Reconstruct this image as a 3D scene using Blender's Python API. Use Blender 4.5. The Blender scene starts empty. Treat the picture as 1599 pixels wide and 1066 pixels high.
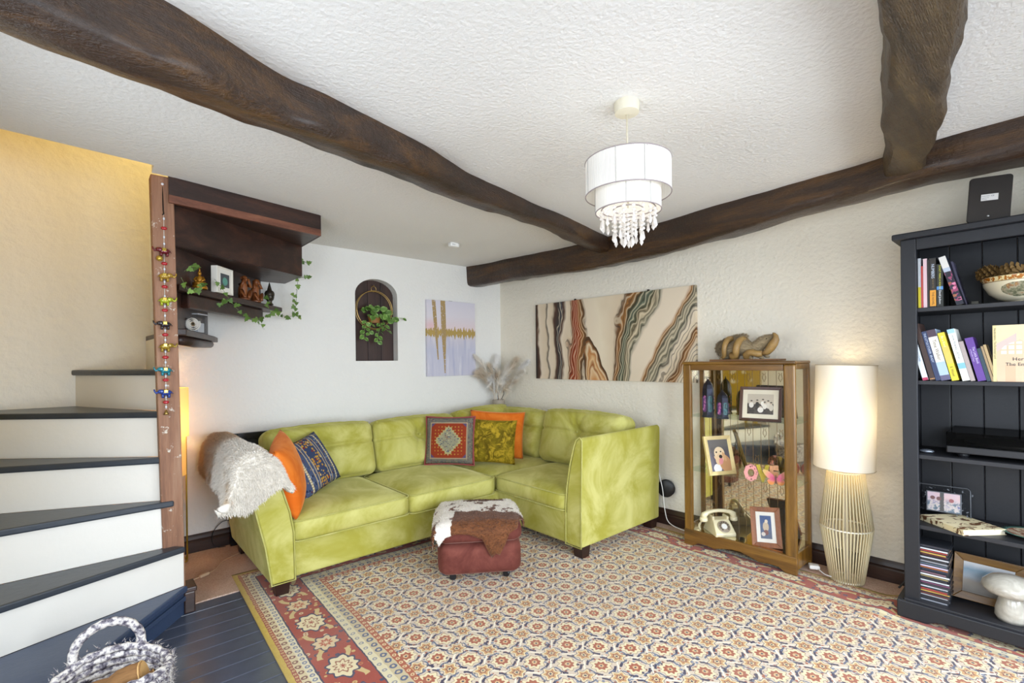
import bpy, bmesh, math, random
from mathutils import Vector, Matrix, noise as mnoise
PI = math.pi
random.seed(7)
sc = bpy.context.scene
C = sc.collection

# ------------------------------------------------------------------ camera
cd = bpy.data.cameras.new('camera'); cam = bpy.data.objects.new('camera', cd); C.objects.link(cam)
cd.sensor_width = 36.0; cd.lens = 16.773; cd.shift_y = 0.0200; cd.clip_start = 0.05; cd.clip_end = 60
cam.matrix_world = (Matrix.Translation((-3.336, -3.9706, 1.30)) @ Matrix.Rotation(math.radians(-41.365), 4, 'Z')
                    @ Matrix.Rotation(PI/2, 4, 'X') @ Matrix.Rotation(math.radians(-0.7), 4, 'Z'))
sc.camera = cam
# ------------------------------------------------------------------ light
w = bpy.data.worlds.new('overcast_sky'); sc.world = w; w.use_nodes = True
w.node_tree.nodes['Background'].inputs[0].default_value = (0.80, 0.88, 1.0, 1)
w.node_tree.nodes['Background'].inputs[1].default_value = 1.2
def area(name, loc, rot, sx, sy, power, col):
    l = bpy.data.lights.new(name, 'AREA'); l.shape = 'RECTANGLE'; l.size = sx; l.size_y = sy; l.energy = power; l.color = col; l.spread = math.radians(150)
    o = bpy.data.objects.new(name, l); C.objects.link(o); o.location = loc; o.rotation_euler = rot
    return o
def point(name, loc, power, col, r=0.04):
    l = bpy.data.lights.new(name, 'POINT'); l.energy = power; l.color = col; l.shadow_soft_size = r
    o = bpy.data.objects.new(name, l); C.objects.link(o); o.location = loc
    return o
DAY = (0.80, 0.895, 1.0)
area('daylight_front_window', (-2.75, -5.22, 1.15), (math.radians(62), 0, 0), 1.2, 1.5, 78, DAY)
area('daylight_front_window', (-0.95, -5.22, 1.15), (math.radians(62), 0, 0), 1.2, 1.5, 62, DAY)
area('daylight_side_and_fill', (-3.80, -2.35, 1.25), (math.radians(84), 0, math.radians(-90)), 1.1, 1.3, 23, DAY).data.spread = PI
area('daylight_side_and_fill', (-3.80, -4.55, 1.25), (math.radians(62), 0, math.radians(-90)), 1.1, 1.3, 34, DAY)  # added fill from a made-up window, to light the right wall
point('stairwell_bulb', (-2.78, -0.42, 3.3), 22, (1.0, 0.79, 0.29), 0.12)
vs = sc.view_settings
sc.display_settings.display_device = 'sRGB'
vs.view_transform = 'Standard'; vs.look = 'None'; vs.exposure = -0.14; vs.gamma = 1.0; vs.use_curve_mapping = False
sc.cycles.use_denoising = True
sc.cycles.max_bounces = 10; sc.cycles.diffuse_bounces = 6; sc.cycles.glossy_bounces = 4; sc.cycles.transmission_bounces = 8
sc.cycles.transparent_max_bounces = 12; sc.cycles.caustics_reflective = False; sc.cycles.caustics_refractive = False
sc.cycles.sample_clamp_indirect = 6.0

# ------------------------------------------------------------------ material tools
def srgb(h):
    h = h.lstrip('#'); v = [int(h[i:i+2], 16)/255 for i in (0, 2, 4)]
    return tuple((c/12.92 if c <= 0.04045 else ((c+0.055)/1.055)**2.4) for c in v) + (1.0,)
def col(c): return srgb(c) if isinstance(c, str) else (tuple(c) if len(c) == 4 else tuple(c) + (1.0,))
class NB:
    def __init__(s, name):
        s.m = bpy.data.materials.new(name); s.m.use_nodes = True; s.t = s.m.node_tree
        s.b = s.t.nodes['Principled BSDF']; s.tc = None
    def n(s, t, **k):
        x = s.t.nodes.new(t)
        for a, v in k.items(): setattr(x, a, v)
        return x
    def put(s, sock, v):
        if v is None: return
        if hasattr(v, 'is_linked'): s.t.links.new(v, sock)
        elif isinstance(v, str): sock.default_value = col(v)
        elif isinstance(v, (tuple, list)):
            sock.default_value = (tuple(v) + (1.0,) if (len(v) == 3 and sock.type == 'RGBA') else tuple(v))
        else: sock.default_value = v
    def co(s, which='Object'):
        if s.tc is None: s.tc = s.n('ShaderNodeTexCoord')
        return s.tc.outputs[which]
    def mapping(s, v, scale=(1, 1, 1), rot=(0, 0, 0), loc=(0, 0, 0)):
        x = s.n('ShaderNodeMapping'); s.put(x.inputs[0], v)
        x.inputs['Scale'].default_value = scale; x.inputs['Rotation'].default_value = rot; x.inputs['Location'].default_value = loc
        return x.outputs[0]
    def noise(s, v=None, scale=5, detail=3, rough=0.55, dist=0.0, out='Fac'):
        x = s.n('ShaderNodeTexNoise'); s.put(x.inputs['Vector'], v if v is not None else s.co())
        x.inputs['Scale'].default_value = scale; x.inputs['Detail'].default_value = detail
        x.inputs['Roughness'].default_value = rough; x.inputs['Distortion'].default_value = dist
        return x.outputs[out]
    def vor(s, v=None, scale=5, feature='F1', out='Distance', rnd=1.0):
        x = s.n('ShaderNodeTexVoronoi', feature=feature); s.put(x.inputs['Vector'], v if v is not None else s.co())
        x.inputs['Scale'].default_value = scale; x.inputs['Randomness'].default_value = rnd
        return x.outputs[out]
    def wave(s, v=None, scale=5, dist=2, detail=2, dscale=1, bands='X', prof='SIN'):
        x = s.n('ShaderNodeTexWave', bands_direction=bands, wave_profile=prof); s.put(x.inputs['Vector'], v if v is not None else s.co())
        x.inputs['Scale'].default_value = scale; x.inputs['Distortion'].default_value = dist
        x.inputs['Detail'].default_value = detail; x.inputs['Detail Scale'].default_value = dscale
        return x.outputs['Fac']
    def m_(s, op, a, b=None, c=None, clamp=False):
        x = s.n('ShaderNodeMath', operation=op); x.use_clamp = clamp
        s.put(x.inputs[0], a); s.put(x.inputs[1], b)
        if c is not None: s.put(x.inputs[2], c)
        return x.outputs[0]
    def add(s, a, b): return s.m_('ADD', a, b)
    def sub(s, a, b): return s.m_('SUBTRACT', a, b)
    def mul(s, a, b): return s.m_('MULTIPLY', a, b)
    def lt(s, a, b): return s.m_('LESS_THAN', a, b)
    def gt(s, a, b): return s.m_('GREATER_THAN', a, b)
    def mx(s, a, b): return s.m_('MAXIMUM', a, b)
    def mn(s, a, b): return s.m_('MINIMUM', a, b)
    def ab(s, a): return s.m_('ABSOLUTE', a)
    def band(s, v, a, b): return s.mul(s.gt(v, a), s.lt(v, b))
    def smooth(s, v, a, b, o0=0.0, o1=1.0):
        x = s.n('ShaderNodeMapRange', interpolation_type='SMOOTHSTEP'); s.put(x.inputs[0], v)
        x.inputs[1].default_value = a; x.inputs[2].default_value = b; x.inputs[3].default_value = o0; x.inputs[4].default_value = o1
        return x.outputs[0]
    def mix(s, f, a, b, blend='MIX'):
        x = s.n('ShaderNodeMix', data_type='RGBA', blend_type=blend); s.put(x.inputs['Factor'], f)
        s.put(x.inputs[6], a); s.put(x.inputs[7], b)
        return x.outputs[2]
    def ramp(s, f, stops, interp='LINEAR'):
        x = s.n('ShaderNodeValToRGB'); s.put(x.inputs[0], f); r = x.color_ramp; r.interpolation = interp
        while len(r.elements) < len(stops): r.elements.new(0.5)
        for e, (p, c) in zip(r.elements, stops): e.position = p; e.color = col(c)
        return x.outputs[0]
    def sep(s, v):
        x = s.n('ShaderNodeSeparateXYZ'); s.put(x.inputs[0], v); return x.outputs
    def comb(s, x_, y_, z_=0.0):
        x = s.n('ShaderNodeCombineXYZ'); s.put(x.inputs[0], x_); s.put(x.inputs[1], y_); s.put(x.inputs[2], z_); return x.outputs[0]
    def bump(s, h, strength=0.3, dist=0.01, nrm=None):
        x = s.n('ShaderNodeBump'); s.put(x.inputs['Height'], h)
        x.inputs['Strength'].default_value = strength; x.inputs['Distance'].default_value = dist
        if nrm is not None: s.put(x.inputs['Normal'], nrm)
        s.t.links.new(x.outputs[0], s.b.inputs['Normal']); return x.outputs[0]
    def set(s, **k):
        for a, v in k.items():
            s.put(s.b.inputs[{'color': 'Base Color', 'rough': 'Roughness', 'metal': 'Metallic', 'spec': 'Specular IOR Level', 'coat': 'Coat Weight',
                              'coat_rough': 'Coat Roughness', 'sheen': 'Sheen Weight', 'sheen_rough': 'Sheen Roughness', 'sheen_tint': 'Sheen Tint', 'emit': 'Emission Color', 'emit_s': 'Emission Strength',
                              'trans': 'Transmission Weight', 'ior': 'IOR', 'alpha': 'Alpha', 'sss': 'Subsurface Weight'}[a]], v)
        return s
MATS = {}
def simple(name, c, rough=0.55, metal=0.0, spec=0.5, vary=0.0, vscale=12, bumps=None, **k):
    if name in MATS: return MATS[name]
    b = NB(name); c = col(c)
    if vary:
        f = b.noise(scale=vscale, detail=4)
        lo = tuple(max(0, x*(1-vary)) for x in c[:3]); hi = tuple(min(1, x*(1+vary)) for x in c[:3])
        b.set(color=b.mix(f, lo + (1,), hi + (1,)))
    else: b.set(color=c)
    b.set(rough=rough, metal=metal, spec=spec, **k)
    if bumps: b.bump(b.noise(scale=bumps[0], detail=4), bumps[1], bumps[2] if len(bumps) > 2 else 0.004)
    MATS[name] = b.m; return b.m

# ------------------------------------------------------------------ object tools
def link(o, parent=None):
    C.objects.link(o)
    if parent is not None: o.parent = parent
    return o
def tag(o, label, cat, group=None, kind=None):
    o['label'] = label
    if cat: o['category'] = cat
    if group: o['group'] = group
    if kind: o['kind'] = kind
    return o
def struct(o, label=None):
    o['kind'] = 'structure'
    if label: o['label'] = label
    return o
def thing(name, label, cat, loc=(0, 0, 0), rot=(0, 0, 0), group=None):
    o = bpy.data.objects.new(name, None); o.empty_display_size = 0.05; C.objects.link(o)
    o.location = loc; o.rotation_euler = rot if isinstance(rot, (tuple, list)) else (0, 0, rot)
    return tag(o, label, cat, group)
def mesh(name, verts, faces, mat, parent=None, smooth=False, loc=None, rot=None):
    me = bpy.data.meshes.new(name); me.from_pydata([tuple(v) for v in verts], [], [tuple(f) for f in faces]); me.validate()
    for m in (mat if isinstance(mat, (list, tuple)) else [mat]): me.materials.append(m)
    if smooth is True: me.polygons.foreach_set('use_smooth', [True]*len(me.polygons))
    o = bpy.data.objects.new(name, me); link(o, parent)
    if loc is not None: o.location = loc
    if rot is not None: o.rotation_euler = rot if isinstance(rot, (tuple, list)) else (0, 0, rot)
    return o
def share(o, name, parent, loc=(0, 0, 0), rot=(0, 0, 0), scale=(1, 1, 1)):
    d = bpy.data.objects.new(name, o.data if hasattr(o, 'data') else o); link(d, parent)
    d.location = loc; d.rotation_euler = rot if isinstance(rot, (tuple, list)) else (0, 0, rot); d.scale = scale
    return d
class G:
    """collects shapes into one mesh"""
    def __init__(s): s.v = []; s.f = []
    def raw(s, v, f, M=None):
        k = len(s.v); s.v += [tuple(M @ Vector(p)) if M else tuple(p) for p in v]; s.f += [tuple(i+k for i in q) for q in f]; return s
    def box(s, x0, y0, z0, x1, y1, z1, M=None):
        v = [(x0, y0, z0), (x1, y0, z0), (x1, y1, z0), (x0, y1, z0), (x0, y0, z1), (x1, y0, z1), (x1, y1, z1), (x0, y1, z1)]
        return s.raw(v, [(0, 3, 2, 1), (4, 5, 6, 7), (0, 1, 5, 4), (1, 2, 6, 5), (2, 3, 7, 6), (3, 0, 4, 7)], M)
    def prism(s, poly, z0, z1, M=None):
        n = len(poly); v = [(x, y, z0) for x, y in poly] + [(x, y, z1) for x, y in poly]
        a = sum(poly[i][0]*poly[(i+1) % n][1]-poly[(i+1) % n][0]*poly[i][1] for i in range(n))
        f = [tuple(range(n))[::-1], tuple(range(n, 2*n))] + [(i, (i+1) % n, n+(i+1) % n, n+i) for i in range(n)]
        if a < 0: f = [q[::-1] for q in f]
        return s.raw(v, f, M)
    def lathe(s, prof, seg=24, M=None, cap=True):
        v = []; f = []; m = len(prof)
        for i in range(seg):
            a = 2*PI*i/seg
            for r, z in prof: v.append((r*math.cos(a), r*math.sin(a), z))
        for i in range(seg):
            j = (i+1) % seg
            for k in range(m-1): f.append((i*m+k, j*m+k, j*m+k+1, i*m+k+1))
        if cap:
            if prof[0][0] > 1e-5: f.append(tuple(i*m for i in range(seg))[::-1])
            if prof[-1][0] > 1e-5: f.append(tuple(i*m+m-1 for i in range(seg)))
        return s.raw(v, f, M)
    def tube(s, pts, r, seg=8, M=None, closed=False, cap=True):
        pts = [Vector(p) for p in pts]; n = len(pts); rs = r if isinstance(r, (list, tuple)) else [r]*n
        v = []; f = []; up = None
        for i, p in enumerate(pts):
            if closed: t = (pts[(i+1) % n]-pts[i-1])
            else: t = pts[min(i+1, n-1)]-pts[max(i-1, 0)]
            t.normalize()
            if up is None:
                up = Vector((0, 0, 1)) if abs(t.z) < 0.9 else Vector((1, 0, 0))
            sd = t.cross(up)
            if sd.length < 1e-5: sd = t.cross(Vector((0.3, 1, 0.2)))
            sd.normalize(); up = sd.cross(t).normalized()
            for k in range(seg):
                a = 2*PI*k/seg; v.append(p + (sd*math.cos(a)+up*math.sin(a))*rs[i])
        for i in range(n if closed else n-1):
            j = (i+1) % n
            for k in range(seg): f.append((i*seg+k, i*seg+(k+1) % seg, j*seg+(k+1) % seg, j*seg+k))
        if cap and not closed: f.append(tuple(range(seg))[::-1]); f.append(tuple((n-1)*seg+k for k in range(seg)))
        return s.raw(v, f, M)
    def ball(s, c, r, seg=12, ring=8, M=None):
        rx, ry, rz = r if isinstance(r, (tuple, list)) else (r, r, r)
        prof = [(max(0.0, math.sin(PI*k/ring)), -math.cos(PI*k/ring)) for k in range(ring+1)]
        v = []; f = []; m = ring+1
        for i in range(seg):
            a = 2*PI*i/seg
            for q, z in prof: v.append((c[0]+rx*q*math.cos(a), c[1]+ry*q*math.sin(a), c[2]+rz*z))
        for i in range(seg):
            j = (i+1) % seg
            for k in range(ring): f.append((i*m+k, j*m+k, j*m+k+1, i*m+k+1))
        return s.raw(v, f, M)
    def obj(s, name, mat, parent=None, smooth=False, loc=None, rot=None, bevel=None, seg=2, auto=None):
        o = mesh(name, s.v, s.f, mat, parent, smooth is True, loc, rot)
        bm = bmesh.new(); bm.from_mesh(o.data); bmesh.ops.remove_doubles(bm, verts=bm.verts, dist=1e-6)
        bmesh.ops.recalc_face_normals(bm, faces=bm.faces)
        if smooth == 'auto':
            for fc in bm.faces: fc.smooth = True
            for e in bm.edges:
                if len(e.link_faces) == 2 and e.calc_face_angle(0) > math.radians(auto or 40): e.smooth = False
        bm.to_mesh(o.data); bm.free()
        if bevel:
            md = o.modifiers.new('soft_edges', 'BEVEL'); md.width = bevel; md.segments = seg; md.limit_method = 'ANGLE'; md.angle_limit = math.radians(40)
            md.harden_normals = False
        return o
def boxo(name, x0, y0, z0, x1, y1, z1, mat, parent=None, bevel=None, loc=None, rot=None, seg=2):
    return G().box(min(x0, x1), min(y0, y1), min(z0, z1), max(x0, x1), max(y0, y1), max(z0, z1)).obj(name, mat, parent, bevel=bevel, loc=loc, rot=rot, seg=seg)
def rbox(size, r, n=10, fn=None):
    """rounded box centred on 0, fn(p, unit) may deform; returns verts, faces"""
    bm = bmesh.new(); bmesh.ops.create_cube(bm, size=2.0)
    bmesh.ops.subdivide_edges(bm, edges=bm.edges[:], cuts=n-1, use_grid_fill=True)
    hx, hy, hz = size[0]/2, size[1]/2, size[2]/2; r = min(r, hx, hy, hz)
    for v in bm.verts:
        u = v.co.copy(); p = Vector((u.x*hx, u.y*hy, u.z*hz))
        # pull grid lines towards the edges so the rounding is smooth
        q = Vector((max(-hx+r, min(hx-r, p.x)), max(-hy+r, min(hy-r, p.y)), max(-hz+r, min(hz-r, p.z))))
        d = p-q
        if d.length > 1e-9:
            mxc = max(abs(d.x), abs(d.y), abs(d.z)); d = d.normalized()*mxc
        p = q+d
        if fn: p = fn(p, u)
        v.co = p
    bm.verts.index_update()
    V = [v.co.copy() for v in bm.verts]; F = [[v.index for v in f.verts] for f in bm.faces]; bm.free()
    return V, F
def text(name, body, size, mat, parent, loc, rot, ext=0.0003, align='LEFT', spacing=1.0, fat=0.0):
    cu = bpy.data.curves.new(name, 'FONT'); cu.body = body; cu.size = size; cu.extrude = ext; cu.offset = fat; cu.align_x = align; cu.resolution_u = 2; cu.space_character = spacing
    t = bpy.data.objects.new(name, cu); C.objects.link(t)
    dg = bpy.context.evaluated_depsgraph_get(); me = bpy.data.meshes.new_from_object(t.evaluated_get(dg))
    C.objects.unlink(t); bpy.data.objects.remove(t); me.materials.clear(); me.materials.append(mat)
    o = bpy.data.objects.new(name, me); link(o, parent); o.location = loc; o.rotation_euler = rot
    return o
def fbm(x, y, z=0.0): return mnoise.noise(Vector((x, y, z)))
def fur(name, faces_pts, count, length, mat, parent, droop=0.6, width=0.0016, seed=1, lean=None, jitter=0.5):
    """strands on a list of (p0,p1,p2,normal,weight) triangles -> one mesh"""
    rnd = random.Random(seed); g = G(); tot = [0.0]
    for t in faces_pts: tot.append(tot[-1]+((t[1]-t[0]).cross(t[2]-t[0]).length)*t[4])
    import bisect
    for _ in range(count):
        k = min(len(faces_pts)-1, max(0, bisect.bisect(tot, rnd.random()*tot[-1])-1)); p0, p1, p2, n, w_ = faces_pts[k]
        a, b = rnd.random(), rnd.random()
        if a+b > 1: a, b = 1-a, 1-b
        p = p0+(p1-p0)*a+(p2-p0)*b
        L = length*(0.6+0.7*rnd.random())
        d = (n + Vector((rnd.uniform(-1, 1), rnd.uniform(-1, 1), rnd.uniform(-1, 1)))*jitter + (lean or Vector((0, 0, 0)))).normalized()
        sd = d.cross(Vector((rnd.uniform(-1, 1), rnd.uniform(-1, 1), rnd.uniform(-1, 1)))).normalized()*width
        m = p+d*L*0.55; e = p+d*L*0.9+Vector((0, 0, -1))*L*droop
        g.raw([p-sd, p+sd, m+sd*0.8, m-sd*0.8, e], [(0, 1, 2, 3), (3, 2, 4)])
    return g.obj(name, mat, parent, smooth=True)
def tris_of(o, wfn=None):
    out = []
    for p in o.data.polygons:
        vs_ = [o.data.vertices[i].co.copy() for i in p.vertices]
        for k in range(1, len(vs_)-1):
            c = (vs_[0]+vs_[k]+vs_[k+1])/3
            out.append((vs_[0], vs_[k], vs_[k+1], p.normal.copy(), wfn(c, p.normal) if wfn else 1.0))
    return out
# ------------------------------------------------------------------ surface materials
def plaster(name, c, coarse, strength, warm=0.04):
    b = NB(name); co = b.co()
    f = b.noise(scale=1.3, detail=3)
    c0 = col(c); c1 = tuple(x*(1-warm) for x in c0[:3])
    b.set(color=b.mix(f, c1 + (1,), c0), rough=0.92, spec=0.2)
    h = b.add(b.mul(b.noise(co, coarse, 6, 0.62), 1.0), b.mul(b.vor(co, coarse*0.8, 'SMOOTH_F1'), 0.6))
    b.bump(h, strength, 0.012)
    return b.m
M_WALL = plaster('white_painted_plaster', '#EEECE7', 55, 0.42)
M_WALLR = plaster('roughcast_cream_plaster', '#F1EADA', 52, 0.55)
M_CEIL = plaster('stippled_white_ceiling', '#ECEAE6', 75, 0.42)
M_STAIRWALL = plaster('cream_stairwell_plaster', '#ECE6DA', 22, 0.5)
def wood(name, dark, mid, light, rough=0.4, scale=1.0, axis='X', coat=0.0, bump=0.25, worn=None, grain=26, spec=0.5):
    b = NB(name); co = b.co()
    st = {'X': (0.35, 5, 5), 'Y': (5, 0.35, 5), 'Z': (5, 5, 0.35)}[axis]
    v = b.mapping(co, tuple(s*scale for s in st))
    f = b.noise(v, 2.2, 5, 0.6, 0.6); g = b.noise(v, grain, 4, 0.6)
    c = b.ramp(b.add(b.mul(f, 0.75), b.mul(g, 0.28)), [(0.30, dark), (0.52, mid), (0.78, light)])
    if worn: c = b.mix(b.smooth(b.noise(co, worn[1], 6, 0.7), worn[2], worn[2]+0.07), c, worn[0])
    b.set(color=c, rough=b.add(rough-0.08, b.mul(g, 0.2)), spec=spec, coat=coat, coat_rough=0.25)
    h = b.add(f, b.mul(g, 0.5))
    if bump > 0.65: h = b.add(b.mul(h, 0.6), b.add(b.mul(b.noise(co, 34, 5, 0.7), 0.9), b.mul(b.noise(b.mapping(co, tuple(s*9 for s in st)), 6, 3), 0.5)))
    b.bump(h, bump, 0.006 if bump < 0.65 else 0.014)
    return b.m
M_BEAM = wood('dark_varnished_oak_beam', '#170C06', '#35200F', '#6A471B', 0.36, 1.0, 'X', 0.32, 0.7)
M_BEAMY = wood('dark_varnished_oak_beam_long', '#170C06', '#35200F', '#6A471B', 0.36, 1.0, 'Y', 0.32, 0.7)
M_BEAMW = wood('worn_brown_oak_beam', '#241A0E', '#4A3820', '#6E5834', 0.45, 1.6, 'X', 0.15, 1.0)
M_SKIRT = wood('dark_stained_skirting', '#1E120C', '#33201A', '#4C3226', 0.35, 1.0, 'X', 0.2, 0.1)
M_SKIRTY = wood('dark_stained_skirting_long', '#1E120C', '#33201A', '#4C3226', 0.35, 1.0, 'Y', 0.2, 0.1)
M_STAIRWOOD = wood('dark_stained_stair_timber', '#1D100B', '#34201A', '#553325', 0.42, 1.2, 'X', 0.15, 0.3, ('#8A6A55', 46, 0.735))
M_STAIREDGE = wood('red_brown_stair_edge', '#4A2A1E', '#7A4A36', '#96654A', 0.5, 1.2, 'X', 0.0, 0.2)
M_POST = wood('worn_red_brown_post', '#6A4634', '#93694F', '#AE8B70', 0.65, 1.4, 'Z', 0.0, 0.5, ('#D8CFC0', 18, 0.60))
M_NICHE = wood('dark_niche_boards', '#21130F', '#38231C', '#4C3228', 0.5, 1.3, 'Z', 0.0, 0.3)
M_TREAD = simple('slate_blue_gloss_tread_paint', '#343A42', 0.33, vary=0.25, vscale=9, bumps=(30, 0.25))
M_STEP1 = simple('blue_gloss_step_paint', '#3B4A66', 0.3, vary=0.15, vscale=6, bumps=(30, 0.2))
M_RISER = simple('white_gloss_riser_paint', '#EDE8DE', 0.45, vary=0.03, vscale=5, bumps=(14, 0.25, 0.006))
M_PLANK = simple('blue_black_gloss_floor_paint', '#4A4F5E', 0.24, vary=0.3, vscale=7, bumps=(24, 0.25))

def carpet_mat():
    b = NB('beige_loop_carpet'); co = b.co()
    v = b.mapping(co, (1, 1, 1), (0, 0, 0.35))
    h = b.vor(v, 110, 'F1', rnd=0.35)
    b.set(color=b.mix(b.add(b.mul(h, 0.9), b.mul(b.noise(co, 4), 0.3)), '#EAD2BF', '#B4907C'), rough=1.0, spec=0.1)
    b.bump(h, 1.0, 0.004); return b.m
M_CARPET = carpet_mat()

# ------------------------------------------------------------------ structure
HC = 2.28
WX = lambda y: -0.036*y            # right wall runs very slightly out of square
X0, Y0 = -3.85, -5.3
# floor slab, painted boards, loop carpet by the wall
fl = boxo('floor', X0, Y0, -0.12, 0.3, 0.15, -0.022, simple('floor_substrate', '#1B1A1C', 0.8)); struct(fl)
y = -0.86; k = 0
pw = 0.106
plank0 = None
while y > Y0+0.02:
    yy = max(y-pw, Y0)
    if plank0 is None:
        plank0 = boxo('plank', X0, -pw+0.0035, 0, 0.25, 0, 0.022, M_PLANK, fl, bevel=0.003, loc=(0, y, -0.022))
    else:
        share(plank0, 'plank', fl, (0, y, -0.022)).modifiers.new('soft_edges', 'BEVEL').width = 0.003
    y -= pw
cp = G().prism([(-3.0, 0.0), (-3.0, -0.868), (-2.86, -0.858), (-2.70, -0.862), (-2.4, -0.87), (0.14, -0.87), (0.14, -4.2), (0.16, -4.2), (0.16, 0.0)], -0.022, 0.006).obj('floor_carpet', M_CARPET)
struct(cp, 'beige loop pile carpet strip along the wall behind the sofa')
# carpet also runs along the right-hand wall
cp2 = G().box(-0.2, -4.4, -0.0215, 0.16, -0.9, 0.0055).obj('floor_carpet', M_CARPET); struct(cp2, 'beige loop carpet strip beneath the lamp and cabinet')

# back wall with arched niche
def niche_outline(n=18):
    cx, hw, zs, hh = -1.431, 0.2, 1.905, 0.145
    pts = [(cx-hw, 1.325), (cx+hw, 1.325)]
    for i in range(n+1):
        a = PI*i/n; pts.append((cx+hw*math.cos(a), zs+hh*math.sin(a)))
    return pts
def wall_with_holes(name, outer, holes, mat, to3, depth_dir, depth=0.12):
    bm = bmesh.new()
    def loop(pts):
        vs_ = [bm.verts.new(to3(*p)) for p in pts]
        return [bm.edges.new((vs_[i], vs_[(i+1) % len(vs_)])) for i in range(len(vs_))]
    es = loop(outer)
    for h in holes: es += loop(h)
    bmesh.ops.triangle_fill(bm, use_beauty=True, use_dissolve=False, edges=es)
    r = bmesh.ops.extrude_face_region(bm, geom=bm.faces[:])
    bmesh.ops.translate(bm, verts=[g for g in r['geom'] if isinstance(g, bmesh.types.BMVert)], vec=Vector(depth_dir)*depth)
    bmesh.ops.recalc_face_normals(bm, faces=bm.faces)
    me = bpy.data.meshes.new(name); bm.to_mesh(me); bm.free(); me.materials.append(mat)
    o = bpy.data.objects.new(name, me); link(o); return struct(o)
nic = niche_outline()
wb = wall_with_holes('wall_back', [(-3.04, -0.1), (0.15, -0.1), (0.15, 2.45), (-3.04, 2.45)], [nic], M_WALL, lambda a, b: (a, 0.0, b), (0, 1, 0), 0.12)
wbs = boxo('wall_back', X0-0.1, 0.0, -0.1, -3.04, 0.12, 4.6, M_STAIRWALL); struct(wbs)
wbu = boxo('wall_back', -3.04, 0.0, 2.45, -2.0, 0.12, 4.6, M_STAIRWALL); struct(wbu)
# boards at the back of the niche
xs = [-1.66, -1.605, -1.478, -1.352, -1.2]
for i in range(4):
    boxo('plank', xs[i]+0.0015, 0.085, 1.30, xs[i+1]-0.0015, 0.105, 2.10, M_NICHE, wb, bevel=0.004)
# right wall, front wall with two windows, left wall with one plus an added one
G().raw([(WX(0.13), 0.13, -0.1), (WX(Y0), Y0, -0.1), (WX(Y0), Y0, 2.45), (WX(0.13), 0.13, 2.45)] + [(WX(0.13)+0.12, 0.13, -0.1), (WX(Y0)+0.12, Y0, -0.1), (WX(Y0)+0.12, Y0, 2.45), (WX(0.13)+0.12, 0.13, 2.45)],
        [(0, 1, 2, 3), (4, 7, 6, 5), (0, 4, 5, 1), (1, 5, 6, 2), (2, 6, 7, 3), (3, 7, 4, 0)]).obj('wall_right', M_WALLR)
struct(bpy.data.objects['wall_right'])
wins = [(-3.35, -2.15, 0.38, 1.92), (-1.55, -0.35, 0.38, 1.92)]
rect = lambda a: [(a[0], a[2]), (a[1], a[2]), (a[1], a[3]), (a[0], a[3])]
wall_with_holes('wall_front', [(X0-0.1, -0.1), (0.4, -0.1), (0.4, 2.45), (X0-0.1, 2.45)], [rect(a) for a in wins], M_WALL, lambda a, b: (a, Y0, b), (0, -1, 0), 0.16)
lw = (-2.95, -1.75, 0.58, 1.92); lw_fill = (-5.15, -3.95, 0.58, 1.92)  # second opening is made up, added to brighten the right wall
wall_with_holes('wall_left', [(Y0, -0.1), (-1.18, -0.1), (-1.18, 2.45), (Y0, 2.45)], [rect(lw), rect(lw_fill)], M_WALL, lambda a, b: (X0, a, b), (-1, 0, 0), 0.16)
def damask():
    b = NB('mustard_blossom_wallpaper'); co = b.co(); s_ = b.sep(co)
    v = b.comb(s_[1], s_[2], 0.0)
    d = b.vor(v, 5.5, 'F1'); n_ = b.noise(v, 28, 4, 0.6)
    f = b.lt(b.add(d, b.mul(n_, 0.35)), 0.46)
    b.set(color=b.mix(f, '#C2A540', '#E9E2CC'), rough=0.9, spec=0.2); return b.m
wl2 = boxo('wall_left', X0-0.12, -1.18, -0.1, X0, 0.12, 4.6, damask()); struct(wl2)
M_WINF = simple('white_window_paint', '#EFEDE8', 0.4)
def window(name, at, w_, h_):
    e = bpy.data.objects.new(name, None); C.objects.link(e); struct(e)
    e.matrix_world = at
    fr = G()
    fr.box(0, -0.05, 0, 0.06, 0.03, h_).box(w_-0.06, -0.05, 0, w_, 0.03, h_).box(0.06, -0.05, 0, w_-0.06, 0.03, 0.06).box(0.06, -0.05, h_-0.06, w_-0.06, 0.03, h_)
    fr.box(w_/2-0.03, -0.04, 0.06, w_/2+0.03, 0.02, h_-0.06).box(0.06, -0.03, h_/2-0.015, w_/2-0.03, 0.01, h_/2+0.015).box(w_/2+0.03, -0.03, h_/2-0.015, w_-0.06, 0.01, h_/2+0.015)
    fr.obj('window_frame', M_WINF, e)
    G().box(-0.05, -0.16, -0.04, w_+0.05, 0.0, 0.0).obj('window_sill', M_WINF, e)
    return e
for i, a in enumerate(wins): window('window_%d' % (i+1), Matrix.Translation((a[0], Y0-0.09, a[2])) @ Matrix.Identity(4), a[1]-a[0], a[3]-a[2])
for i, a in enumerate((lw, lw_fill)): window('window_%d' % (i+3), Matrix.Translation((X0-0.09, a[1], a[2])) @ Matrix.Rotation(-PI/2, 4, 'Z'), a[1]-a[0], a[3]-a[2])  # the last is the unseen window added for fill light

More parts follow.
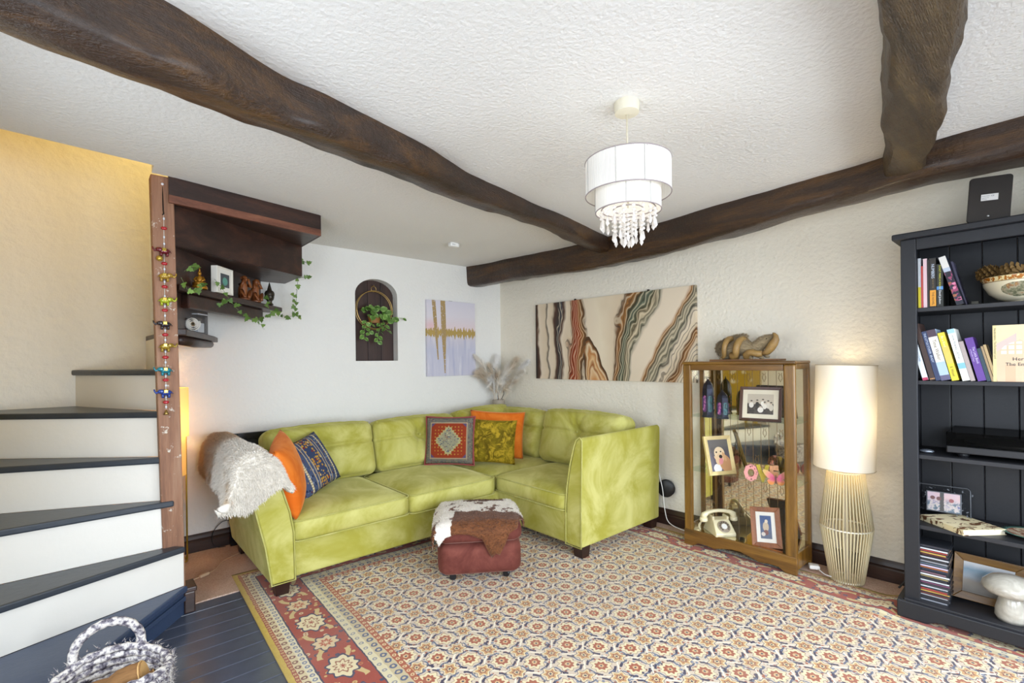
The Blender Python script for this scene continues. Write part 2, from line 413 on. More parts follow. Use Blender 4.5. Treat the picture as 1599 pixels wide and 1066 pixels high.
# ceiling with the stairwell opening, and the walls of the stairwell above it
ce = G().prism([(X0-0.1, Y0-0.1), (0.4, Y0-0.1), (0.4, 0.12), (-2.2, 0.12), (-2.2, -0.79), (-3.0, -0.955), (-3.10, -0.96), (-3.10, -1.078), (X0-0.1, -1.16)], HC, HC+0.14).obj('ceiling', M_CEIL); struct(ce)
sw = G().prism([(X0-0.1, -1.16), (-3.08, -1.075), (-2.2, -0.79), (-2.2, 0.1), (-2.1, 0.1), (-2.1, -0.85), (-3.06, -1.17), (X0-0.1, -1.26)], HC+0.1, 4.6).obj('wall_stairwell', M_STAIRWALL); struct(sw)
st = boxo('ceiling', X0-0.1, -1.3, 4.5, -2.0, 0.12, 4.6, M_CEIL); struct(st)

# skirting boards
prof = [(0, 0), (0.022, 0), (0.022, 0.075), (0.017, 0.083), (0.019, 0.095), (0.012, 0.112), (0.006, 0.124), (0, 0.126)]
def skirting(name, a, b_, nrm, mat):
    g = G(); n = len(prof); v = []
    for p in (a, b_):
        for d, z in prof: v.append((p[0]+nrm[0]*d, p[1]+nrm[1]*d, z))
    g.raw(v, [(i, (i+1) % n, n+(i+1) % n, n+i) for i in range(n)] + [tuple(range(n)), tuple(range(n, 2*n))])
    return struct(g.obj(name, mat))
skirting('baseboard_back', (-2.98, 0), (0.0, 0), (0, -1), M_SKIRT)
skirting('baseboard_right', (WX(0), 0), (WX(Y0), Y0), (-1, 0), M_SKIRTY)

# ------------------------------------------------------------------ beams
def beam(name, stations, mat, label, axis=0, n=90, seed=1, rough=0.009, sides=18):
    """stations: (along, near, width, zbottom); axis 0 runs along x (near face towards -y), axis 1 along y (near face towards -x)"""
    st_ = sorted(stations); g = G(); v = []; f = []
    a0, a1 = st_[0][0], st_[-1][0]
    for i in range(n+1):
        a = a0+(a1-a0)*i/n
        for j in range(len(st_)-1):
            if st_[j][0] <= a <= st_[j+1][0]+1e-9: break
        t = (a-st_[j][0])/(st_[j+1][0]-st_[j][0]); t2 = t*t*(3-2*t)*0.5+t*0.5
        near, wd, zb = [st_[j][q]+(st_[j+1][q]-st_[j][q])*t2 for q in (1, 2, 3)]
        zt = HC+0.06
        for k in range(sides):
            th = 2*PI*(k+0.5)/sides; c, s_ = math.cos(th), math.sin(th)
            e = 0.42
            px = math.copysign(abs(c)**e, c); pz = math.copysign(abs(s_)**e, s_)
            off = fbm(a*3+seed*7, px*1.4, pz*1.4)*rough*1.6 + fbm(a*9+seed*3, px*3, pz*3)*rough*0.8
            q = near+wd/2+px*(wd/2+off); z = (zt+zb)/2+pz*((zt-zb)/2+off*0.8)
            v.append((a, q, z) if axis == 0 else (q, a, z))
    for i in range(n):
        for k in range(sides): f.append((i*sides+k, i*sides+(k+1) % sides, (i+1)*sides+(k+1) % sides, (i+1)*sides+k))
    f.append(tuple(range(sides))); f.append(tuple(n*sides+k for k in range(sides)))
    o = g.raw(v, f).obj(name, mat, None, smooth='auto', auto=60)
    return tag(o, label, 'beam', None, 'thing')
beam('ceiling_beam', [(-4.0, -2.62, 0.17, 2.07), (-3.2, -2.405, 0.165, 2.095), (-2.8, -2.25, 0.15, 2.12), (-2.4, -2.16, 0.15, 2.14), (-1.7, -1.935, 0.14, 2.17), (-1.15, -1.83, 0.13, 2.185), (-0.25, -1.66, 0.13, 2.17)],
     M_BEAM, 'long gently curved dark brown ceiling beam crossing above the sofa', 0, 110, 2)
beam('ceiling_beam', [(-5.28, -0.6, 0.36, 2.12), (-3.9, -0.475, 0.26, 2.125), (-3.6, -0.455, 0.24, 2.132), (-3.2, -0.385, 0.18, 2.12), (-3.0, -0.375, 0.17, 2.115), (-2.6, -0.345, 0.16, 2.085), (-2.1, -0.295, 0.15, 2.065), (-1.45, -0.25, 0.15, 2.07), (-0.43, -0.37, 0.17, 2.09), (0.05, -0.45, 0.24, 2.085)],
     M_BEAMY, 'dark brown ceiling beam running the length of the wall above the large abstract painting', 1, 130, 5)
beam('ceiling_beam', [(-2.4, -4.0, 0.19, 2.14), (-1.7, -3.84, 0.175, 2.155), (-1.0, -3.71, 0.175, 2.165), (-0.41, -3.595, 0.165, 2.17)],
     M_BEAMW, 'short thick weathered brown beam end meeting the wall beam above the bookcase', 0, 60, 9, 0.014)

# ------------------------------------------------------------------ winding staircase
P = (-3.0, -0.905)
ZT = [0.15, 0.36, 0.60, 0.826, 1.062, 1.283, 1.50, 1.735, 1.955, 2.155]
stair = thing('staircase', 'winding cottage staircase with white risers, dark blue-grey treads and timber post', 'staircase', (-3.03, -0.9, 0))
def S(gm, name, mat, bevel=None, **k):   # stair parts are modelled in room coordinates
    o = gm.obj(name, mat, stair, bevel=bevel, **k); o.location = (3.03, 0.9, 0); return o
OUT = [(-3.85, -2.08), (-3.85, -1.275), (-3.85, -0.935), (-3.85, -0.53), (-3.85, -0.19), (-3.413, 0.0), (-3.067, 0.0), (-2.70, 0.0)]
PIV = [(-2.985, -0.945), (-2.985, -0.95), (-3.02, -0.915), (-3.03, -0.90), (-3.035, -0.89), (-3.035, -0.875), (-3.03, -0.86), (-3.0, -0.85)]
def unit(a, b_):
    d = Vector((b_[0]-a[0], b_[1]-a[1])); return d.normalized()
for i in range(7):
    a, b_ = PIV[i], OUT[i]; a2, b2 = PIV[i+1], OUT[i+1]
    d = unit(a, b_); nrm = Vector((-d.y, d.x)) if i else Vector((-d.y, d.x))
    if nrm.dot(Vector((a2[0]+b2[0]-a[0]-b_[0], a2[1]+b2[1]-a[1]-b_[1]))) > 0: nrm = -nrm
    ov = 0.022
    poly = [(a[0]+nrm.x*ov, a[1]+nrm.y*ov), (b_[0]+nrm.x*ov, b_[1]+nrm.y*ov)]
    if b_[0] <= -3.84 and b2[1] >= 0: poly.append((-3.85, 0.0))
    poly += [b2, a2]
    poly = [(max(-3.85, x), min(0.0, y_)) for x, y_ in poly]
    if i < 6: S(G().prism(poly, ZT[i]-0.032, ZT[i]), 'tread', M_STEP1 if i == 0 else M_TREAD, bevel=0.008)
    zb = ZT[i-1] if i else 0.0
    mat = M_STEP1 if i == 0 else M_RISER
    rp = [(a[0], a[1]), (b_[0], b_[1]), (b_[0]-nrm.x*0.02, b_[1]-nrm.y*0.02), (a[0]-nrm.x*0.02, a[1]-nrm.y*0.02)]
    rp = [(max(-3.85, x), min(0.0, y_)) for x, y_ in rp]
    S(G().prism(rp, zb, ZT[i]-0.032), 'riser', mat)
    if i == 0:   # bead under the nosing and plinth band of the first step
        r2 = [(a[0]+nrm.x*0.012, a[1]+nrm.y*0.012), (b_[0]+nrm.x*0.012, b_[1]+nrm.y*0.012), b_, a]
        S(G().prism([(max(-3.85, x), y_) for x, y_ in r2], 0.07, 0.095), 'moulding', M_STEP1, bevel=0.004)
# newel post
S(G().raw([(-3.065, -0.925, 0.0), (-2.972, -0.925, 0.0), (-2.972, -0.835, 0.0), (-3.065, -0.835, 0.0), (-3.105, -0.945, HC), (-3.008, -0.945, HC), (-3.008, -0.855, HC), (-3.105, -0.855, HC)], [(0, 3, 2, 1), (4, 5, 6, 7), (0, 1, 5, 4), (1, 2, 6, 5), (2, 3, 7, 6), (3, 0, 4, 7)]), 'post', M_POST, bevel=0.006)
S(G().box(-2.985, -0.955, 0.0, -2.935, -0.84, 0.11).box(-2.985, -0.962, 0.11, -2.928, -0.835, 0.135), 'plinth', M_SKIRT, bevel=0.006)
# under-side of the upper flight, seen to the right of the post
S(G().prism([(-3.0, -0.88), (-3.067, 0.0), (-2.655, 0.0), (-2.70, -0.17), (-2.95, -0.87)], ZT[6]-0.034, ZT[6]), 'tread', M_STAIRWOOD, bevel=0.004)
S(G().prism([(-3.01, -0.93), (-2.715, 0.0), (-2.735, 0.0), (-3.03, -0.90)], ZT[6], ZT[7]-0.03), 'riser', M_STAIRWOOD)
S(G().tube([(-2.98, -0.80, ZT[6]-0.055), (-2.86, -0.5, ZT[6]-0.06), (-2.73, -0.16, ZT[6]-0.055)], [0.028, 0.03, 0.024], 10), 'bracket', M_STAIRWOOD, smooth=True)
S(G().prism([(-2.985, -0.92), (-2.245, -0.095), (-2.25, -0.03), (-2.32, 0.0), (-2.72, 0.0), (-3.01, -0.86)], ZT[7]-0.034, ZT[7]), 'tread', M_STAIRWOOD, bevel=0.006)
S(G().prism([(-2.93, -0.815), (-2.40, -0.19), (-2.44, -0.15), (-2.965, -0.77)], ZT[7]-0.115, ZT[7]-0.034), 'bracket', M_STAIRWOOD, bevel=0.01)
S(G().prism([(-3.02, -0.91), (-2.37, 0.0), (-2.395, 0.0), (-3.03, -0.88)], ZT[7], ZT[8]-0.02), 'riser', M_STAIRWOOD)
S(G().prism([(-3.03, -0.925), (-2.2, -0.40), (-2.2, 0.0), (-2.39, 0.0), (-3.01, -0.85)], ZT[8]-0.022, ZT[8]), 'tread', M_STAIRWOOD)
S(G().prism([(-3.03, -0.932), (-2.2, -0.405), (-2.2, -0.385), (-3.03, -0.91)], ZT[8]-0.018, ZT[9]), 'riser', M_STAIRWOOD)
S(G().prism([(-3.03, -0.955), (-2.2, -0.785), (-2.2, -0.38), (-3.0, -0.87)], ZT[9]-0.008, ZT[9]+0.012), 'tread', M_STAIRWOOD)
S(G().prism([(-3.03, -0.964), (-2.196, -0.79), (-2.196, -0.77), (-3.03, -0.94)], ZT[9]-0.01, ZT[9]+0.03), 'nosing', M_STAIREDGE)
S(G().prism([(-3.03, -0.958), (-2.2, -0.783), (-2.2, -0.76), (-3.03, -0.93)], ZT[9]+0.03, HC+0.05), 'fascia', M_STAIRWOOD)
S(G().prism([(-2.2, -0.40), (-2.194, -0.40), (-2.194, 0.0), (-2.2, 0.0)], ZT[8]-0.02, ZT[9]).prism([(-2.2, -0.785), (-2.194, -0.785), (-2.194, 0.0), (-2.2, 0.0)], ZT[9]-0.01, HC+0.05), 'string_board', M_STAIRWOOD)
# ------------------------------------------------------------------ rug
def rug_mat():
    b = NB('persian_rug_pile'); co = b.co()
    wob = b.noise(co, 38, 2, out='Color')
    vm = b.n('ShaderNodeVectorMath', operation='MULTIPLY_ADD'); b.put(vm.inputs[0], wob); vm.inputs[1].default_value = (0.011, 0.011, 0); b.put(vm.inputs[2], co)
    s_ = b.sep(vm.outputs[0]); x, y = b.sub(s_[0], 1.4), b.sub(s_[1], 2.0)
    dL = b.add(x, 2.75); dR = b.mul(b.sub(-0.06, x), 1.39); dB = b.sub(-0.66, y); dF = b.add(y, 4.32)
    dx = b.mn(dL, dR); dy = b.mn(dB, dF); d = b.mn(dx, dy); isx = b.lt(dx, dy)
    s = b.add(b.mul(isx, y), b.mul(b.sub(1.0, isx), x))
    NAVY, RED, CREAM, TAN, BLUE, GOLD, RUST = '#33304E', '#9C3A2A', '#DCC9A4', '#C79A66', '#73819A', '#C2A23C', '#A4583E'
    # ---- field
    def cell(v, per, off): return b.mul(b.sub(b.m_('FRACT', b.add(b.mul(v, 1/per), off)), 0.5), per)
    def polar(ox, oy, per=0.2):
        u, v = cell(x, per, ox), cell(y, per, oy)
        r = b.m_('SQRT', b.add(b.mul(u, u), b.mul(v, v)))
        return u, v, r, b.m_('ARCTAN2', v, u)
    A0, A1 = polar(0.0, 0.0), polar(0.5, 0.5)
    B0, B1 = polar(0.5, 0.0), polar(0.0, 0.5)
    def near(p, q): 
        k = b.lt(p[2], q[2]); return b.mn(p[2], q[2]), b.add(b.mul(k, p[3]), b.mul(b.sub(1.0, k), q[3]))
    rA, tA = near(A0, A1); rB, tB = near(B0, B1)
    petA = b.mul(rA, b.add(1.0, b.mul(b.m_('COSINE', b.mul(tA, 8.0)), 0.14)))
    petB = b.mul(rB, b.add(1.0, b.mul(b.m_('COSINE', b.mul(tB, 6.0)), 0.2)))
    ground = b.mix(b.noise(co, 7, 3), '#CCBAA8', '#DED0BC')
    spk = b.vor(co, 62, 'F1'); spc = b.vor(co, 62, 'F1', out='Color'); sc_ = b.sep(spc)
    c = b.mix(b.mul(b.lt(spk, 0.42), b.gt(sc_[0], 0.35)), ground, b.ramp(sc_[1], [(0.0, RUST), (0.35, NAVY), (0.6, '#8C5A4A'), (0.8, BLUE)], 'CONSTANT'))
    # vine diamonds and leaf crescents
    dia = b.ab(b.sub(b.add(b.ab(A0[0]), b.ab(A0[1])), 0.1))
    c = b.mix(b.lt(dia, 0.0045), c, '#F0E8D8')
    lf = b.mul(b.band(rA, 0.053, 0.064), b.gt(b.m_('COSINE', b.add(b.mul(tA, 4.0), 4.2)), 0.35))
    c = b.mix(lf, c, NAVY)
    lf2 = b.mul(b.band(rB, 0.043, 0.050), b.gt(b.m_('COSINE', b.mul(tB, 4.0)), 0.0))
    c = b.mix(lf2, c, '#5E6A84')
    c = b.mix(b.lt(petB, 0.038), c, '#4E4260'); c = b.mix(b.lt(petB, 0.0345), c, '#E2D2AE'); c = b.mix(b.lt(petB, 0.026), c, TAN)
    c = b.mix(b.lt(petB, 0.016), c, '#8A5048'); c = b.mix(b.lt(petB, 0.010), c, '#E0CDA0'); c = b.mix(b.lt(petB, 0.005), c, NAVY)
    c = b.mix(b.lt(petA, 0.0425), c, '#8A6A5C'); c = b.mix(b.lt(petA, 0.040), c, '#E6D8B4')
    c = b.mix(b.lt(petA, 0.026), c, RUST); c = b.mix(b.lt(petA, 0.0115), c, '#D9B98A'); c = b.mix(b.lt(petA, 0.005), c, NAVY)
    field = c
    # ---- border
    def strip(lo, hi, bg, per, fg, r0, per2=None):
        u = b.mul(b.sub(b.m_('FRACT', b.mul(s, 1/per)), 0.5), per); v = b.sub(d, (lo+hi)/2)
        rr = b.m_('SQRT', b.add(b.mul(u, u), b.mul(v, v)))
        k = b.mix(b.lt(rr, r0), bg, fg); return b.mix(b.lt(rr, r0*0.45), k, bg)
    per = 0.44; tt = b.sub(d, 0.214)
    def mot(off, w_, h_):
        u = b.mul(b.sub(b.m_('FRACT', b.add(b.mul(s, 1/per), off)), 0.5), per)
        e = b.m_('SQRT', b.add(b.m_('POWER', b.ab(b.mul(u, 1/w_)), 1.7), b.m_('POWER', b.ab(b.mul(tt, 1/h_)), 1.7))); return u, e
    red = b.mix(b.noise(co, 5, 3), '#8E3022', '#A9452E')
    fl_ = b.vor(co, 27, 'F1'); flc = b.sep(b.vor(co, 27, 'F1', out='Color'))
    m = b.mix(b.band(fl_, 0.0, 0.30), red, b.ramp(flc[0], [(0.0, '#C9A66A'), (0.4, '#3A3A58'), (0.62, '#D3BC96'), (0.85, '#B4693C')], 'CONSTANT'))
    m = b.mix(b.lt(fl_, 0.12), m, red)
    u3, e3 = mot(0.25, 0.085, 0.075); m = b.mix(b.mul(b.band(e3, 0.72, 0.98), b.gt(b.mul(u3, tt), -0.0006)), m, '#CDB47C')
    u4, e4 = mot(0.75, 0.085, 0.075); m = b.mix(b.mul(b.band(e4, 0.72, 0.98), b.lt(b.mul(u4, tt), 0.0006)), m, '#CDB47C')
    u1, e1 = mot(0.0, 0.092, 0.068); w1 = b.add(e1, b.mul(b.m_('COSINE', b.mul(b.m_('ARCTAN2', tt, u1), 9.0)), 0.09))
    m = b.mix(b.lt(w1, 1.0), m, '#343656'); m = b.mix(b.lt(w1, 0.88), m, '#E2D3AC'); m = b.mix(b.lt(w1, 0.58), m, '#9C6A52'); m = b.mix(b.lt(w1, 0.46), m, '#E2D3AC'); m = b.mix(b.lt(w1, 0.2), m, RED)
    u2, e2 = mot(0.5, 0.06, 0.058); w2 = b.add(e2, b.mul(b.m_('COSINE', b.mul(b.m_('ARCTAN2', tt, u2), 8.0)), 0.12))
    m = b.mix(b.lt(w2, 1.05), m, '#3A3A58'); m = b.mix(b.lt(w2, 0.92), m, '#D8C29A'); m = b.mix(b.lt(w2, 0.5), m, '#B2583C'); m = b.mix(b.lt(w2, 0.22), m, '#E2D3AC')
    g1 = strip(0.048, 0.078, '#D3C49C', 0.045, '#7A4A44', 0.013); g2 = strip(0.078, 0.11, '#DCD2B4', 0.036, '#6B7896', 0.011)
    g0 = strip(0.03, 0.048, '#9A4A34', 0.024, '#D2B67C', 0.006)
    g3 = strip(0.318, 0.356, '#DAD0AE', 0.05, '#8C8E98', 0.011); g4 = strip(0.356, 0.40, '#C7B894', 0.05, '#56607E', 0.016); g5 = strip(0.40, 0.428, '#A8583C', 0.034, '#DDC79A', 0.009)
    c = field
    for lo, hi, cc in [(0.40, 0.428, g5), (0.356, 0.40, g4), (0.318, 0.356, g3), (0.311, 0.318, NAVY), (0.117, 0.311, m), (0.11, 0.117, NAVY), (0.078, 0.11, g2), (0.048, 0.078, g1), (0.03, 0.048, g0), (-1.0, 0.03, b.mix(b.noise(co, 60), '#B79A36', '#D0B552'))]:
        c = b.mix(b.band(d, lo, hi), c, cc)
    fine = b.noise(co, 260, 2); c = b.mix(b.smooth(b.noise(co, 1.7, 4, 0.6), 0.3, 0.7, 0.04, 0.22), c, '#A3968C')
    c = b.mix(0.22, c, b.mix(fine, '#5A4A3A', '#F0E6D0'), 'OVERLAY')
    b.set(color=c, rough=0.95, spec=0.15, sheen=0.15)
    b.bump(b.add(fine, b.mul(b.noise(co, 40, 3), 0.6)), 0.5, 0.003)
    return b.m
def build_rug():
    xl, xr, yb, yf = -2.75, -0.06, -0.66, -4.32
    nx, ny = 90, 120; g = G(); v = []
    for j in range(ny+1):
        for i in range(nx+1):
            u, w_ = i/nx, j/ny; x, y_ = xl+(xr-xl)*u, yb+(yf-yb)*w_
            z = 0.010+0.0015*math.sin(x*9+y_*5)
            rx = max(0.0, min(1.0, (x+0.62)/0.45))
            z += rx*rx*0.024*math.exp(-((y_+3.36+0.25*(x+0.2))/0.05)**2)*(1 if x < -0.02 else 0.6)
            v.append((x+1.4, y_+2.0, z))
    f = [(j*(nx+1)+i, (j+1)*(nx+1)+i, (j+1)*(nx+1)+i+1, j*(nx+1)+i+1) for j in range(ny) for i in range(nx)]
    o = g.raw(v, f).obj('persian_rug', rug_mat(), None, smooth=True)
    if o.data.polygons[0].normal.z < 0: o.data.flip_normals()
    md = o.modifiers.new('pile_thickness', 'SOLIDIFY'); md.thickness = 0.009; md.offset = -1
    o.location = (-1.4, -2.0, 0); o.rotation_euler = (0, 0, math.radians(-2.0))
    tag(o, 'large patterned rug with red flowered border and cream rosette field', 'rug')
build_rug()

# ------------------------------------------------------------------ corner sofa
def velvet(name, c, c2, scale=3.0, sheen=0.45, tint=None, crush=0.0):
    b = NB(name); co = b.co()
    f = b.noise(co, scale, 5, 0.62, 0.8)
    cc = b.mix(b.smooth(f, 0.35, 0.68), c, c2)
    if crush: cc = b.mix(b.smooth(b.noise(co, crush, 6, 0.7, 1.5), 0.45, 0.62), cc, tint or c2)
    b.set(color=cc, rough=0.85, spec=0.2, sheen=sheen, sheen_rough=0.35)
    b.put(b.b.inputs['Sheen Tint'], col(tint or '#F2F0B0'))
    b.bump(b.add(b.noise(co, 240, 2), b.mul(f, 0.6)), 0.12, 0.003)
    return b.m
M_VEL = velvet('lime_green_velvet', '#A7A142', '#CBC67A', 2.6)
M_VELP = velvet('lime_green_velvet_piping', '#ACA856', '#C2BE78', 6)
M_LEG = simple('dark_wood_foot', '#2A1712', 0.35, vary=0.2)
sofa = thing('corner_sofa', 'lime green velvet corner sofa with buttoned back cushions and dark block feet', 'sofa', (-1.3, -0.7, 0))
SOF = Vector((1.3, 0.7, 0))
def part(o, off=SOF): o.location = Vector(o.location)+off; return o
part(G().prism([(-2.52, -1.09), (-0.965, -1.09), (-0.965, -1.815), (-0.07, -1.815), (-0.07, -0.10), (-2.52, -0.10)], 0.085, 0.295).obj('base', M_VEL, sofa, bevel=0.014, seg=3))
part(G().prism([(-2.55, -0.22), (-0.21, -0.22), (-0.21, -1.88), (-0.09, -1.88), (-0.09, -0.11), (-2.55, -0.11)], 0.29, 0.72).obj('back_frame', M_VEL, sofa, bevel=0.025, seg=3))
def arm(name, prof_, d0, d1, axis):
    """prof_: outline (across, z) at the front; extruded from d0 to d1"""
    n = len(prof_); g = G(); v = []
    ks = [0, 0.25, 0.5, 0.75, 1]
    for t in ks:
        dd = d0+(d1-d0)*t
        for a, z in prof_:
            z2 = z
            v.append((a, dd, z2) if axis == 'y' else (dd, a, z2))
    f = [(k*n+i, k*n+(i+1) % n, (k+1)*n+(i+1) % n, (k+1)*n+i) for k in range(len(ks)-1) for i in range(n)]
    f += [tuple(range(n))[::-1], tuple((len(ks)-1)*n+i for i in range(n))]
    o = g.raw(v, f).obj(name, M_VEL, sofa, bevel=0.012, seg=3); part(o)
    # piping along the front outline
    e = d0-0.004*(1 if d1 > d0 else -1)
    pts = [((a, e, z) if axis == 'y' else (e, a, z)) for a, z in prof_]
    pp = G().tube(pts, 0.0045, 6, closed=True).obj('piping', M_VELP, o, smooth=True)
    return o
aL = [(-2.605, 0.082), (-2.635, 0.30), (-2.685, 0.52), (-2.735, 0.70), (-2.745, 0.755), (-2.725, 0.79), (-2.685, 0.80), (-2.64, 0.785), (-2.60, 0.74), (-2.55, 0.62), (-2.505, 0.47), (-2.485, 0.35), (-2.48, 0.082)]
arm('arm', aL, -1.115, -0.12, 'y')
aR = [(-1.938, 0.082), (-1.945, 0.40), (-1.955, 0.74), (-1.955, 0.785), (-1.935, 0.805), (-1.905, 0.785), (-1.885, 0.74), (-1.85, 0.62), (-1.822, 0.48), (-1.808, 0.35), (-1.804, 0.082)]
arm('arm', aR, -0.965, -0.045, 'x')
leg = G(); leg.raw([(-0.034, -0.034, 0), (0.034, -0.034, 0), (0.034, 0.034, 0), (-0.034, 0.034, 0), (-0.042, -0.042, 0.088), (0.042, -0.042, 0.088), (0.042, 0.042, 0.088), (-0.042, 0.042, 0.088)],
        [(0, 3, 2, 1), (4, 5, 6, 7), (0, 1, 5, 4), (1, 2, 6, 5), (2, 3, 7, 6), (3, 0, 4, 7)])
lo = None
for (x, y_) in [(-2.545, -1.07), (-2.55, -0.25), (-0.915, -1.895), (-0.10, -1.89), (-0.12, -0.16)]:
    if lo is None: lo = leg.obj('leg', M_LEG, sofa, bevel=0.004, loc=(x+1.3, y_+0.7, 0.009))
    else: share(lo, 'leg', sofa, (x+1.3, y_+0.7, 0.009))
def seat_cushion(x0, y0, x1, y1, z0, z1, crown=0.03, front=None):
    sx, sy, sz = abs(x1-x0), abs(y1-y0), z1-z0
    def fn(p, u):
        k = (1-u.x**4)*(1-u.y**4)
        if u.z > 0: p.z += crown*k*max(0, u.z)
        p.x += 0.012*math.copysign(1, u.x)*(abs(u.x) > 0.98)*(1-u.z*u.z)*(1-u.y**4)
        p.y += 0.012*math.copysign(1, u.y)*(abs(u.y) > 0.98)*(1-u.z*u.z)*(1-u.x**4)
        p.z += 0.006*fbm(p.x*5+x0*9, p.y*5+y0*3, 1.0)*k
        return p
    V, F = rbox((sx-0.006, sy-0.006, sz), 0.035, 14, fn)
    o = mesh('seat_cushion', V, F, M_VEL, sofa, True); o.location = ((x0+x1)/2+1.3, (y0+y1)/2+0.7, (z0+z1)/2)
    for zz in (sz/2-0.012, -sz/2+0.012):
        r = 0.045; hx, hy = sx/2+0.0, sy/2+0.0; pts = []
        for (cx, cy, a0) in ((hx-r, hy-r, 0), (-hx+r, hy-r, PI/2), (-hx+r, -hy+r, PI), (hx-r, -hy+r, 1.5*PI)):
            for q in range(4): a = a0+PI/2*q/3; pts.append((cx+r*math.cos(a), cy+r*math.sin(a), zz))
        G().tube(pts, 0.0042, 6, closed=True).obj('piping', M_VELP, o, smooth=True)
    return o
seat_cushion(-2.49, -1.135, -1.75, -0.36, 0.285, 0.425)
seat_cushion(-1.745, -1.135, -1.012, -0.36, 0.28, 0.425)
seat_cushion(-1.005, -1.055, -0.26, -0.30, 0.285, 0.425, 0.022)
seat_cushion(-0.985, -1.808, -0.26, -1.06, 0.29, 0.42)
def back_cushion(name, cx, cy, width, z0, z1, face, thick=0.21, tilt=14, seed=0, buttons=((0, 0.05),), lift=0.0):
    """face: direction (deg) the cushion front looks towards; local x = width, local y = depth (front -y)"""
    h = z1-z0
    def fn(p, u):
        k = (1-u.x**4)*(1-abs(u.z)**5)
        if u.y < 0: p.y -= 0.045*k*(-u.y)
        else: p.y += 0.01*k
        p.z += (0.02*(1-u.x**2)+lift*(u.x+1)/2)*(u.z > 0.6)*(1 if u.z > 0 else 0)
        if u.y < -0.3:
            for bx, bz in buttons:
                dx, dz = p.x-bx, p.z-bz; r = math.hypot(dx, dz); a = math.atan2(dz, dx)
                p.y += 0.050*math.exp(-(r/0.045)**2) + 0.020*math.exp(-(r/0.16)**2)
                for q in range(7):
                    aq = seed*0.9+q*2*PI/7+0.25*math.sin(q*5+seed); dq = (a-aq+PI) % (2*PI)-PI
                    if abs(dq) < 0.8: p.y += 0.020*math.exp(-(dq*r/0.013)**2)*math.exp(-r/0.12)*(1-math.exp(-(r/0.03)**2))
                p.y += 0.018*math.exp(-(dz/0.012)**2)*(1-math.exp(-(r/0.05)**2))
        p.y += 0.006*fbm(p.x*7+seed*5, p.z*7, seed)
        p.z += 0.004*fbm(p.x*18+seed, 3.3, seed)*(u.z > 0.8)
        return p
    V, F = rbox((width-0.004, thick, h), 0.06, 52, fn)
    M_ = Matrix.Translation((cx, cy, (z0+z1)/2)) @ Matrix.Rotation(math.radians(face+90), 4, 'Z') @ Matrix.Rotation(math.radians(-tilt), 4, 'X')
    o = mesh('back_cushion', V, F, M_VEL, sofa, True); o.matrix_local = Matrix.Translation(SOF) @ M_
    g = G()
    for bx, bz in buttons: g.ball((bx, -thick/2-0.004, bz), (0.011, 0.006, 0.011), 10, 6)
    g.obj('button', M_VELP, o, smooth=True)
    # seam a little in from the top front edge
    top = [(-width/2+0.03+(width-0.06)*q/16, -thick/2+0.028, h/2-0.012+0.018*(1-(2*q/16-1)**2)+lift*q/16) for q in range(17)]
    G().tube(top, 0.0035, 6).obj('piping', M_VELP, o, smooth=True)
    return o
back_cushion('l', -2.06, -0.335, 0.80, 0.42, 0.835, -90, seed=1)
back_cushion('l', -1.26, -0.335, 0.79, 0.42, 0.83, -90, seed=2)
back_cushion('l', -0.525, -0.325, 0.66, 0.42, 0.842, -90, seed=3, lift=0.03)
back_cushion('r', -0.255, -0.615, 0.64, 0.42, 0.845, 180, seed=4, thick=0.19)
back_cushion('r', -0.265, -1.385, 0.86, 0.42, 0.87, 180, seed=5, thick=0.21)

# ------------------------------------------------------------------ scatter cushions
def pillow(w_, h_, t_, n=22, pinch=0.06, wr=0.004, seed=0):
    V = []; F = []; m = n+1
    for s_ in (1, -1):
        for j in range(m):
            for i in range(m):
                u, v = 2*i/n-1, 2*j/n-1
                k = max(0.0, (1-u**2))**0.5*max(0.0, (1-v**2))**0.5
                e = 1-pinch*(1-u*u)*abs(v)**3*1.0; e2 = 1-pinch*(1-v*v)*abs(u)**3
                x, y_ = u*w_/2*e2, v*h_/2*e
                z = s_*(t_/2*k**0.8 + wr*k*fbm(u*3+seed, v*3, s_*2.0+seed))
                V.append((x, y_, z))
    o = m*m
    for j in range(n):
        for i in range(n):
            a = j*m+i; F.append((a, a+1, a+m+1, a+m)); F.append((o+a, o+a+m, o+a+m+1, o+a+1))
    return V, F
def place(o, base, face, tilt, roll=0.0, h_=0.4, sink=0.0):
    """base: where the middle of the lower edge sits; face: azimuth in degrees the front looks to; tilt leans back"""
    R_ = Matrix.Rotation(math.radians(face+90), 4, 'Z') @ Matrix.Rotation(math.radians(90-tilt), 4, 'X')
    o.matrix_world = Matrix.Translation(base) @ R_ @ Matrix.Rotation(math.radians(roll), 4, 'Z') @ Matrix.Translation((0, h_/2-sink, 0))
def scatter(name, label, w_, h_, t_, mat, base, face, tilt, roll=0, seed=0, pipe=None, tassel=None):
    V, F = pillow(w_, h_, t_, seed=seed)
    o = G().raw(V, F).obj(name, mat, None, smooth=True); tag(o, label, 'cushion', 'scatter cushions on the sofa')
    place(o, base, face, tilt, roll, h_)
    if pipe:
        pts = []
        for (a, b_) in (((-1, -1), (1, -1)), ((1, -1), (1, 1)), ((1, 1), (-1, 1)), ((-1, 1), (-1, -1))):
            for q in range(12):
                u = a[0]+(b_[0]-a[0])*q/12; v = a[1]+(b_[1]-a[1])*q/12
                pts.append((u*w_/2*(1-0.06*(1-v*v)*abs(u)**3), v*h_/2*(1-0.06*(1-u*u)*abs(v)**3), 0))
        G().tube(pts, 0.006, 6, closed=True).obj('piping', pipe, o, smooth=True)
    return o
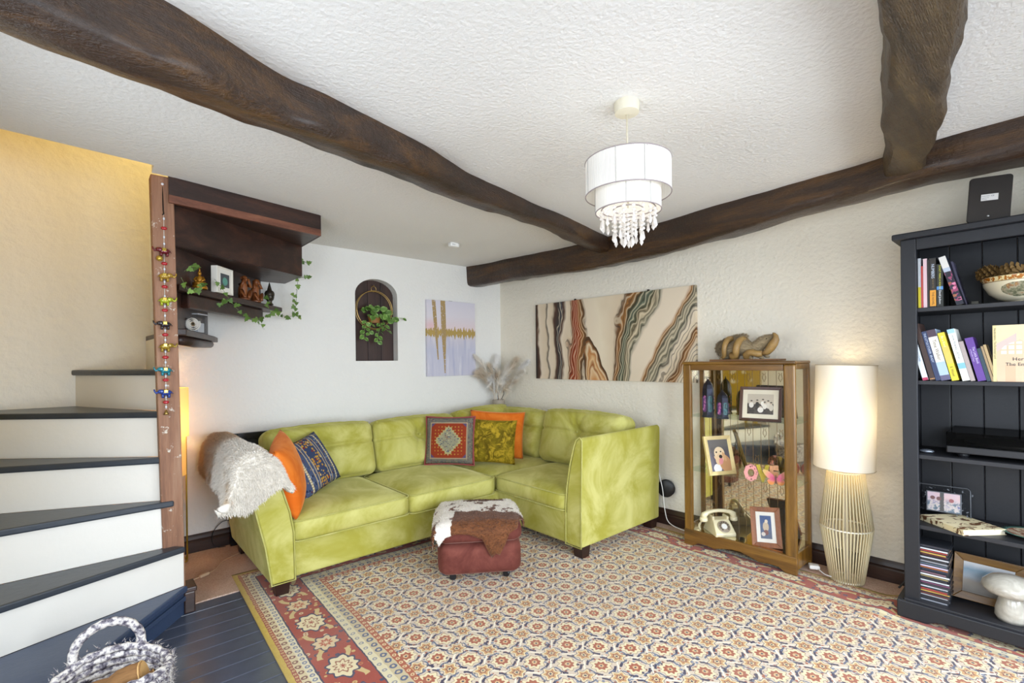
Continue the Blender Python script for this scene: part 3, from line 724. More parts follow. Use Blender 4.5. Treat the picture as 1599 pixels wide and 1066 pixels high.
def kilim_red():
    b = NB('red_kilim_weave'); co = b.co(); s_ = b.sep(co); x, y_ = b.ab(s_[0]), b.ab(s_[1])
    m = b.mx(b.mul(x, 1/0.21), b.mul(y_, 1/0.2))
    d = b.add(b.mul(x, 1/0.115), b.mul(y_, 1/0.125))
    dj = b.add(d, b.mul(b.m_('SINE', b.mul(b.m_('ARCTAN2', y_, x), 22.0)), 0.06))
    sp = b.vor(co, 75, 'F1', rnd=0.5); spc = b.sep(b.vor(co, 75, 'F1', out='Color', rnd=0.5))
    red = b.mix(b.lt(b.vor(co, 36, 'F1', rnd=0.0), 0.22), '#8E3A24', '#A87A34')
    med = b.mix(b.lt(sp, 0.4), '#8E8A72', b.ramp(spc[0], [(0, '#3E4660'), (0.5, '#7A4A44'), (0.75, '#B8AE8C')], 'CONSTANT'))
    c = b.mix(b.lt(dj, 1.0), red, '#A69C6C'); c = b.mix(b.lt(dj, 0.86), c, med)
    cor = b.gt(b.add(b.mul(x, 1/0.15), b.mul(y_, 1/0.145)), 1.72)
    c = b.mix(cor, c, '#5A4A68')
    brd = b.mix(b.lt(sp, 0.33), '#6E6A60', b.ramp(spc[1], [(0, '#3C4258'), (0.4, '#8E8468'), (0.8, '#6A3C38')], 'CONSTANT'))
    dash = b.gt(b.m_('FRACT', b.mul(b.add(s_[0], s_[1]), 70)), 0.5)
    c = b.mix(b.gt(m, 0.70), c, b.mix(dash, '#C8BE96', '#6A3430')); c = b.mix(b.gt(m, 0.745), c, brd); c = b.mix(b.gt(m, 0.93), c, '#8A4A44')
    b.set(color=c, rough=0.95, spec=0.1); b.bump(b.noise(co, 300, 2), 0.4, 0.002); return b.m
def kilim_blue():
    b = NB('blue_tapestry_weave'); co = b.co(); s_ = b.sep(co); x, y_ = s_[0], s_[1]
    sp = b.vor(co, 48, 'F1', rnd=0.6); spc = b.sep(b.vor(co, 48, 'F1', out='Color', rnd=0.6))
    c = b.mix(b.lt(sp, 0.36), '#4A5572', b.ramp(spc[0], [(0, '#2C3450'), (0.35, '#7A86A0'), (0.6, '#8E7A62'), (0.8, '#5A3440')], 'CONSTANT'))
    fl2 = b.mix(b.lt(sp, 0.44), '#3A4664', b.ramp(spc[1], [(0, '#C2953E'), (0.4, '#B8843A'), (0.62, '#7A2E30'), (0.8, '#D0B070')], 'CONSTANT'))
    c = b.mix(b.band(b.ab(x), -1, 0.052), c, fl2)
    for k in (0.057, 0.083, 0.128): c = b.mix(b.lt(b.ab(b.sub(b.ab(x), k)), 0.0035), c, '#B8A886')
    zz = b.gt(b.m_('FRACT', b.mul(y_, 60)), 0.5)
    c = b.mix(b.band(b.ab(x), 0.128, 0.142), c, b.mix(zz, '#D6CCAC', '#A89C7C'))
    c = b.mix(b.gt(b.ab(y_), 0.182), c, '#5E6A76')
    b.set(color=c, rough=0.95, spec=0.1); b.bump(b.noise(co, 300, 2), 0.4, 0.002); return b.m
M_ORANGE = velvet('orange_velvet', '#D9691A', '#E8812E', 7, 0.5, '#FFC890')
M_OLIVE = velvet('mustard_olive_crushed_velvet', '#5A4A08', '#8A7818', 6, 0.5, '#B89A2A', crush=14)
scatter('cushion', 'tawny orange velvet cushion propped against the fur-draped sofa arm', 0.43, 0.43, 0.17, M_ORANGE, (-2.395, -0.90, 0.445), -22, 14, 10, 1)
scatter('cushion', 'blue tapestry cushion with gold flowers leaning on the orange one', 0.42, 0.38, 0.13, kilim_blue(), (-2.165, -0.71, 0.462), -56, 28, 9, 2)
scatter('cushion', 'red and grey kilim cushion with a pale diamond medallion', 0.42, 0.40, 0.13, kilim_red(), (-1.13, -0.665, 0.455), -137.5, 10, 0, 3, pipe=simple('dusty_red_piping', '#9A4A4A', 0.9))
scatter('cushion', 'mustard olive crushed velvet cushion beside the red kilim one', 0.42, 0.37, 0.15, M_OLIVE, (-0.83, -0.83, 0.45), -136, 10, -3, 4)
scatter('cushion', 'bright orange velvet cushion mostly hidden behind the olive one', 0.50, 0.42, 0.14, M_ORANGE, (-0.66, -0.69, 0.45), -134, 12, -3, 5)

# ------------------------------------------------------------------ fur throw on the left arm
def fur_mat(name, base, patch, scale, lo, hi, extra=None):
    b = NB(name); co = b.co()
    f = b.smooth(b.noise(co, scale, 3, 0.5), lo, hi)
    c = b.mix(f, base, patch)
    if extra: c = b.mix(b.mul(b.smooth(b.sep(co)[1], extra[1], extra[2]), 0.75), c, extra[0])
    b.set(color=c, rough=0.8, spec=0.2, sheen=0.3); return b.m
def build_throw():
    sec = [(-2.50, 0.60), (-2.545, 0.71), (-2.595, 0.79), (-2.655, 0.835), (-2.725, 0.825), (-2.775, 0.765), (-2.785, 0.69), (-2.785, 0.61)]
    th = thing('fur_throw', 'cream and tan faux fur throw draped over the sofa arm', 'throw', (-2.65, -0.7, 0.8))
    nu, nv = 34, 44; V = []
    def sec_at(t):
        t = t*(len(sec)-1); i = min(int(t), len(sec)-2); k = t-i
        return Vector((sec[i][0]+(sec[i+1][0]-sec[i][0])*k, 0, sec[i][1]+(sec[i+1][1]-sec[i][1])*k))
    for j in range(nv+1):
        v = j/nv
        for i in range(nu+1):
            u = i/nu; umin = 0.42-0.42*min(1, v*1.7); uu = umin+(1-umin)*u
            p = sec_at(uu)
            y_ = -0.16-0.98*min(v, 0.78)/0.78; front = max(0, (v-0.78)/0.22)
            low = max(0, (uu-0.72)/0.28)
            p.z -= low*(0.05*v+0.02*math.sin(v*9))
            p.x -= low*0.05*v
            p.y = y_-0.03*min(1, front*3)-0.012*math.sin(uu*7)*front
            dr = [(0, 0.0), (0.25, 0.14), (0.42, 0.27), (0.58, 0.31), (0.74, 0.22), (0.9, 0.09), (1.0, -0.02)]
            for q in range(len(dr)-1):
                if dr[q][0] <= uu <= dr[q+1][0]: p.z -= front*(dr[q][1]+(dr[q+1][1]-dr[q][1])*(uu-dr[q][0])/(dr[q+1][0]-dr[q][0])); break
            p.x -= front*0.07*max(0, uu-0.4)
            p.z += 0.012*fbm(uu*6, v*6, 2.0); p.x += 0.014*fbm(uu*5+9, v*7, 4.0)
            V.append(p-Vector((-2.65, -0.7, 0.8)))
    F = [(j*(nu+1)+i, j*(nu+1)+i+1, (j+1)*(nu+1)+i+1, (j+1)*(nu+1)+i) for j in range(nv) for i in range(nu)]
    m = fur_mat('cream_tan_fur', '#F0EAE0', '#BCA07A', 5, 0.56, 0.72, ('#B08A5A', -0.05, 0.35))
    o = G().raw(V, F).obj('backing', m, th, smooth=True)
    if sum(p.normal.z for p in o.data.polygons) < 0: o.data.flip_normals()
    md = o.modifiers.new('thick', 'SOLIDIFY'); md.thickness = 0.02; md.offset = -1
    fur('fur', tris_of(o), 42000, 0.024, m, th, 0.25, 0.0013, 3, Vector((0, -0.25, -0.3)), 0.45)
build_throw()

# ------------------------------------------------------------------ footstool and cowhide
def build_stool():
    a = math.radians(-34.5); c0 = (-1.515, -1.56, 0.008)
    m = velvet('maroon_brown_velour', '#5E2F28', '#7C463C', 5, 0.35, '#E0A898')
    st_ = thing('footstool', 'square maroon velour footstool on castors in front of the sofa', 'footstool', c0, a)
    def fnb(p, u):
        k = (1-u.z**4); p.x += 0.014*math.copysign(k, u.x)*(abs(u.x) > 0.95)*(1-u.y**4); p.y += 0.014*math.copysign(k, u.y)*(abs(u.y) > 0.95)*(1-u.x**4); return p
    V, F = rbox((0.475, 0.455, 0.19), 0.045, 12, fnb); o = mesh('body', V, F, m, st_, True); o.location = (0, 0, 0.14)
    def fnl(p, u):
        p = fnb(p, u)
        if u.z > 0: p.z += 0.035*(1-u.x**2)*(1-u.y**2)*u.z
        return p
    V, F = rbox((0.485, 0.465, 0.11), 0.045, 12, fnl); o = mesh('lid', V, F, m, st_, True); o.location = (0, 0, 0.285)
    mc = simple('black_castor', '#17171A', 0.4); c1 = None
    for sx in (-1, 1):
        for sy in (-1, 1):
            if c1 is None:
                g = G().lathe([(0.0, -0.011), (0.016, -0.011), (0.02, -0.007), (0.02, 0.007), (0.016, 0.011), (0.0, 0.011)], 16, Matrix.Translation((0, 0, 0.02)) @ Matrix.Rotation(PI/2, 4, 'X'))
                g.box(-0.006, -0.015, 0.02, 0.006, 0.015, 0.05); c1 = g.obj('castor', mc, st_, smooth='auto', loc=(sx*0.16, sy*0.155, 0))
            else: share(c1, 'castor', st_, (sx*0.16, sy*0.155, 0), (0, 0, 0.6*sx+sy))
    # cowhide
    hide = thing('cowhide', 'brown and white cowhide draped over the footstool', 'hide', (c0[0], c0[1], 0.362), a)
    out = [(-0.30, -0.26), (-0.335, -0.20), (-0.275, -0.17), (-0.285, -0.02), (-0.29, 0.10), (-0.24, 0.16), (-0.22, 0.225), (-0.10, 0.22), (0.0, 0.235), (0.12, 0.225), (0.21, 0.235), (0.245, 0.16), (0.25, 0.04), (0.29, -0.03), (0.30, -0.10), (0.255, -0.11), (0.225, -0.18),
           (0.205, -0.245), (0.16, -0.27), (0.135, -0.33), (0.105, -0.385), (0.085, -0.375), (0.06, -0.395), (0.035, -0.35), (0.01, -0.295), (-0.06, -0.265), (-0.14, -0.262), (-0.19, -0.275), (-0.225, -0.32), (-0.245, -0.27), (-0.27, -0.33)]
    bm = bmesh.new(); vs_ = [bm.verts.new((x, y_, 0)) for x, y_ in out]
    bm.faces.new(vs_); bmesh.ops.triangulate(bm, faces=bm.faces[:]);
    for _ in range(4): bmesh.ops.subdivide_edges(bm, edges=[e for e in bm.edges if e.calc_length() > 0.028], cuts=1); bmesh.ops.triangulate(bm, faces=bm.faces[:])
    bmesh.ops.recalc_face_normals(bm, faces=bm.faces)
    def drape(p):
        hx, hy = 0.25, 0.24; x, y_ = p.x*1.06, p.y*1.05
        ex, ey = max(0, abs(x)-hx), max(0, abs(y_)-hy)
        z = 0.028*(1-min(1, (x/hx)**2))*(1-min(1, (y_/hy)**2))
        if ex > 0: z -= ex*1.0; x = math.copysign(hx+min(ex, 0.03)*0.5+0.008, x)
        if ey > 0: z -= ey*1.0; y_ = math.copysign(hy+min(ey, 0.03)*0.5+0.010, y_)
        r = max(abs(x)/hx, abs(y_)/hy)
        if r > 0.86: z -= 0.10*(min(r, 1.0)-0.86)**1.5*3
        z += 0.005*fbm(p.x*14, p.y*14, 1.0)+0.003
        return Vector((x, y_, z))
    pts = {v.index: v.co.copy() for v in bm.verts}
    b = NB('brown_white_cowhide'); co = b.co(); s_ = b.sep(co)
    nz = b.noise(co, 9, 4, 0.6); y2 = b.add(s_[1], b.mul(b.sub(nz, 0.5), 0.16)); x2 = b.add(s_[0], b.mul(b.sub(b.noise(co, 8, 3), 0.5), 0.10))
    # brown saddle in front, brown patch at the back, small spots
    fr = b.mul(b.lt(y2, -0.085), b.gt(x2, -0.16))
    bk = b.mul(b.gt(y2, 0.125), b.band(x2, -0.06, 0.17)); spn = b.mul(b.gt(b.noise(co, 16, 2), 0.62), b.lt(b.ab(s_[1]), 0.2))
    pt = b.mx(b.mx(fr, bk), b.mx(spn, b.mul(b.lt(x2, -0.255), b.band(y2, -0.27, -0.17))))
    brn = b.mix(b.noise(b.mapping(co, (18, 60, 20)), 1.0, 3), '#4E2A14', '#8C5630')
    b.set(color=b.mix(pt, '#EFE9E0', brn), rough=0.7, spec=0.25, sheen=0.2)
    b.bump(b.noise(b.mapping(co, (120, 30, 60)), 1.0, 3), 0.4, 0.003)
    for v in bm.verts: v.co = drape(v.co)
    bmesh.ops.recalc_face_normals(bm, faces=bm.faces)
    me = bpy.data.meshes.new('skin'); bm.to_mesh(me); bm.free(); me.materials.append(b.m)
    me.polygons.foreach_set('use_smooth', [True]*len(me.polygons))
    o = bpy.data.objects.new('skin', me); link(o, hide)
    if sum(p.normal.z for p in me.polygons) < 0: me.flip_normals()
    fur('fur', tris_of(o), 11000, 0.017, b.m, hide, 0.25, 0.0010, 5, Vector((0, -0.9, 0.0)), 0.3)
    md = o.modifiers.new('thick', 'SOLIDIFY'); md.thickness = 0.004; md.offset = 0
build_stool()
# ------------------------------------------------------------------ shared small materials
def rel(o): o.location = -Vector(o.parent.location); return o      # mesh made in room coordinates under an unrotated thing
def glass_mat(name, tint=(1, 1, 1, 1), gloss=0.07):
    m = bpy.data.materials.new(name); m.use_nodes = True; t = m.node_tree; t.nodes.clear()
    o = t.nodes.new('ShaderNodeOutputMaterial'); mx = t.nodes.new('ShaderNodeMixShader'); tr = t.nodes.new('ShaderNodeBsdfTransparent'); gl = t.nodes.new('ShaderNodeBsdfGlossy')
    lw_ = t.nodes.new('ShaderNodeLayerWeight'); lw_.inputs[0].default_value = 0.5; pw_ = t.nodes.new('ShaderNodeMath'); pw_.operation = 'POWER'; t.links.new(lw_.outputs['Facing'], pw_.inputs[0]); pw_.inputs[1].default_value = 4.0
    fr = t.nodes.new('ShaderNodeMath'); fr.operation = 'MULTIPLY_ADD'; t.links.new(pw_.outputs[0], fr.inputs[0]); fr.inputs[1].default_value = 0.35; fr.inputs[2].default_value = gloss*0.4
    tr.inputs[0].default_value = tint; gl.inputs['Roughness'].default_value = 0.02
    t.links.new(fr.outputs[0], mx.inputs[0]); t.links.new(tr.outputs[0], mx.inputs[1]); t.links.new(gl.outputs[0], mx.inputs[2]); t.links.new(mx.outputs[0], o.inputs[0])
    return m
M_GLASS = glass_mat('clear_glass')
M_GLASSG = glass_mat('green_edged_glass', (0.90, 0.96, 0.93, 1))
M_WALNUT = wood('golden_walnut_veneer', '#46300E', '#76521C', '#9C742C', 0.35, 2.0, 'Z', 0.3, 0.15)
M_WALNUTY = wood('golden_walnut_veneer_rail', '#46300E', '#704C1C', '#946C2A', 0.35, 2.0, 'Y', 0.3, 0.15)
def shade_mat(name, c, emit, strength, ribs=0):
    m = bpy.data.materials.new(name); m.use_nodes = True; t = m.node_tree; b = t.nodes['Principled BSDF']
    o = t.nodes['Material Output']; tl = t.nodes.new('ShaderNodeBsdfTranslucent'); mx = t.nodes.new('ShaderNodeMixShader')
    b.inputs['Base Color'].default_value = col(c); b.inputs['Roughness'].default_value = 0.9; b.inputs['Specular IOR Level'].default_value = 0.1
    b.inputs['Emission Color'].default_value = col(emit); b.inputs['Emission Strength'].default_value = strength
    tl.inputs[0].default_value = col(c); mx.inputs[0].default_value = 0.16
    t.links.new(b.outputs[0], mx.inputs[1]); t.links.new(tl.outputs[0], mx.inputs[2]); t.links.new(mx.outputs[0], o.inputs[0])
    return m

# ------------------------------------------------------------------ glazed display cabinet
CB = Vector((-0.08, -2.6, 0.012))
cab = thing('display_cabinet', 'walnut display cabinet with glass shelves and mirrored back', 'cabinet', CB)
def K(g, name, mat, **k): o = g.obj(name, mat, cab, **k); o.location = (-CB.x, -CB.y, 0); return o
ya, yb, xf, xb, zt = -2.243, -2.957, -0.215, 0.052, 1.275
# front stiles
K(G().box(xf, ya-0.058, 0, xf+0.03, ya, zt-0.02), 'stile', M_WALNUT, bevel=0.008)
K(G().box(xf, yb, 0, xf+0.03, yb+0.066, zt-0.02), 'stile', M_WALNUT, bevel=0.012, seg=3)
# rear posts
K(G().box(xb-0.03, ya-0.032, 0, xb, ya, zt-0.02), 'post', M_WALNUT, bevel=0.003)
K(G().box(xb-0.03, yb, 0, xb, yb+0.032, zt-0.02), 'post', M_WALNUT, bevel=0.003)
# inner upright seen through the left glass
K(G().box(xf+0.055, ya-0.026, 0.10, xf+0.08, ya-0.004, zt-0.02), 'upright', M_WALNUT, bevel=0.002)
K(G().box(xf-0.006, yb-0.004, zt-0.02, xb, ya+0.004, zt), 'top', M_WALNUTY, bevel=0.007)
K(G().box(xf+0.004, yb+0.066, zt-0.06, xf+0.026, ya-0.058, zt-0.02), 'rail', M_WALNUTY, bevel=0.003)
for y0 in (ya-0.02, yb): K(G().box(xf+0.03, y0, zt-0.05, xb-0.03, y0+0.02, zt-0.02), 'side_rail', M_WALNUT, bevel=0.002)
for y0 in (ya-0.02, yb): K(G().box(xf+0.03, y0, 0.03, xb-0.03, y0+0.02, 0.125), 'side_panel', M_WALNUT, bevel=0.002)
pr = [(0, 0), (0.09, 0.0), (0.14, 0.024), (0.22, 0.026), (0.30, 0.018), (0.38, 0.036), (0.46, 0.048), (0.54, 0.048), (0.62, 0.036), (0.70, 0.018), (0.78, 0.026), (0.86, 0.024), (0.91, 0.0), (1, 0)]
ap = [(ya+(yb-ya)*t, z) for t, z in pr] + [(yb, 0.108), (ya, 0.108)]
g = G(); n = len(ap)
g.raw([(xf-0.006, y_, z) for y_, z in ap]+[(xf+0.016, y_, z) for y_, z in ap], [tuple(range(n)), tuple(range(n, 2*n))[::-1]]+[(i, n+i, n+(i+1) % n, (i+1) % n) for i in range(n)])
K(g, 'apron', M_WALNUTY, bevel=0.004)
def mirror_mat():
    b = NB('antique_gold_mirror'); b.set(color='#EADFBE', metal=1.0, rough=0.03); return b.m
M_MIRROR = mirror_mat()
K(G().box(xf+0.02, yb+0.02, 0.09, xb-0.012, ya-0.02, 0.105), 'bottom', M_MIRROR)
K(G().box(xb-0.022, yb+0.032, 0.105, xb-0.014, ya-0.032, zt-0.05), 'mirror', M_MIRROR)
K(G().box(xb-0.013, yb+0.032, 0.09, xb-0.004, ya-0.032, zt-0.05), 'back_board', M_WALNUT)
# gilded stripes and lyre motifs on the mirror
M_GILT = simple('brown_gilt_line', '#7A5A24', 0.5)
ys = [ya-0.07-0.0505*i for i in range(12)]
for y_ in ys: K(G().box(xb-0.0235, y_-0.0012, 0.105, xb-0.022, y_+0.0012, zt-0.06), 'gilt_stripe', M_GILT)
for i in range(11):
    for j in range(6):
        if (i+j) % 2: continue
        yc, zc = ys[i]-0.025, 0.24+0.185*j; g = G()
        for s_ in (-1, 1):
            g.tube([(xb-0.023, yc+s_*0.010, zc+0.03), (xb-0.023, yc+s_*0.004, zc+0.02), (xb-0.023, yc+s_*0.010, zc+0.005), (xb-0.023, yc+s_*0.011, zc-0.008), (xb-0.023, yc+s_*0.003, zc-0.02)], 0.0014, 4)
        g.ball((xb-0.023, yc, zc-0.026), (0.001, 0.004, 0.003), 6, 4); K(g, 'lyre_motif', M_GILT)
for z in (0.897, 0.517): K(G().box(xf+0.035, yb+0.006, z-0.006, xb-0.024, ya-0.006, z), 'shelf', M_GLASSG)
for y_ in (ya-0.010, yb+0.010): K(G().box(xf+0.03, y_-0.002, 0.125, xb-0.03, y_+0.002, zt-0.05), 'side_pane', M_GLASS)
K(G().box(xf+0.012, yb+0.066, 0.108, xf+0.015, (ya+yb)/2+0.02, zt-0.06), 'front_pane', M_GLASS)
K(G().box(xf+0.020, (ya+yb)/2-0.02, 0.108, xf+0.023, ya-0.058, zt-0.06), 'front_pane', M_GLASS)

# lanterns
M_LAN = simple('blue_black_lantern_metal', '#23283A', 0.45, 0.6)
def lantern(x, y_, z, h, r, rot, label):
    t = thing('lantern', label, 'lantern', (x, y_, z), (0, 0, rot), 'moroccan style lanterns in the cabinet')
    hx = lambda rr, zz, k=6: [(rr*math.cos(2*PI*i/k+PI/6), rr*math.sin(2*PI*i/k+PI/6), zz) for i in range(k)]
    lv = [(r*1.12, 0), (r*1.12, 0.02*h), (r*0.95, 0.07*h), (r*0.95, 0.10*h), (r, 0.11*h), (r, 0.62*h), (r*0.96, 0.72*h), (r*0.78, 0.82*h), (r*0.45, 0.90*h), (r*0.15, 0.945*h)]
    v = []; f = []
    for rr, zz in lv: v += hx(rr, zz)
    for k in range(len(lv)-1):
        for i in range(6): f.append((k*6+i, k*6+(i+1) % 6, (k+1)*6+(i+1) % 6, (k+1)*6+i))
    f += [tuple(range(6))[::-1], tuple((len(lv)-1)*6+i for i in range(6))]
    G().raw(v, f).obj('body', M_LAN, t, bevel=0.0015)
    ga = G().tube([(0.012*math.cos(a)*h/0.28, 0, 0.965*h+0.012*math.sin(a)*h/0.28) for a in [2*PI*k/14 for k in range(14)]], 0.0018, 5, closed=True); ga.ball((0, 0, 0.945*h), 0.006, 8, 6)
    ga.obj('ring', M_LAN, t, smooth=True)
    for i in range(6):
        a = 2*PI*i/6+PI/3+PI/6; a = 2*PI*(i+0.5)/6+PI/6
        rr = r*math.cos(PI/6)+0.0015; cc = ('#B8558A', '#2E6A72', '#6A3C7A')[i % 3] if i % 2 == 0 else '#2F6468'
        R_ = Matrix.Rotation(a, 4, 'Z')
        w_ = r*0.32; o = []
        for q in range(9):
            th = PI*q/8; o.append((w_*math.cos(th), 0.50*h+w_*math.sin(th)))
        o += [(-w_, 0.17*h), (-w_*0.5, 0.14*h), (w_*0.5, 0.14*h), (w_, 0.17*h)]
        gp = G(); m_ = len(o)
        gp.raw([(rr, y2, z2) for y2, z2 in o]+[(rr+0.0015, y2, z2) for y2, z2 in o], [tuple(range(m_))[::-1], tuple(range(m_, 2*m_))]+[(k, (k+1) % m_, m_+(k+1) % m_, m_+k) for k in range(m_)], R_)
        pm = simple('lantern_glass_'+cc, cc, 0.25)
        po = gp.obj('pane', pm, t)
        fg = G()   # filigree over each pane
        rnd = random.Random(i)
        for q in range(16):
            yy, zz = rnd.uniform(-w_*0.75, w_*0.75), rnd.uniform(0.19*h, 0.54*h)
            fg.tube([(rr+0.002, yy+0.004*math.cos(b_), zz+0.005*math.sin(b_)) for b_ in [2*PI*k/6 for k in range(6)]], 0.0008, 3, closed=True, M=R_)
        fg.obj('filigree', simple('pink_filigree', '#E28AB4', 0.5) if i % 2 == 0 else M_LAN, po)
    return t
lantern(-0.105, -2.372, 0.899, 0.275, 0.040, math.radians(-15), 'taller dark lantern with pink and teal glass, top shelf of cabinet')
lantern(-0.125, -2.482, 0.899, 0.195, 0.040, math.radians(-8), 'shorter dark lantern with violet glass beside the taller one')

# picture frames (upright, leaning back); local: x across, z up, front = -y
def photo(name, label, base, face, tilt, w_, h_, fw, frame_mat, mount, img_mat, mount_w=0.02, depth=0.016, roll=0, group=None, prop=True, fprof=0.004, cat='picture frame'):
    t = thing(name, label, cat, (0, 0, 0), (0, 0, 0), group)
    t.matrix_world = Matrix.Translation(base) @ Matrix.Rotation(math.radians(face+90), 4, 'Z') @ Matrix.Rotation(math.radians(-tilt), 4, 'X') @ Matrix.Rotation(math.radians(roll), 4, 'Y')
    for nm, (x0, z0, x1, z1) in {'l': (-w_/2, 0, -w_/2+fw, h_), 'r': (w_/2-fw, 0, w_/2, h_), 'b': (-w_/2, 0, w_/2, fw), 't': (-w_/2, h_-fw, w_/2, h_)}.items():
        # mitred moulding piece
        if nm in 'lr':
            s_ = 1 if nm == 'l' else -1; xo, xi = (x0, x1) if nm == 'l' else (x1, x0)
            q = [(xo, 0), (xi, fw), (xi, h_-fw), (xo, h_)]
        else:
            zo, zi = (z0, z1) if nm == 'b' else (z1, z0)
            q = [(-w_/2, zo), (w_/2, zo), (w_/2-fw, zi), (-w_/2+fw, zi)]
        v = [(a, -depth/2, c) for a, c in q]+[(a, depth/2, c) for a, c in q]
        # raise the outer front edge a little for a moulded profile
        outer = [0, 3] if nm in 'lr' else [0, 1]
        for k in outer: v[k] = (v[k][0], v[k][1]-fprof, v[k][2])
        G().raw(v, [(0, 1, 2, 3), (7, 6, 5, 4), (0, 4, 5, 1), (1, 5, 6, 2), (2, 6, 7, 3), (3, 7, 4, 0)]).obj('moulding', frame_mat, t, bevel=0.002)
    if mount:
        G().box(-w_/2+fw*0.8, -depth/2+0.004, fw*0.8, w_/2-fw*0.8, -depth/2+0.006, h_-fw*0.8).obj('mount', mount, t)
    mw = mount_w if mount else 0.0
    G().box(-w_/2+fw*0.9+mw, -depth/2+0.003-(0.001 if not mount else 0), fw*0.9+mw, w_/2-fw*0.9-mw, -depth/2+0.004, h_-fw*0.9-mw).obj('print', img_mat, t)
    G().box(-w_/2+0.004, depth/2-0.003, 0.004, w_/2-0.004, depth/2+0.001, h_-0.004).obj('backing', simple('brown_backing_board', '#8A7A5E', 0.8), t)
    if prop:
        L = h_*0.78*math.tan(math.radians(tilt+9)); 
        G().raw([(-0.02, depth/2, h_*0.75), (0.02, depth/2, h_*0.75), (0.025, L, 0.0+L*math.tan(math.radians(tilt))*0.0), (-0.025, L, 0.0)], [(0, 1, 2, 3)]).obj('strut', simple('brown_backing_board', '#8A7A5E', 0.8), t).modifiers.new('thick', 'SOLIDIFY').thickness = 0.003
    return t
def group_photo():
    b = NB('sepia_family_group_print'); s_ = b.sep(b.co()); x, z = s_[0], s_[2]
    n1 = b.noise(b.co(), 60, 4, 0.7)
    c = b.mix(b.smooth(z, 0.10, 0.16), '#1C1A18', '#B7AC9A'); c = b.mix(b.smooth(b.add(z, b.mul(n1, 0.05)), 0.135, 0.142), b.mix(b.smooth(n1, 0.35, 0.62), '#14120F', '#5A5048'), '#C4B8A4')
    blobs = [(-0.052, 0.105, 0.014, 0.018, '#E6DFD2'), (-0.018, 0.110, 0.010, 0.018, '#2A2622'), (0.015, 0.115, 0.013, 0.018, '#EDE7DA'), (0.045, 0.105, 0.012, 0.02, '#D8CFC0'), (0.062, 0.092, 0.013, 0.022, '#CFC6B4'), (0.002, 0.075, 0.017, 0.018, '#F0EADF'), (0.025, 0.098, 0.012, 0.018, '#E9E2D4')]
    for (bx, bz, rx, rz, cc) in blobs:
        d = b.add(b.m_('POWER', b.mul(b.sub(x, bx), 1/rx), 2.0), b.m_('POWER', b.mul(b.sub(z, bz), 1/rz), 2.0)); c = b.mix(b.lt(d, 1.0), c, cc)
        d2 = b.add(b.m_('POWER', b.mul(b.sub(x, bx), 1/0.006), 2.0), b.m_('POWER', b.mul(b.sub(z, bz+rz+0.005), 1/0.0075), 2.0)); c = b.mix(b.lt(d2, 1.0), c, '#CDBBA2')
        d3 = b.add(b.m_('POWER', b.mul(b.sub(x, bx), 1/0.0065), 2.0), b.m_('POWER', b.mul(b.sub(z, bz+rz+0.010), 1/0.004), 2.0)); c = b.mix(b.lt(d3, 1.0), c, '#2A211C')
    b.set(color=c, rough=0.35); return b.m
M_MOUNT = simple('cream_mount_card', '#E6DCC4', 0.8)
photo('photo_frame', 'dark brown frame with sepia family group photo on top cabinet shelf', (-0.135, -2.725, 0.900), -168, 16, 0.245, 0.225, 0.019, simple('dark_brown_frame', '#4A2A20', 0.4), M_MOUNT, group_photo(), 0.030)
def dog_photo():
    b = NB('pale_dog_print'); s_ = b.sep(b.co()); x, z = s_[0], s_[2]; nz = b.noise(b.co(), 30, 4)
    def el(cx, cz, rx, rz, rot=0.0):
        dx, dz = b.sub(x, cx), b.sub(z, cz)
        if rot:
            c_, s2 = math.cos(rot), math.sin(rot); dx, dz = b.add(b.mul(dx, c_), b.mul(dz, s2)), b.sub(b.mul(dz, c_), b.mul(dx, s2))
        return b.lt(b.add(b.m_('POWER', b.mul(dx, 1/rx), 2.0), b.m_('POWER', b.mul(dz, 1/rz), 2.0)), 1.0)
    c = b.mix(b.smooth(z, 0.10, 0.2), b.mix(nz, '#4A4550', '#6A6470'), '#5E5A58')
    c = b.mix(el(-0.03, 0.045, 0.03, 0.03), c, '#E8E6E4')
    c = b.mix(el(0.035, 0.075, 0.045, 0.065, 0.4), c, '#C08E62'); c = b.mix(el(0.0, 0.145, 0.040, 0.042), c, '#E6CDA6')
    c = b.mix(el(-0.005, 0.105, 0.030, 0.04, -0.4), c, '#E2C096'); c = b.mix(el(0.034, 0.12, 0.012, 0.032, 0.3), c, '#CFA274')
    c = b.mix(el(0.004, 0.092, 0.016, 0.024, -0.3), c, '#D68A8A'); c = b.mix(el(0.006, 0.122, 0.013, 0.012), c, '#2E2622')
    c = b.mix(el(-0.022, 0.152, 0.006, 0.006), c, '#2A201A'); c = b.mix(el(0.012, 0.155, 0.006, 0.005), c, '#2A201A')
    c = b.mix(el(-0.036, 0.115, 0.006, 0.014, 0.5), c, '#E2C096')
    b.set(color=c, rough=0.35); return b.m
M_CREAMGOLD = simple('cream_gilt_frame', '#D9C48A', 0.4, 0.25, vary=0.2, vscale=40, bumps=(60, 0.3))
photo('photo_frame', 'cream gilt frame with smiling pale dog picture on middle cabinet shelf', (-0.150, -2.488, 0.521), -118, 15, 0.205, 0.262, 0.026, M_CREAMGOLD, None, dog_photo(), 0.0)
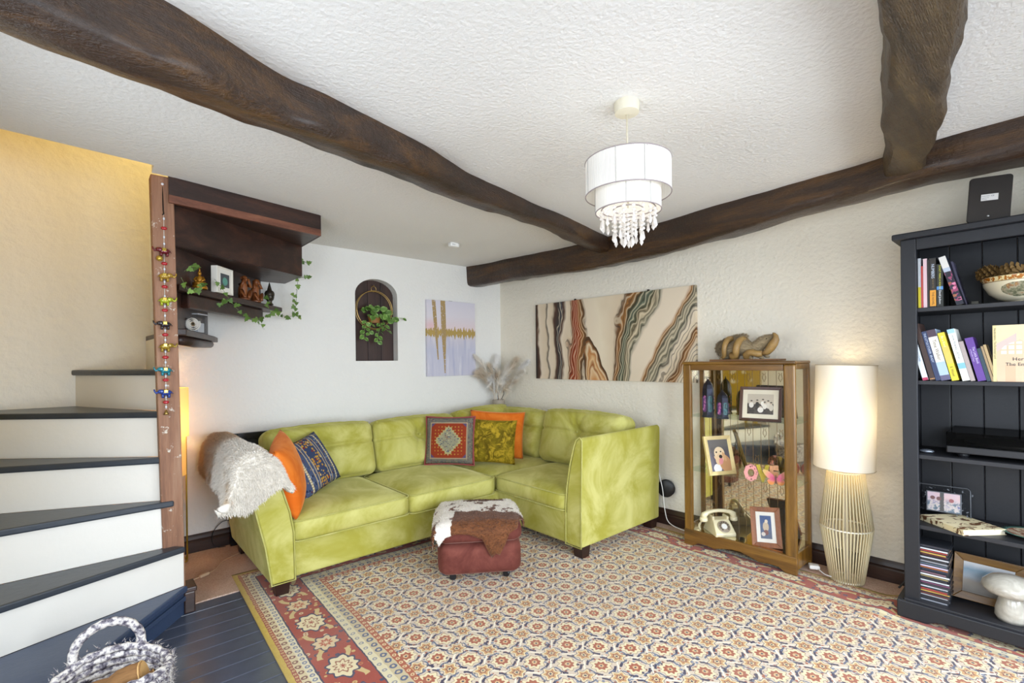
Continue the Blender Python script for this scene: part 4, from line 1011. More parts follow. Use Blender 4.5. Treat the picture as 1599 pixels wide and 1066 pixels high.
def bird_photo():
    b = NB('blue_portrait_print'); s_ = b.sep(b.co()); x, z = s_[0], s_[2]; nz = b.noise(b.co(), 40, 4)
    c = b.mix(b.smooth(z, 0.06, 0.18), b.mix(nz, '#6A7486', '#3E4E70'), '#2E4E86')
    def el(cx, cz, rx, rz): return b.lt(b.add(b.m_('POWER', b.mul(b.sub(x, cx), 1/rx), 2.0), b.m_('POWER', b.mul(b.sub(z, cz), 1/rz), 2.0)), 1.0)
    c = b.mix(el(0.0, 0.125, 0.017, 0.03), c, '#C9B49A'); c = b.mix(el(0.004, 0.158, 0.009, 0.011), c, '#E2D2BC'); c = b.mix(el(0.0, 0.09, 0.014, 0.016), c, '#7A4A44'); c = b.mix(el(-0.016, 0.08, 0.012, 0.012), c, '#D8D0C8')
    b.set(color=c, rough=0.35); return b.m
photo('photo_frame', 'chestnut wooden frame with small blue photo at bottom of cabinet', (-0.155, -2.770, 0.112), -168, 17, 0.17, 0.245, 0.030, wood('chestnut_frame_wood', '#5E2E0E', '#8A4A18', '#A5622A', 0.4, 3, 'Z', 0.2, 0.1), simple('white_mount_card', '#EFEBE2', 0.8), bird_photo(), 0.026, roll=-6)

# painted letters with a butterfly
word = thing('letter_ornament', 'painted wooden letters with a pink butterfly on cabinet shelf', 'ornament', (-0.165, -2.635, 0.519), (0, 0, math.radians(-66)))
def letter_o(): 
    b = NB('pink_leopard_letter'); v = b.vor(b.co(), 62, 'F1', rnd=0.6); b.set(color=b.mix(b.band(v, 0.12, 0.36), '#E59A94', '#5A2A2E'), rough=0.5); return b.m
xx = 0.0
for ch, mt in (('O', letter_o()), ('V', simple('lime_letter', '#C2AC2C', 0.5)), ('E', simple('peach_spotted_letter', '#E0A070', 0.5, vary=0.4, vscale=60))):
    o = text('letter', ch, 0.135, mt, word, (xx, -0.014, 0.007), (PI/2, 0, 0), 0.014, fat=0.008); o.scale = (0.72, 1, 1); xx += {'O': 0.078, 'V': 0.066, 'E': 0.06}[ch]
def wing_mat():
    b = NB('pink_butterfly_wing'); s_ = b.sep(b.co()); r = b.m_('SQRT', b.add(b.mul(s_[0], s_[0]), b.mul(s_[2], s_[2])))
    c = b.ramp(b.mul(r, 12), [(0.0, '#C83A6A'), (0.35, '#E2708E'), (0.6, '#EDA08A'), (0.85, '#E8C47A')]); c = b.mix(b.smooth(s_[2], -0.005, -0.03), c, '#E8924A'); b.set(color=c, rough=0.4); return b.m
bf = thing('butterfly_ornament', 'pink and orange painted butterfly perched before the wooden letters', 'ornament', (-0.185, -2.835, 0.562), (0, 0, math.radians(-72)))
MW = wing_mat()
for s_ in (-1, 1):
    up = [(0.004, 0.0), (0.014, 0.022), (0.045, 0.046), (0.068, 0.050), (0.074, 0.040), (0.062, 0.018), (0.045, 0.0), (0.022, -0.008)]
    dn = [(0.004, -0.002), (0.022, -0.008), (0.040, -0.006), (0.048, -0.018), (0.042, -0.034), (0.026, -0.042), (0.012, -0.034)]
    for pts in (up, dn):
        n = len(pts); G().raw([(s_*x, -0.004+abs(x)*0.25, z) for x, z in pts]+[(s_*x, 0.0+abs(x)*0.25, z) for x, z in pts], [tuple(range(n)), tuple(range(n, 2*n))[::-1]]+[(i, n+i, n+(i+1) % n, (i+1) % n) for i in range(n)]).obj('wing', MW, bf)
G().tube([(0, -0.004, -0.03), (0, -0.006, 0.0), (0, -0.004, 0.022)], [0.003, 0.005, 0.003], 8).obj('body', simple('butterfly_body', '#7A3A4A', 0.5), bf, smooth=True)

# rotary telephone
def telephone():
    t = thing('telephone', 'cream rotary dial telephone at the bottom of the cabinet', 'telephone', (-0.115, -2.44, 0.107), (0, 0, math.radians(-128+90)))
    m = simple('cream_bakelite', '#E6DAB4', 0.3, coat=0.3)
    # local: front = -y ; body wedge
    sec = [(-0.10, 0.008), (-0.105, 0.03), (-0.035, 0.105), (0.03, 0.108), (0.05, 0.09), (0.085, 0.02), (0.085, 0.008)]
    g = G(); n = len(sec); v = []
    for k, x in enumerate((-0.07, -0.062, 0.062, 0.07)):
        for (y_, z) in sec: v.append((x*(1.0 if z < 0.05 else 0.80), y_, z))
    f = [(k*n+i, (k+1)*n+i, (k+1)*n+(i+1) % n, k*n+(i+1) % n) for k in range(3) for i in range(n)]+[tuple(range(n)), tuple(3*n+i for i in range(n))[::-1]]
    g.raw(v, f).obj('body', m, t, bevel=0.008, seg=3)
    for x in (-0.05, 0.05):
        for y_ in (-0.08, 0.065): G().lathe([(0.008, 0), (0.008, 0.009)], 10, Matrix.Translation((x, y_, 0))).obj('foot', simple('black_castor', '#17171A'), t)
    nrm = math.atan2(0.07, 0.075)
    Mx = Matrix.Translation((0, -0.073, 0.069)) @ Matrix.Rotation(math.radians(47), 4, 'X')
    d = G().lathe([(0.0, 0.0), (0.039, 0.0), (0.041, 0.004), (0.036, 0.007), (0.0, 0.007)], 28, Mx).obj('dial', simple('brown_grey_dial', '#9A8A76', 0.4), t, smooth='auto')
    G().lathe([(0.0, 0.007), (0.019, 0.007), (0.018, 0.010), (0.0, 0.0105)], 20, Mx).obj('dial_label', simple('white_dial_card', '#EEECE6', 0.4), d, smooth='auto')
    fg = G()
    for k in range(10):
        a = math.radians(-40+k*30); fg.lathe([(0.0, 0.0065), (0.0055, 0.0065), (0.0055, 0.0082), (0.0, 0.0082)], 10, Mx @ Matrix.Translation((0.0285*math.cos(a), 0.0285*math.sin(a), 0)))
    fg.obj('finger_hole', simple('dark_dial_hole', '#4E443A', 0.5), d)
    # cradle and handset
    for s_ in (-1, 1): G().box(s_*0.05-0.008, -0.03, 0.10, s_*0.05+0.008, 0.035, 0.124).obj('cradle', m, t, bevel=0.005)
    pts = [(-0.105, 0, 0.105), (-0.10, 0, 0.132), (-0.075, 0, 0.147), (-0.04, 0, 0.154), (0, 0, 0.157), (0.04, 0, 0.154), (0.075, 0, 0.147), (0.10, 0, 0.132), (0.105, 0, 0.105)]
    h = G().tube(pts, [0.022, 0.021, 0.014, 0.012, 0.012, 0.012, 0.014, 0.021, 0.022], 14)
    for s_ in (-1, 1): h.lathe([(0.0, 0.0), (0.022, 0.0), (0.027, 0.006), (0.025, 0.026), (0.0, 0.03)], 18, Matrix.Translation((s_*0.105, 0, 0.086)))
    h.obj('handset', m, t, smooth=True)
    co_ = []
    for k in range(90):
        a = k*0.9; u = k/89; co_.append((-0.105-0.02*math.sin(u*PI)+0.006*math.cos(a), 0.05*u+0.006*math.sin(a), 0.085*(1-u)+0.012))
    G().tube(co_, 0.002, 5).obj('cord', m, t, smooth=True)
telephone()

# mongoose and cobra on a board
def taxidermy():
    Y = lambda q: -2.41-(q-150)/1270*0.435
    Z = lambda q: 1.299+(690-q)*0.000333
    t = thing('taxidermy_mount', 'stuffed mongoose wrestling a coiled cobra on a board atop the cabinet', 'taxidermy', (-0.09, -2.62, 1.288))
    OFF = Vector((-0.09, -2.62, 1.288))
    T = lambda g_, nm, mt, **k: (lambda o: (setattr(o, 'location', -OFF), o)[1])(g_.obj(nm, mt, t, **k))
    T(G().box(-0.155, -2.845, 1.2875, -0.02, -2.408, 1.300), 'board', wood('mount_board', '#5A3A22', '#7E5836', '#9A7048', 0.5, 2, 'Y', 0.1, 0.1), bevel=0.002)
    fm = NB('grey_brown_fur'); f = fm.noise(fm.mapping(fm.co(), (40, 8, 40)), 3, 4); fm.set(color=fm.mix(f, '#6E5E44', '#B8A482'), rough=0.9, spec=0.1, sheen=0.2); fm.bump(f, 0.8, 0.005)
    x0 = -0.085
    body = [(330, 600, 0.026), (420, 560, 0.040), (520, 500, 0.050), (640, 450, 0.052), (760, 450, 0.050), (880, 500, 0.044), (960, 480, 0.040), (1020, 420, 0.038), (1090, 360, 0.036), (1160, 320, 0.032), (1230, 280, 0.022), (1285, 250, 0.012)]
    o = T(G().tube([(x0, Y(a), Z(b_)) for a, b_, r in body], [r for a, b_, r in body], 16), 'body', fm.m, smooth=True)
    fo = fur('fur', tris_of(o), 5000, 0.012, fm.m, t, 0.1, 0.0007, 11, Vector((0, 0.8, 0)), 0.3); fo.location = -OFF
    tail = [(370, 610), (280, 560), (225, 470), (240, 400), (310, 360), (420, 310), (540, 265), (660, 238), (770, 225)]
    o = T(G().tube([(x0+0.02, Y(a), Z(b_)) for a, b_ in tail], [0.026, 0.025, 0.024, 0.022, 0.021, 0.020, 0.018, 0.016, 0.009], 12), 'tail', fm.m, smooth=True)
    fo = fur('tail_fur', tris_of(o), 3500, 0.018, fm.m, t, 0.1, 0.0008, 12, Vector((0, -0.6, 0.1)), 0.4); fo.location = -OFF
    for (a0, b0, a1, b1, dx) in [(420, 600, 330, 675, -0.035), (470, 600, 400, 680, 0.03), (900, 560, 900, 665, -0.03), (960, 560, 1080, 665, -0.015), (1000, 500, 1130, 640, 0.02)]:
        T(G().tube([(x0+dx*0.6, Y(a0), Z(b0)), (x0+dx, Y((a0+a1)/2), Z((b0+b1)/2)), (x0+dx*1.1, Y(a1), Z(b1)), (x0+dx*1.1-0.006, Y(a1+40), Z(b1+6))], [0.022, 0.017, 0.011, 0.008], 10), 'leg', fm.m, smooth=True)
    # ears, eye, jaws
    T(G().ball((x0-0.030, Y(1085), Z(300)), (0.006, 0.010, 0.009)), 'ear', fm.m, smooth=True)
    T(G().ball((x0-0.027, Y(1180), Z(300)), 0.004), 'eye', simple('glass_eye', '#120C08', 0.1), smooth=True)
    T(G().tube([(x0, Y(1120), Z(420)), (x0, Y(1180), Z(385)), (x0, Y(1230), Z(345))], [0.020, 0.014, 0.006], 10), 'jaw', fm.m, smooth=True)
    # cobra
    sm = NB('golden_snake_scales'); v = sm.vor(sm.co(), 220, 'F1'); n_ = sm.noise(sm.co(), 14, 3)
    sm.set(color=sm.mix(n_, sm.mix(v, '#C9A25A', '#96713A'), '#7A6040'), rough=0.45, spec=0.4); sm.bump(v, 0.3, 0.002)
    pts = []
    def coil(cy, cz, n_, a0, a1, rr, dy):
        for k in range(n_):
            a = a0+(a1-a0)*k/(n_-1); pts.append((x0+rr*1.05*math.cos(a), Y(cy+dy*(k/(n_-1)-0.5)), Z(cz)+rr*math.sin(a)))
    pts += [(x0-0.02, Y(330), Z(660)), (x0-0.05, Y(400), Z(640))]
    coil(500, 470, 20, -2.4, -2.4-2*PI, 0.066, 150)
    coil(740, 480, 22, -2.4, -2.4-2*PI, 0.062, 190)
    pts += [(x0-0.055, Y(900), Z(560)), (x0-0.055, Y(960), Z(560)), (x0-0.05, Y(1040), Z(590)), (x0-0.045, Y(1120), Z(585))]
    n_ = len(pts); rs = [0.012+0.010*min(1, k/10) for k in range(n_)]; rs[-1] = 0.018
    T(G().tube(pts, rs, 12), 'snake_body', sm.m, smooth=True)
    hood = [(1120, 590, 0.018, 0.018), (1190, 560, 0.022, 0.032), (1255, 480, 0.020, 0.042), (1310, 390, 0.018, 0.042), (1345, 320, 0.016, 0.034), (1345, 255, 0.014, 0.022), (1320, 215, 0.010, 0.013), (1295, 200, 0.006, 0.007)]
    g_ = G(); v = []; seg = 14
    for i, (a, b_, rt, rw) in enumerate(hood):
        p = Vector((x0-0.03, Y(a), Z(b_))); q0 = hood[max(0, i-1)]; q1 = hood[min(len(hood)-1, i+1)]
        tg = (Vector((0, Y(q1[0]), Z(q1[1])))-Vector((0, Y(q0[0]), Z(q0[1])))).normalized(); side = Vector((1, 0, 0)); nn = tg.cross(side)
        for k in range(seg): th = 2*PI*k/seg; v.append(p+nn*rw*0.62*math.cos(th)+side*rt*1.3*math.sin(th))
    f = [(i*seg+k, i*seg+(k+1) % seg, (i+1)*seg+(k+1) % seg, (i+1)*seg+k) for i in range(len(hood)-1) for k in range(seg)]+[tuple(range(seg)), tuple((len(hood)-1)*seg+k for k in range(seg))]
    g_.raw(v, f); T(g_, 'snake_hood', sm.m, smooth=True)
taxidermy()

# ------------------------------------------------------------------ rope table lamp
def table_lamp():
    t = thing('table_lamp', 'lit lamp with white drum shade on a cream cord-wrapped base beside bookcase', 'lamp', (-0.055, -3.165, 0.008))
    mc = simple('cream_cotton_cord', '#D9CBA4', 0.9, bumps=(400, 0.6, 0.002)); N = 46
    R3 = [(0.082, 0.0), (0.128, 0.315), (0.088, 0.635)]
    g = G()
    for k in range(N):
        a = 2*PI*k/N
        for (r0, z0), (r1, z1), tw in ((R3[0], R3[1], 0.05), (R3[1], R3[2], -0.05)):
            g.tube([(r0*math.cos(a), r0*math.sin(a), z0+0.004), (r1*math.cos(a+tw*0), r1*math.sin(a), z1)], 0.0042, 5)
    o = g.obj('cord_winding', mc, t, smooth=True); o['kind'] = 'stuff'
    for r, z in ((0.080, 0.012), (0.123, 0.315), (0.086, 0.632)):
        G().tube([(r*math.cos(2*PI*k/40), r*math.sin(2*PI*k/40), z) for k in range(40)], 0.005, 6, closed=True).obj('ring', simple('white_wire_frame', '#EDE8DA', 0.5), t, smooth=True)
    G().lathe([(0.078, 0.0), (0.078, 0.01), (0.02, 0.012), (0.012, 0.04), (0.012, 0.66), (0.0, 0.66)], 20).obj('stem', simple('pale_lamp_stem', '#D8CFBA', 0.5), t, smooth='auto')
    sm = shade_mat('white_lit_shade', '#F3EEE2', '#FFF0D0', 0.05)
    Mx = Matrix.Translation((0, 0, 0.95)) @ Matrix.Rotation(math.radians(1.3), 4, 'X') @ Matrix.Rotation(math.radians(0.8), 4, 'Y') @ Matrix.Translation((0, 0, -0.95))
    G().lathe([(0.150, 0.655), (0.1495, 0.95), (0.149, 1.25)], 48, Mx, cap=False).obj('shade', sm, t, smooth=True)
    rm = simple('shade_trim', '#CDBfA4', 0.8)
    for z, r in ((0.655, 0.1505), (1.25, 0.1495)):
        G().tube([(r*math.cos(2*PI*k/48), r*math.sin(2*PI*k/48), z) for k in range(48)], 0.002, 5, closed=True, M=Mx).obj('trim', rm, t, smooth=True)
    G().ball((0, 0, 0.86), (0.03, 0.03, 0.045)).obj('bulb', NB('lit_bulb').set(color='#FFFFFF', emit='#FFE0A8', emit_s=6.0).m, t, smooth=True)
    p = point('table_lamp_bulb', (0, 0, 0.93), 4.0, (1.0, 0.80, 0.50), 0.05); p.parent = t
table_lamp()
# white flex and plug on the floor
def cable(name, label, pts, r, mat, plug=None):
    P_ = [Vector(p) for p in pts]; out = []
    for i in range(len(P_)-1):
        p0, p1, p2, p3 = P_[max(i-1, 0)], P_[i], P_[i+1], P_[min(i+2, len(P_)-1)]
        for k in range(8):
            s_ = k/8; out.append(0.5*((2*p1)+(-p0+p2)*s_+(2*p0-5*p1+4*p2-p3)*s_*s_+(-p0+3*p1-3*p2+p3)*s_**3))
    out.append(P_[-1]); t = thing(name, label, 'cable', tuple(P_[0]))
    o = G().tube(out, r, 7).obj('flex', mat, t, smooth=True); o.location = -P_[0]
    if plug:
        for nm, M_, sz in plug: 
            q = G().box(-sz[0], -sz[1], -sz[2], sz[0], sz[1], sz[2]).obj(nm, mat, t, bevel=min(sz)*0.6, seg=3); q.matrix_local = Matrix.Translation(-P_[0]) @ M_
    return t
M_WHITE = simple('white_plastic', '#F0EFEC', 0.4)
cable('power_cable', 'white lamp cable and plug lying beside the cabinet foot', [(-0.12, -3.105, 0.03), (-0.10, -3.07, 0.024), (-0.075, -3.04, 0.026), (-0.05, -3.015, 0.03)], 0.0035, M_WHITE,
      [('plug', Matrix.Translation((-0.045, -2.995, 0.032)) @ Matrix.Rotation(0.5, 4, 'Z'), (0.022, 0.028, 0.012)), ('pin', Matrix.Translation((-0.03, -2.972, 0.038)) @ Matrix.Rotation(0.5, 4, 'Z'), (0.005, 0.012, 0.004))])
cable('power_cable', 'white cable trailing from behind the sofa to the cabinet', [(-0.03, -1.93, 0.42), (-0.02, -1.955, 0.30), (-0.015, -1.97, 0.14), (-0.01, -2.0, 0.05), (-0.01, -2.10, 0.022), (-0.0, -2.2, 0.02), (0.01, -2.28, 0.02)], 0.0035, M_WHITE)
cable('power_cable', 'white cable rising behind the bookcase from the rug corner', [(0.02, -3.43, 0.018), (0.035, -3.445, 0.06), (0.05, -3.456, 0.12)], 0.006, M_WHITE)
cable('power_cable', 'dark cable rising behind the bookcase beside the white one', [(0.02, -3.39, 0.018), (0.04, -3.42, 0.07), (0.055, -3.45, 0.14)], 0.005, simple('dark_flex', '#2A2824', 0.5))
t = thing('cable_reel', 'small black plastic reel tucked behind the sofa arm', 'reel', (0.02, -1.962, 0.30), (PI/2, 0, PI/2+0.25))
for z_ in (-0.016, 0.016): G().lathe([(0.0, z_-0.003), (0.062, z_-0.003), (0.066, z_), (0.062, z_+0.003), (0.0, z_+0.003)], 28).obj('flange', simple('black_castor', '#17171A'), t, smooth='auto')
G().lathe([(0.03, -0.014), (0.03, 0.014)], 20).obj('hub', simple('black_castor', '#17171A'), t, smooth='auto')
# ------------------------------------------------------------------ bookcase
BK = Vector((-0.1, -3.92, 0.012))
bk = thing('bookcase', 'tall charcoal painted bookcase with moulded top and panelled back', 'bookcase', BK)
M_BK = simple('charcoal_bookcase_paint', '#1C1D22', 0.5, vary=0.12, vscale=8, bumps=(60, 0.12))
M_BKE = simple('charcoal_bookcase_shelf', '#242428', 0.5, vary=0.12, vscale=8)
def B(g_, name, mat=M_BK, **k): o = g_.obj(name, mat, bk, **k); o.location = -BK+Vector((0, 0, 0.012)); return o
bl, br, bf_, bb, bt = -3.467, -4.373, -0.292, 0.075, 1.90
for y0, y1 in ((bl, bl-0.02), (br+0.02, br)): B(G().box(bf_+0.02, min(y0, y1), 0.085, bb, max(y0, y1), bt-0.03), 'side_panel')
B(G().box(bf_, bl-0.06, 0.085, bf_+0.022, bl, bt-0.03), 'stile', bevel=0.003); B(G().box(bf_, br, 0.085, bf_+0.022, br+0.06, bt-0.03), 'stile', bevel=0.003)
B(G().box(bf_, br+0.06, bt-0.085, bf_+0.022, bl-0.06, bt-0.03), 'rail', bevel=0.003)
B(G().box(bf_-0.03, br-0.03, bt-0.03, bb, bl+0.03, bt), 'cornice', bevel=0.006)
pl = G(); ap = [(0, 0), (0.12, 0), (0.15, 0.015), (0.2, 0.022), (0.8, 0.022), (0.85, 0.015), (0.88, 0), (1, 0)]
pts = [(bl+0.025+(br-bl-0.05)*t_, z) for t_, z in ap]+[(br-0.025, 0.083), (bl+0.025, 0.083)]; n = len(pts)
pl.raw([(bf_-0.035, y_, z) for y_, z in pts]+[(bf_-0.012, y_, z) for y_, z in pts], [tuple(range(n)), tuple(range(n, 2*n))[::-1]]+[(i, n+i, n+(i+1) % n, (i+1) % n) for i in range(n)])
B(pl, 'plinth', bevel=0.005)
for y0 in (bl+0.025, br-0.003): B(G().box(bf_-0.012, y0-0.022, 0, bb, y0, 0.083), 'plinth_side')
B(G().box(bf_-0.02, br, 0.072, bb, bl, 0.092), 'bottom_shelf', M_BKE, bevel=0.003)
SH = [0.092, 0.458, 0.806, 1.172, 1.530]
for z in SH[1:]: B(G().box(bf_+0.022, br+0.02, z-0.02, bb-0.012, bl-0.02, z), 'shelf', M_BKE, bevel=0.002)
pb = None
for i in range(7):
    y1 = bl-0.02-i*0.1237
    if pb is None: pb = B(G().box(bb-0.012, -0.1222, 0.09, bb, 0, bt-0.03), 'plank', M_BK, bevel=0.003)
    else: pb2 = share(pb, 'plank', bk); pb2.modifiers.new('soft_edges', 'BEVEL').width = 0.003
    (pb if i == 0 else pb2).location = -BK+Vector((0, y1, 0.012))

# ------------------------------------------------------------------ books
BKG = 'books on the bookcase'
def book(label, y0, y1, z0, h, depth, c, lean=0.0, xfront=-0.262, pages='#E6DDC6', bands=(), txt=(), name='book', soft=0.0, hb=True):
    """spine towards -x, from y0 (left) to y1 (right) at its foot; lean in degrees tips the top to the left"""
    w_ = abs(y0-y1); t = thing(name, label, 'book', (xfront, (y0+y1)/2, z0), (math.radians(-lean), 0, 0), BKG)
    if lean: t.location = (xfront, (y0+y1)/2, z0+abs(math.sin(math.radians(lean)))*w_/2)   # tips on its lower left edge
    m = simple('cover_'+c, c, 0.45); th = min(0.0025, w_*0.18)
    g = G().box(0, -w_/2, 0, th, w_/2, h).box(th, -w_/2, 0, depth, -w_/2+th, h).box(th, w_/2-th, 0, depth, w_/2, h)
    g.obj('cover', m, t)
    G().box(th, -w_/2+th, 0.003, depth-0.004, w_/2-th, h-0.003).obj('pages', simple('book_pages', pages, 0.9, vary=0.06, vscale=80), t)
    for (f0, f1, cc) in bands: G().box(-0.0004, -w_/2+0.0003, h*f0, 0.0, w_/2-0.0003, h*f1).obj('spine_band', simple('print_'+cc, cc, 0.5), t)
    for (s_, f0, size, cc, yo) in txt:   # reads downwards
        text('lettering', s_, size, simple('print_'+cc, cc, 0.5), t, (-0.0007, yo+size*0.3, h*f0), (PI/2, PI/2, -PI/2), 0.0001)
    return t
def Yp(px): return -3.515-(px-1430)*0.002415+max(0, px-1430)**2*1.45e-6      # position along the shelf
z1, z2 = SH[4]+0.012, SH[3]+0.012
book('grey and yellow paperback at the far end of the top shelf', -3.529, -3.540, z1, 0.245, 0.15, '#B9BCC0', bands=((0.0, 0.42, '#C8B82A'),))
book('slim scarlet book between the yellow one and the pink one', -3.541, -3.548, z1, 0.205, 0.14, '#B8413A')
book('pale pink slim book on the top shelf', -3.549, -3.563, z1, 0.24, 0.16, '#D8B9BE')
book('plain black book beside the pink one', -3.564, -3.572, z1, 0.232, 0.15, '#26221E')
book('black book with an orange block at the foot of its spine', -3.573, -3.596, z1, 0.238, 0.15, '#2B2622', bands=((0.02, 0.345, '#D9952E'),), txt=(('NUMBERS', 0.88, 0.016, '#C9D6E6', 0.0), ('ONE OF THE', 0.58, 0.008, '#8A7248', 0.0), ('THE NOVEL', 0.31, 0.012, '#3A2A12', 0.0)))
book('black thriller with yellow title lettering on its spine', -3.598, -3.622, z1, 0.205, 0.14, '#1F211D', bands=((0.40, 0.475, '#4E86C2'),), txt=(("DON'T MAKE A SOUND", 0.97, 0.0108, '#C9C83A', 0.0), ('David Jackson', 0.385, 0.0118, '#E8E8E8', 0.0)))
def floral():
    b = NB('cover_floral_spine'); v = b.vor(b.co(), 85, 'F1', out='Color'); s_ = b.sep(v)
    b.set(color=b.ramp(s_[0], [(0, '#1E1A2A'), (0.35, '#8E3A5E'), (0.6, '#D07A9A'), (0.75, '#2A2236'), (0.9, '#9A5A3A')], 'CONSTANT'), rough=0.4); return b.m
MATS['cover_floral'] = floral()
def fbook():
    h = 0.245; t = book('dark flowery paperback leaning on the top shelf', -3.668, -3.694, z1, h, 0.15, '#171828', lean=15, bands=((0.76, 0.995, '#D8D4CE'), (0.68, 0.76, '#AEB8C8')), txt=())
    G().box(-0.0006, -0.0125, 0.02, -0.0001, 0.0125, h*0.68).obj('flower_print', MATS['cover_floral'], t)
fbook()
book('slim mauve booklet leaning behind the flowery paperback', -3.690, -3.698, z1, 0.23, 0.10, '#4E4A60', lean=13, xfront=-0.16)
LN = 12.5
book('white spined book with a red foot leaning at the shelf end', -3.543, -3.564, z2, 0.222, 0.15, '#DDE2E6', lean=LN, bands=((0.0, 0.06, '#B83A5E'),), txt=(('SAILING COURSE', 0.74, 0.009, '#5A7A9A', 0.0),))
book('tall dark brown book next to the white and red one', -3.570, -3.590, z2, 0.285, 0.16, '#3E2A24', lean=LN, bands=((0.02, 0.035, '#B88A5A'),))
book('navy book with white capital lettering', -3.592, -3.610, z2, 0.245, 0.15, '#2E3A5E', lean=LN, txt=(('THE LITTLE STOKER  BRADY', 0.96, 0.0115, '#C6D2E8', 0.0),))
book('pale blue thick book with a cream title panel', -3.611, -3.645, z2, 0.25, 0.16, '#A9BFD4', lean=LN, bands=((0.86, 1.0, '#4A3A48'), (0.36, 0.86, '#E8DFD0'), (0.0, 0.10, '#5E5A78')), txt=(('Time Walker', 0.80, 0.019, '#6A6058', 0.0),))
book('bright yellow book leaning between two pale ones', -3.649, -3.674, z2, 0.235, 0.15, '#DCC93A', lean=LN, bands=((0.35, 0.72, '#DDBE5E'),), txt=(('Be a Kind', 0.93, 0.014, '#F2EBC8', 0.0), ('S. Wood', 0.29, 0.013, '#4A4620', 0.0)))
book('white book with sky blue bands on its spine', -3.686, -3.712, z2, 0.25, 0.16, '#E6E6DE', lean=LN, bands=((0.92, 1.0, '#9CC4D8'), (0.23, 0.34, '#7EB6D4')), txt=(('HOW TO BUILD CASTLES', 0.88, 0.010, '#6A7078', 0.0),))
book('grey beige paperback beside the purple book', -3.714, -3.730, z2, 0.19, 0.14, '#A89A96', lean=LN)
book('violet purple book with pale lettering', -3.738, -3.766, z2, 0.205, 0.14, '#5E3A8E', lean=LN, txt=(('The Little Book', 0.78, 0.0125, '#D8CBE8', -0.005), ('of Mindful Days', 0.74, 0.0095, '#C8B8DE', 0.006)))
book('dark teal slim book leaning right of the purple one', -3.768, -3.781, z2, 0.155, 0.13, '#2A3E48', lean=LN)
book('tan pocket book next to the teal one', -3.783, -3.791, z2, 0.165, 0.12, '#9A8262', lean=LN)
book('sandy spined pocket book touching the large cream hardback', -3.793, -3.802, z2, 0.172, 0.12, '#B0966A', lean=LN)
def hereford():
    b = NB('cover_sepia_house'); s_ = b.sep(b.co()); y_, z = s_[1], s_[2]
    n_ = b.noise(b.co(), 9, 4); c = b.mix(n_, '#C9B28E', '#E0D2AC')
    yl = b.mul(y_, -1.0)     # distance from the spine
    roof = b.sub(0.19, b.mul(b.ab(b.sub(yl, 0.085)), 0.75))
    c = b.mix(b.mul(b.lt(z, b.add(roof, 0.035)), b.lt(yl, 0.075)), c, '#C4AFA6'); c = b.mix(b.lt(z, roof), c, b.mix(n_, '#C7A98A', '#D6BE9E'))
    gx = b.band(b.m_('FRACT', b.mul(yl, 42)), 0.12, 0.85); gz = b.band(b.m_('FRACT', b.mul(z, 42)), 0.12, 0.85)
    arch = b.lt(b.add(b.m_('POWER', b.mul(b.sub(yl, 0.085), 1/0.06), 2.0), b.m_('POWER', b.mul(b.sub(z, 0.13), 1/0.05), 2.0)), 1.0)
    c = b.mix(b.mul(b.mul(gx, gz), b.mul(arch, b.gt(z, 0.125))), c, '#EFE6C6'); c = b.mix(b.mul(b.lt(z, 0.075), b.gt(b.m_('FRACT', b.mul(yl, 14)), 0.55)), c, '#CBA888')
    b.set(color=c, rough=0.4); t = thing('hardback_book', 'large cream hardback about Herefordshire standing face out', 'book', (-0.262, -3.787, SH[3]+0.012), (0, 0, math.radians(1.5)), BKG)
    w_, h, d = 0.205, 0.255, 0.02
    G().box(0, -w_, 0, 0.003, 0, h).box(d-0.003, -w_, 0, d, 0, h).box(0.003, -0.003, 0, d-0.003, 0, h).obj('cover', b.m, t, bevel=0.001)
    G().box(0.003, -w_+0.003, 0.003, d-0.003, -0.003, h-0.003).obj('pages', simple('book_pages', '#E6DDC6', 0.9), t)
    G().box(-0.0006, -0.012, 0, -0.0001, -0.001, h).obj('hinge_band', simple('print_sand', '#D8C68E', 0.5), t)
    k = simple('print_ink', '#2A2A34', 0.5)
    text('lettering', 'Herefordshire', 0.021, k, t, (-0.0008, -0.062, 0.095), (PI/2, 0, -PI/2), 0.0001, spacing=1.05)
    text('lettering', 'The Enchanted Land', 0.0205, k, t, (-0.0008, -0.040, 0.072), (PI/2, 0, -PI/2), 0.0001)
    text('lettering', 'Herefordshire  The Enchanted Land', 0.0095, k, t, (-0.0009, -0.005, h*0.95), (PI/2, PI/2, -PI/2), 0.0001)
hereford()
# blocks beside the leaning book
o = boxo('small_box', -0.16, -3.735, z1, -0.11, -3.71, z1+0.022, simple('grey_card_box', '#5A5850', 0.7), bevel=0.002); tag(o, 'tiny grey box lying behind the books, top shelf', 'box')

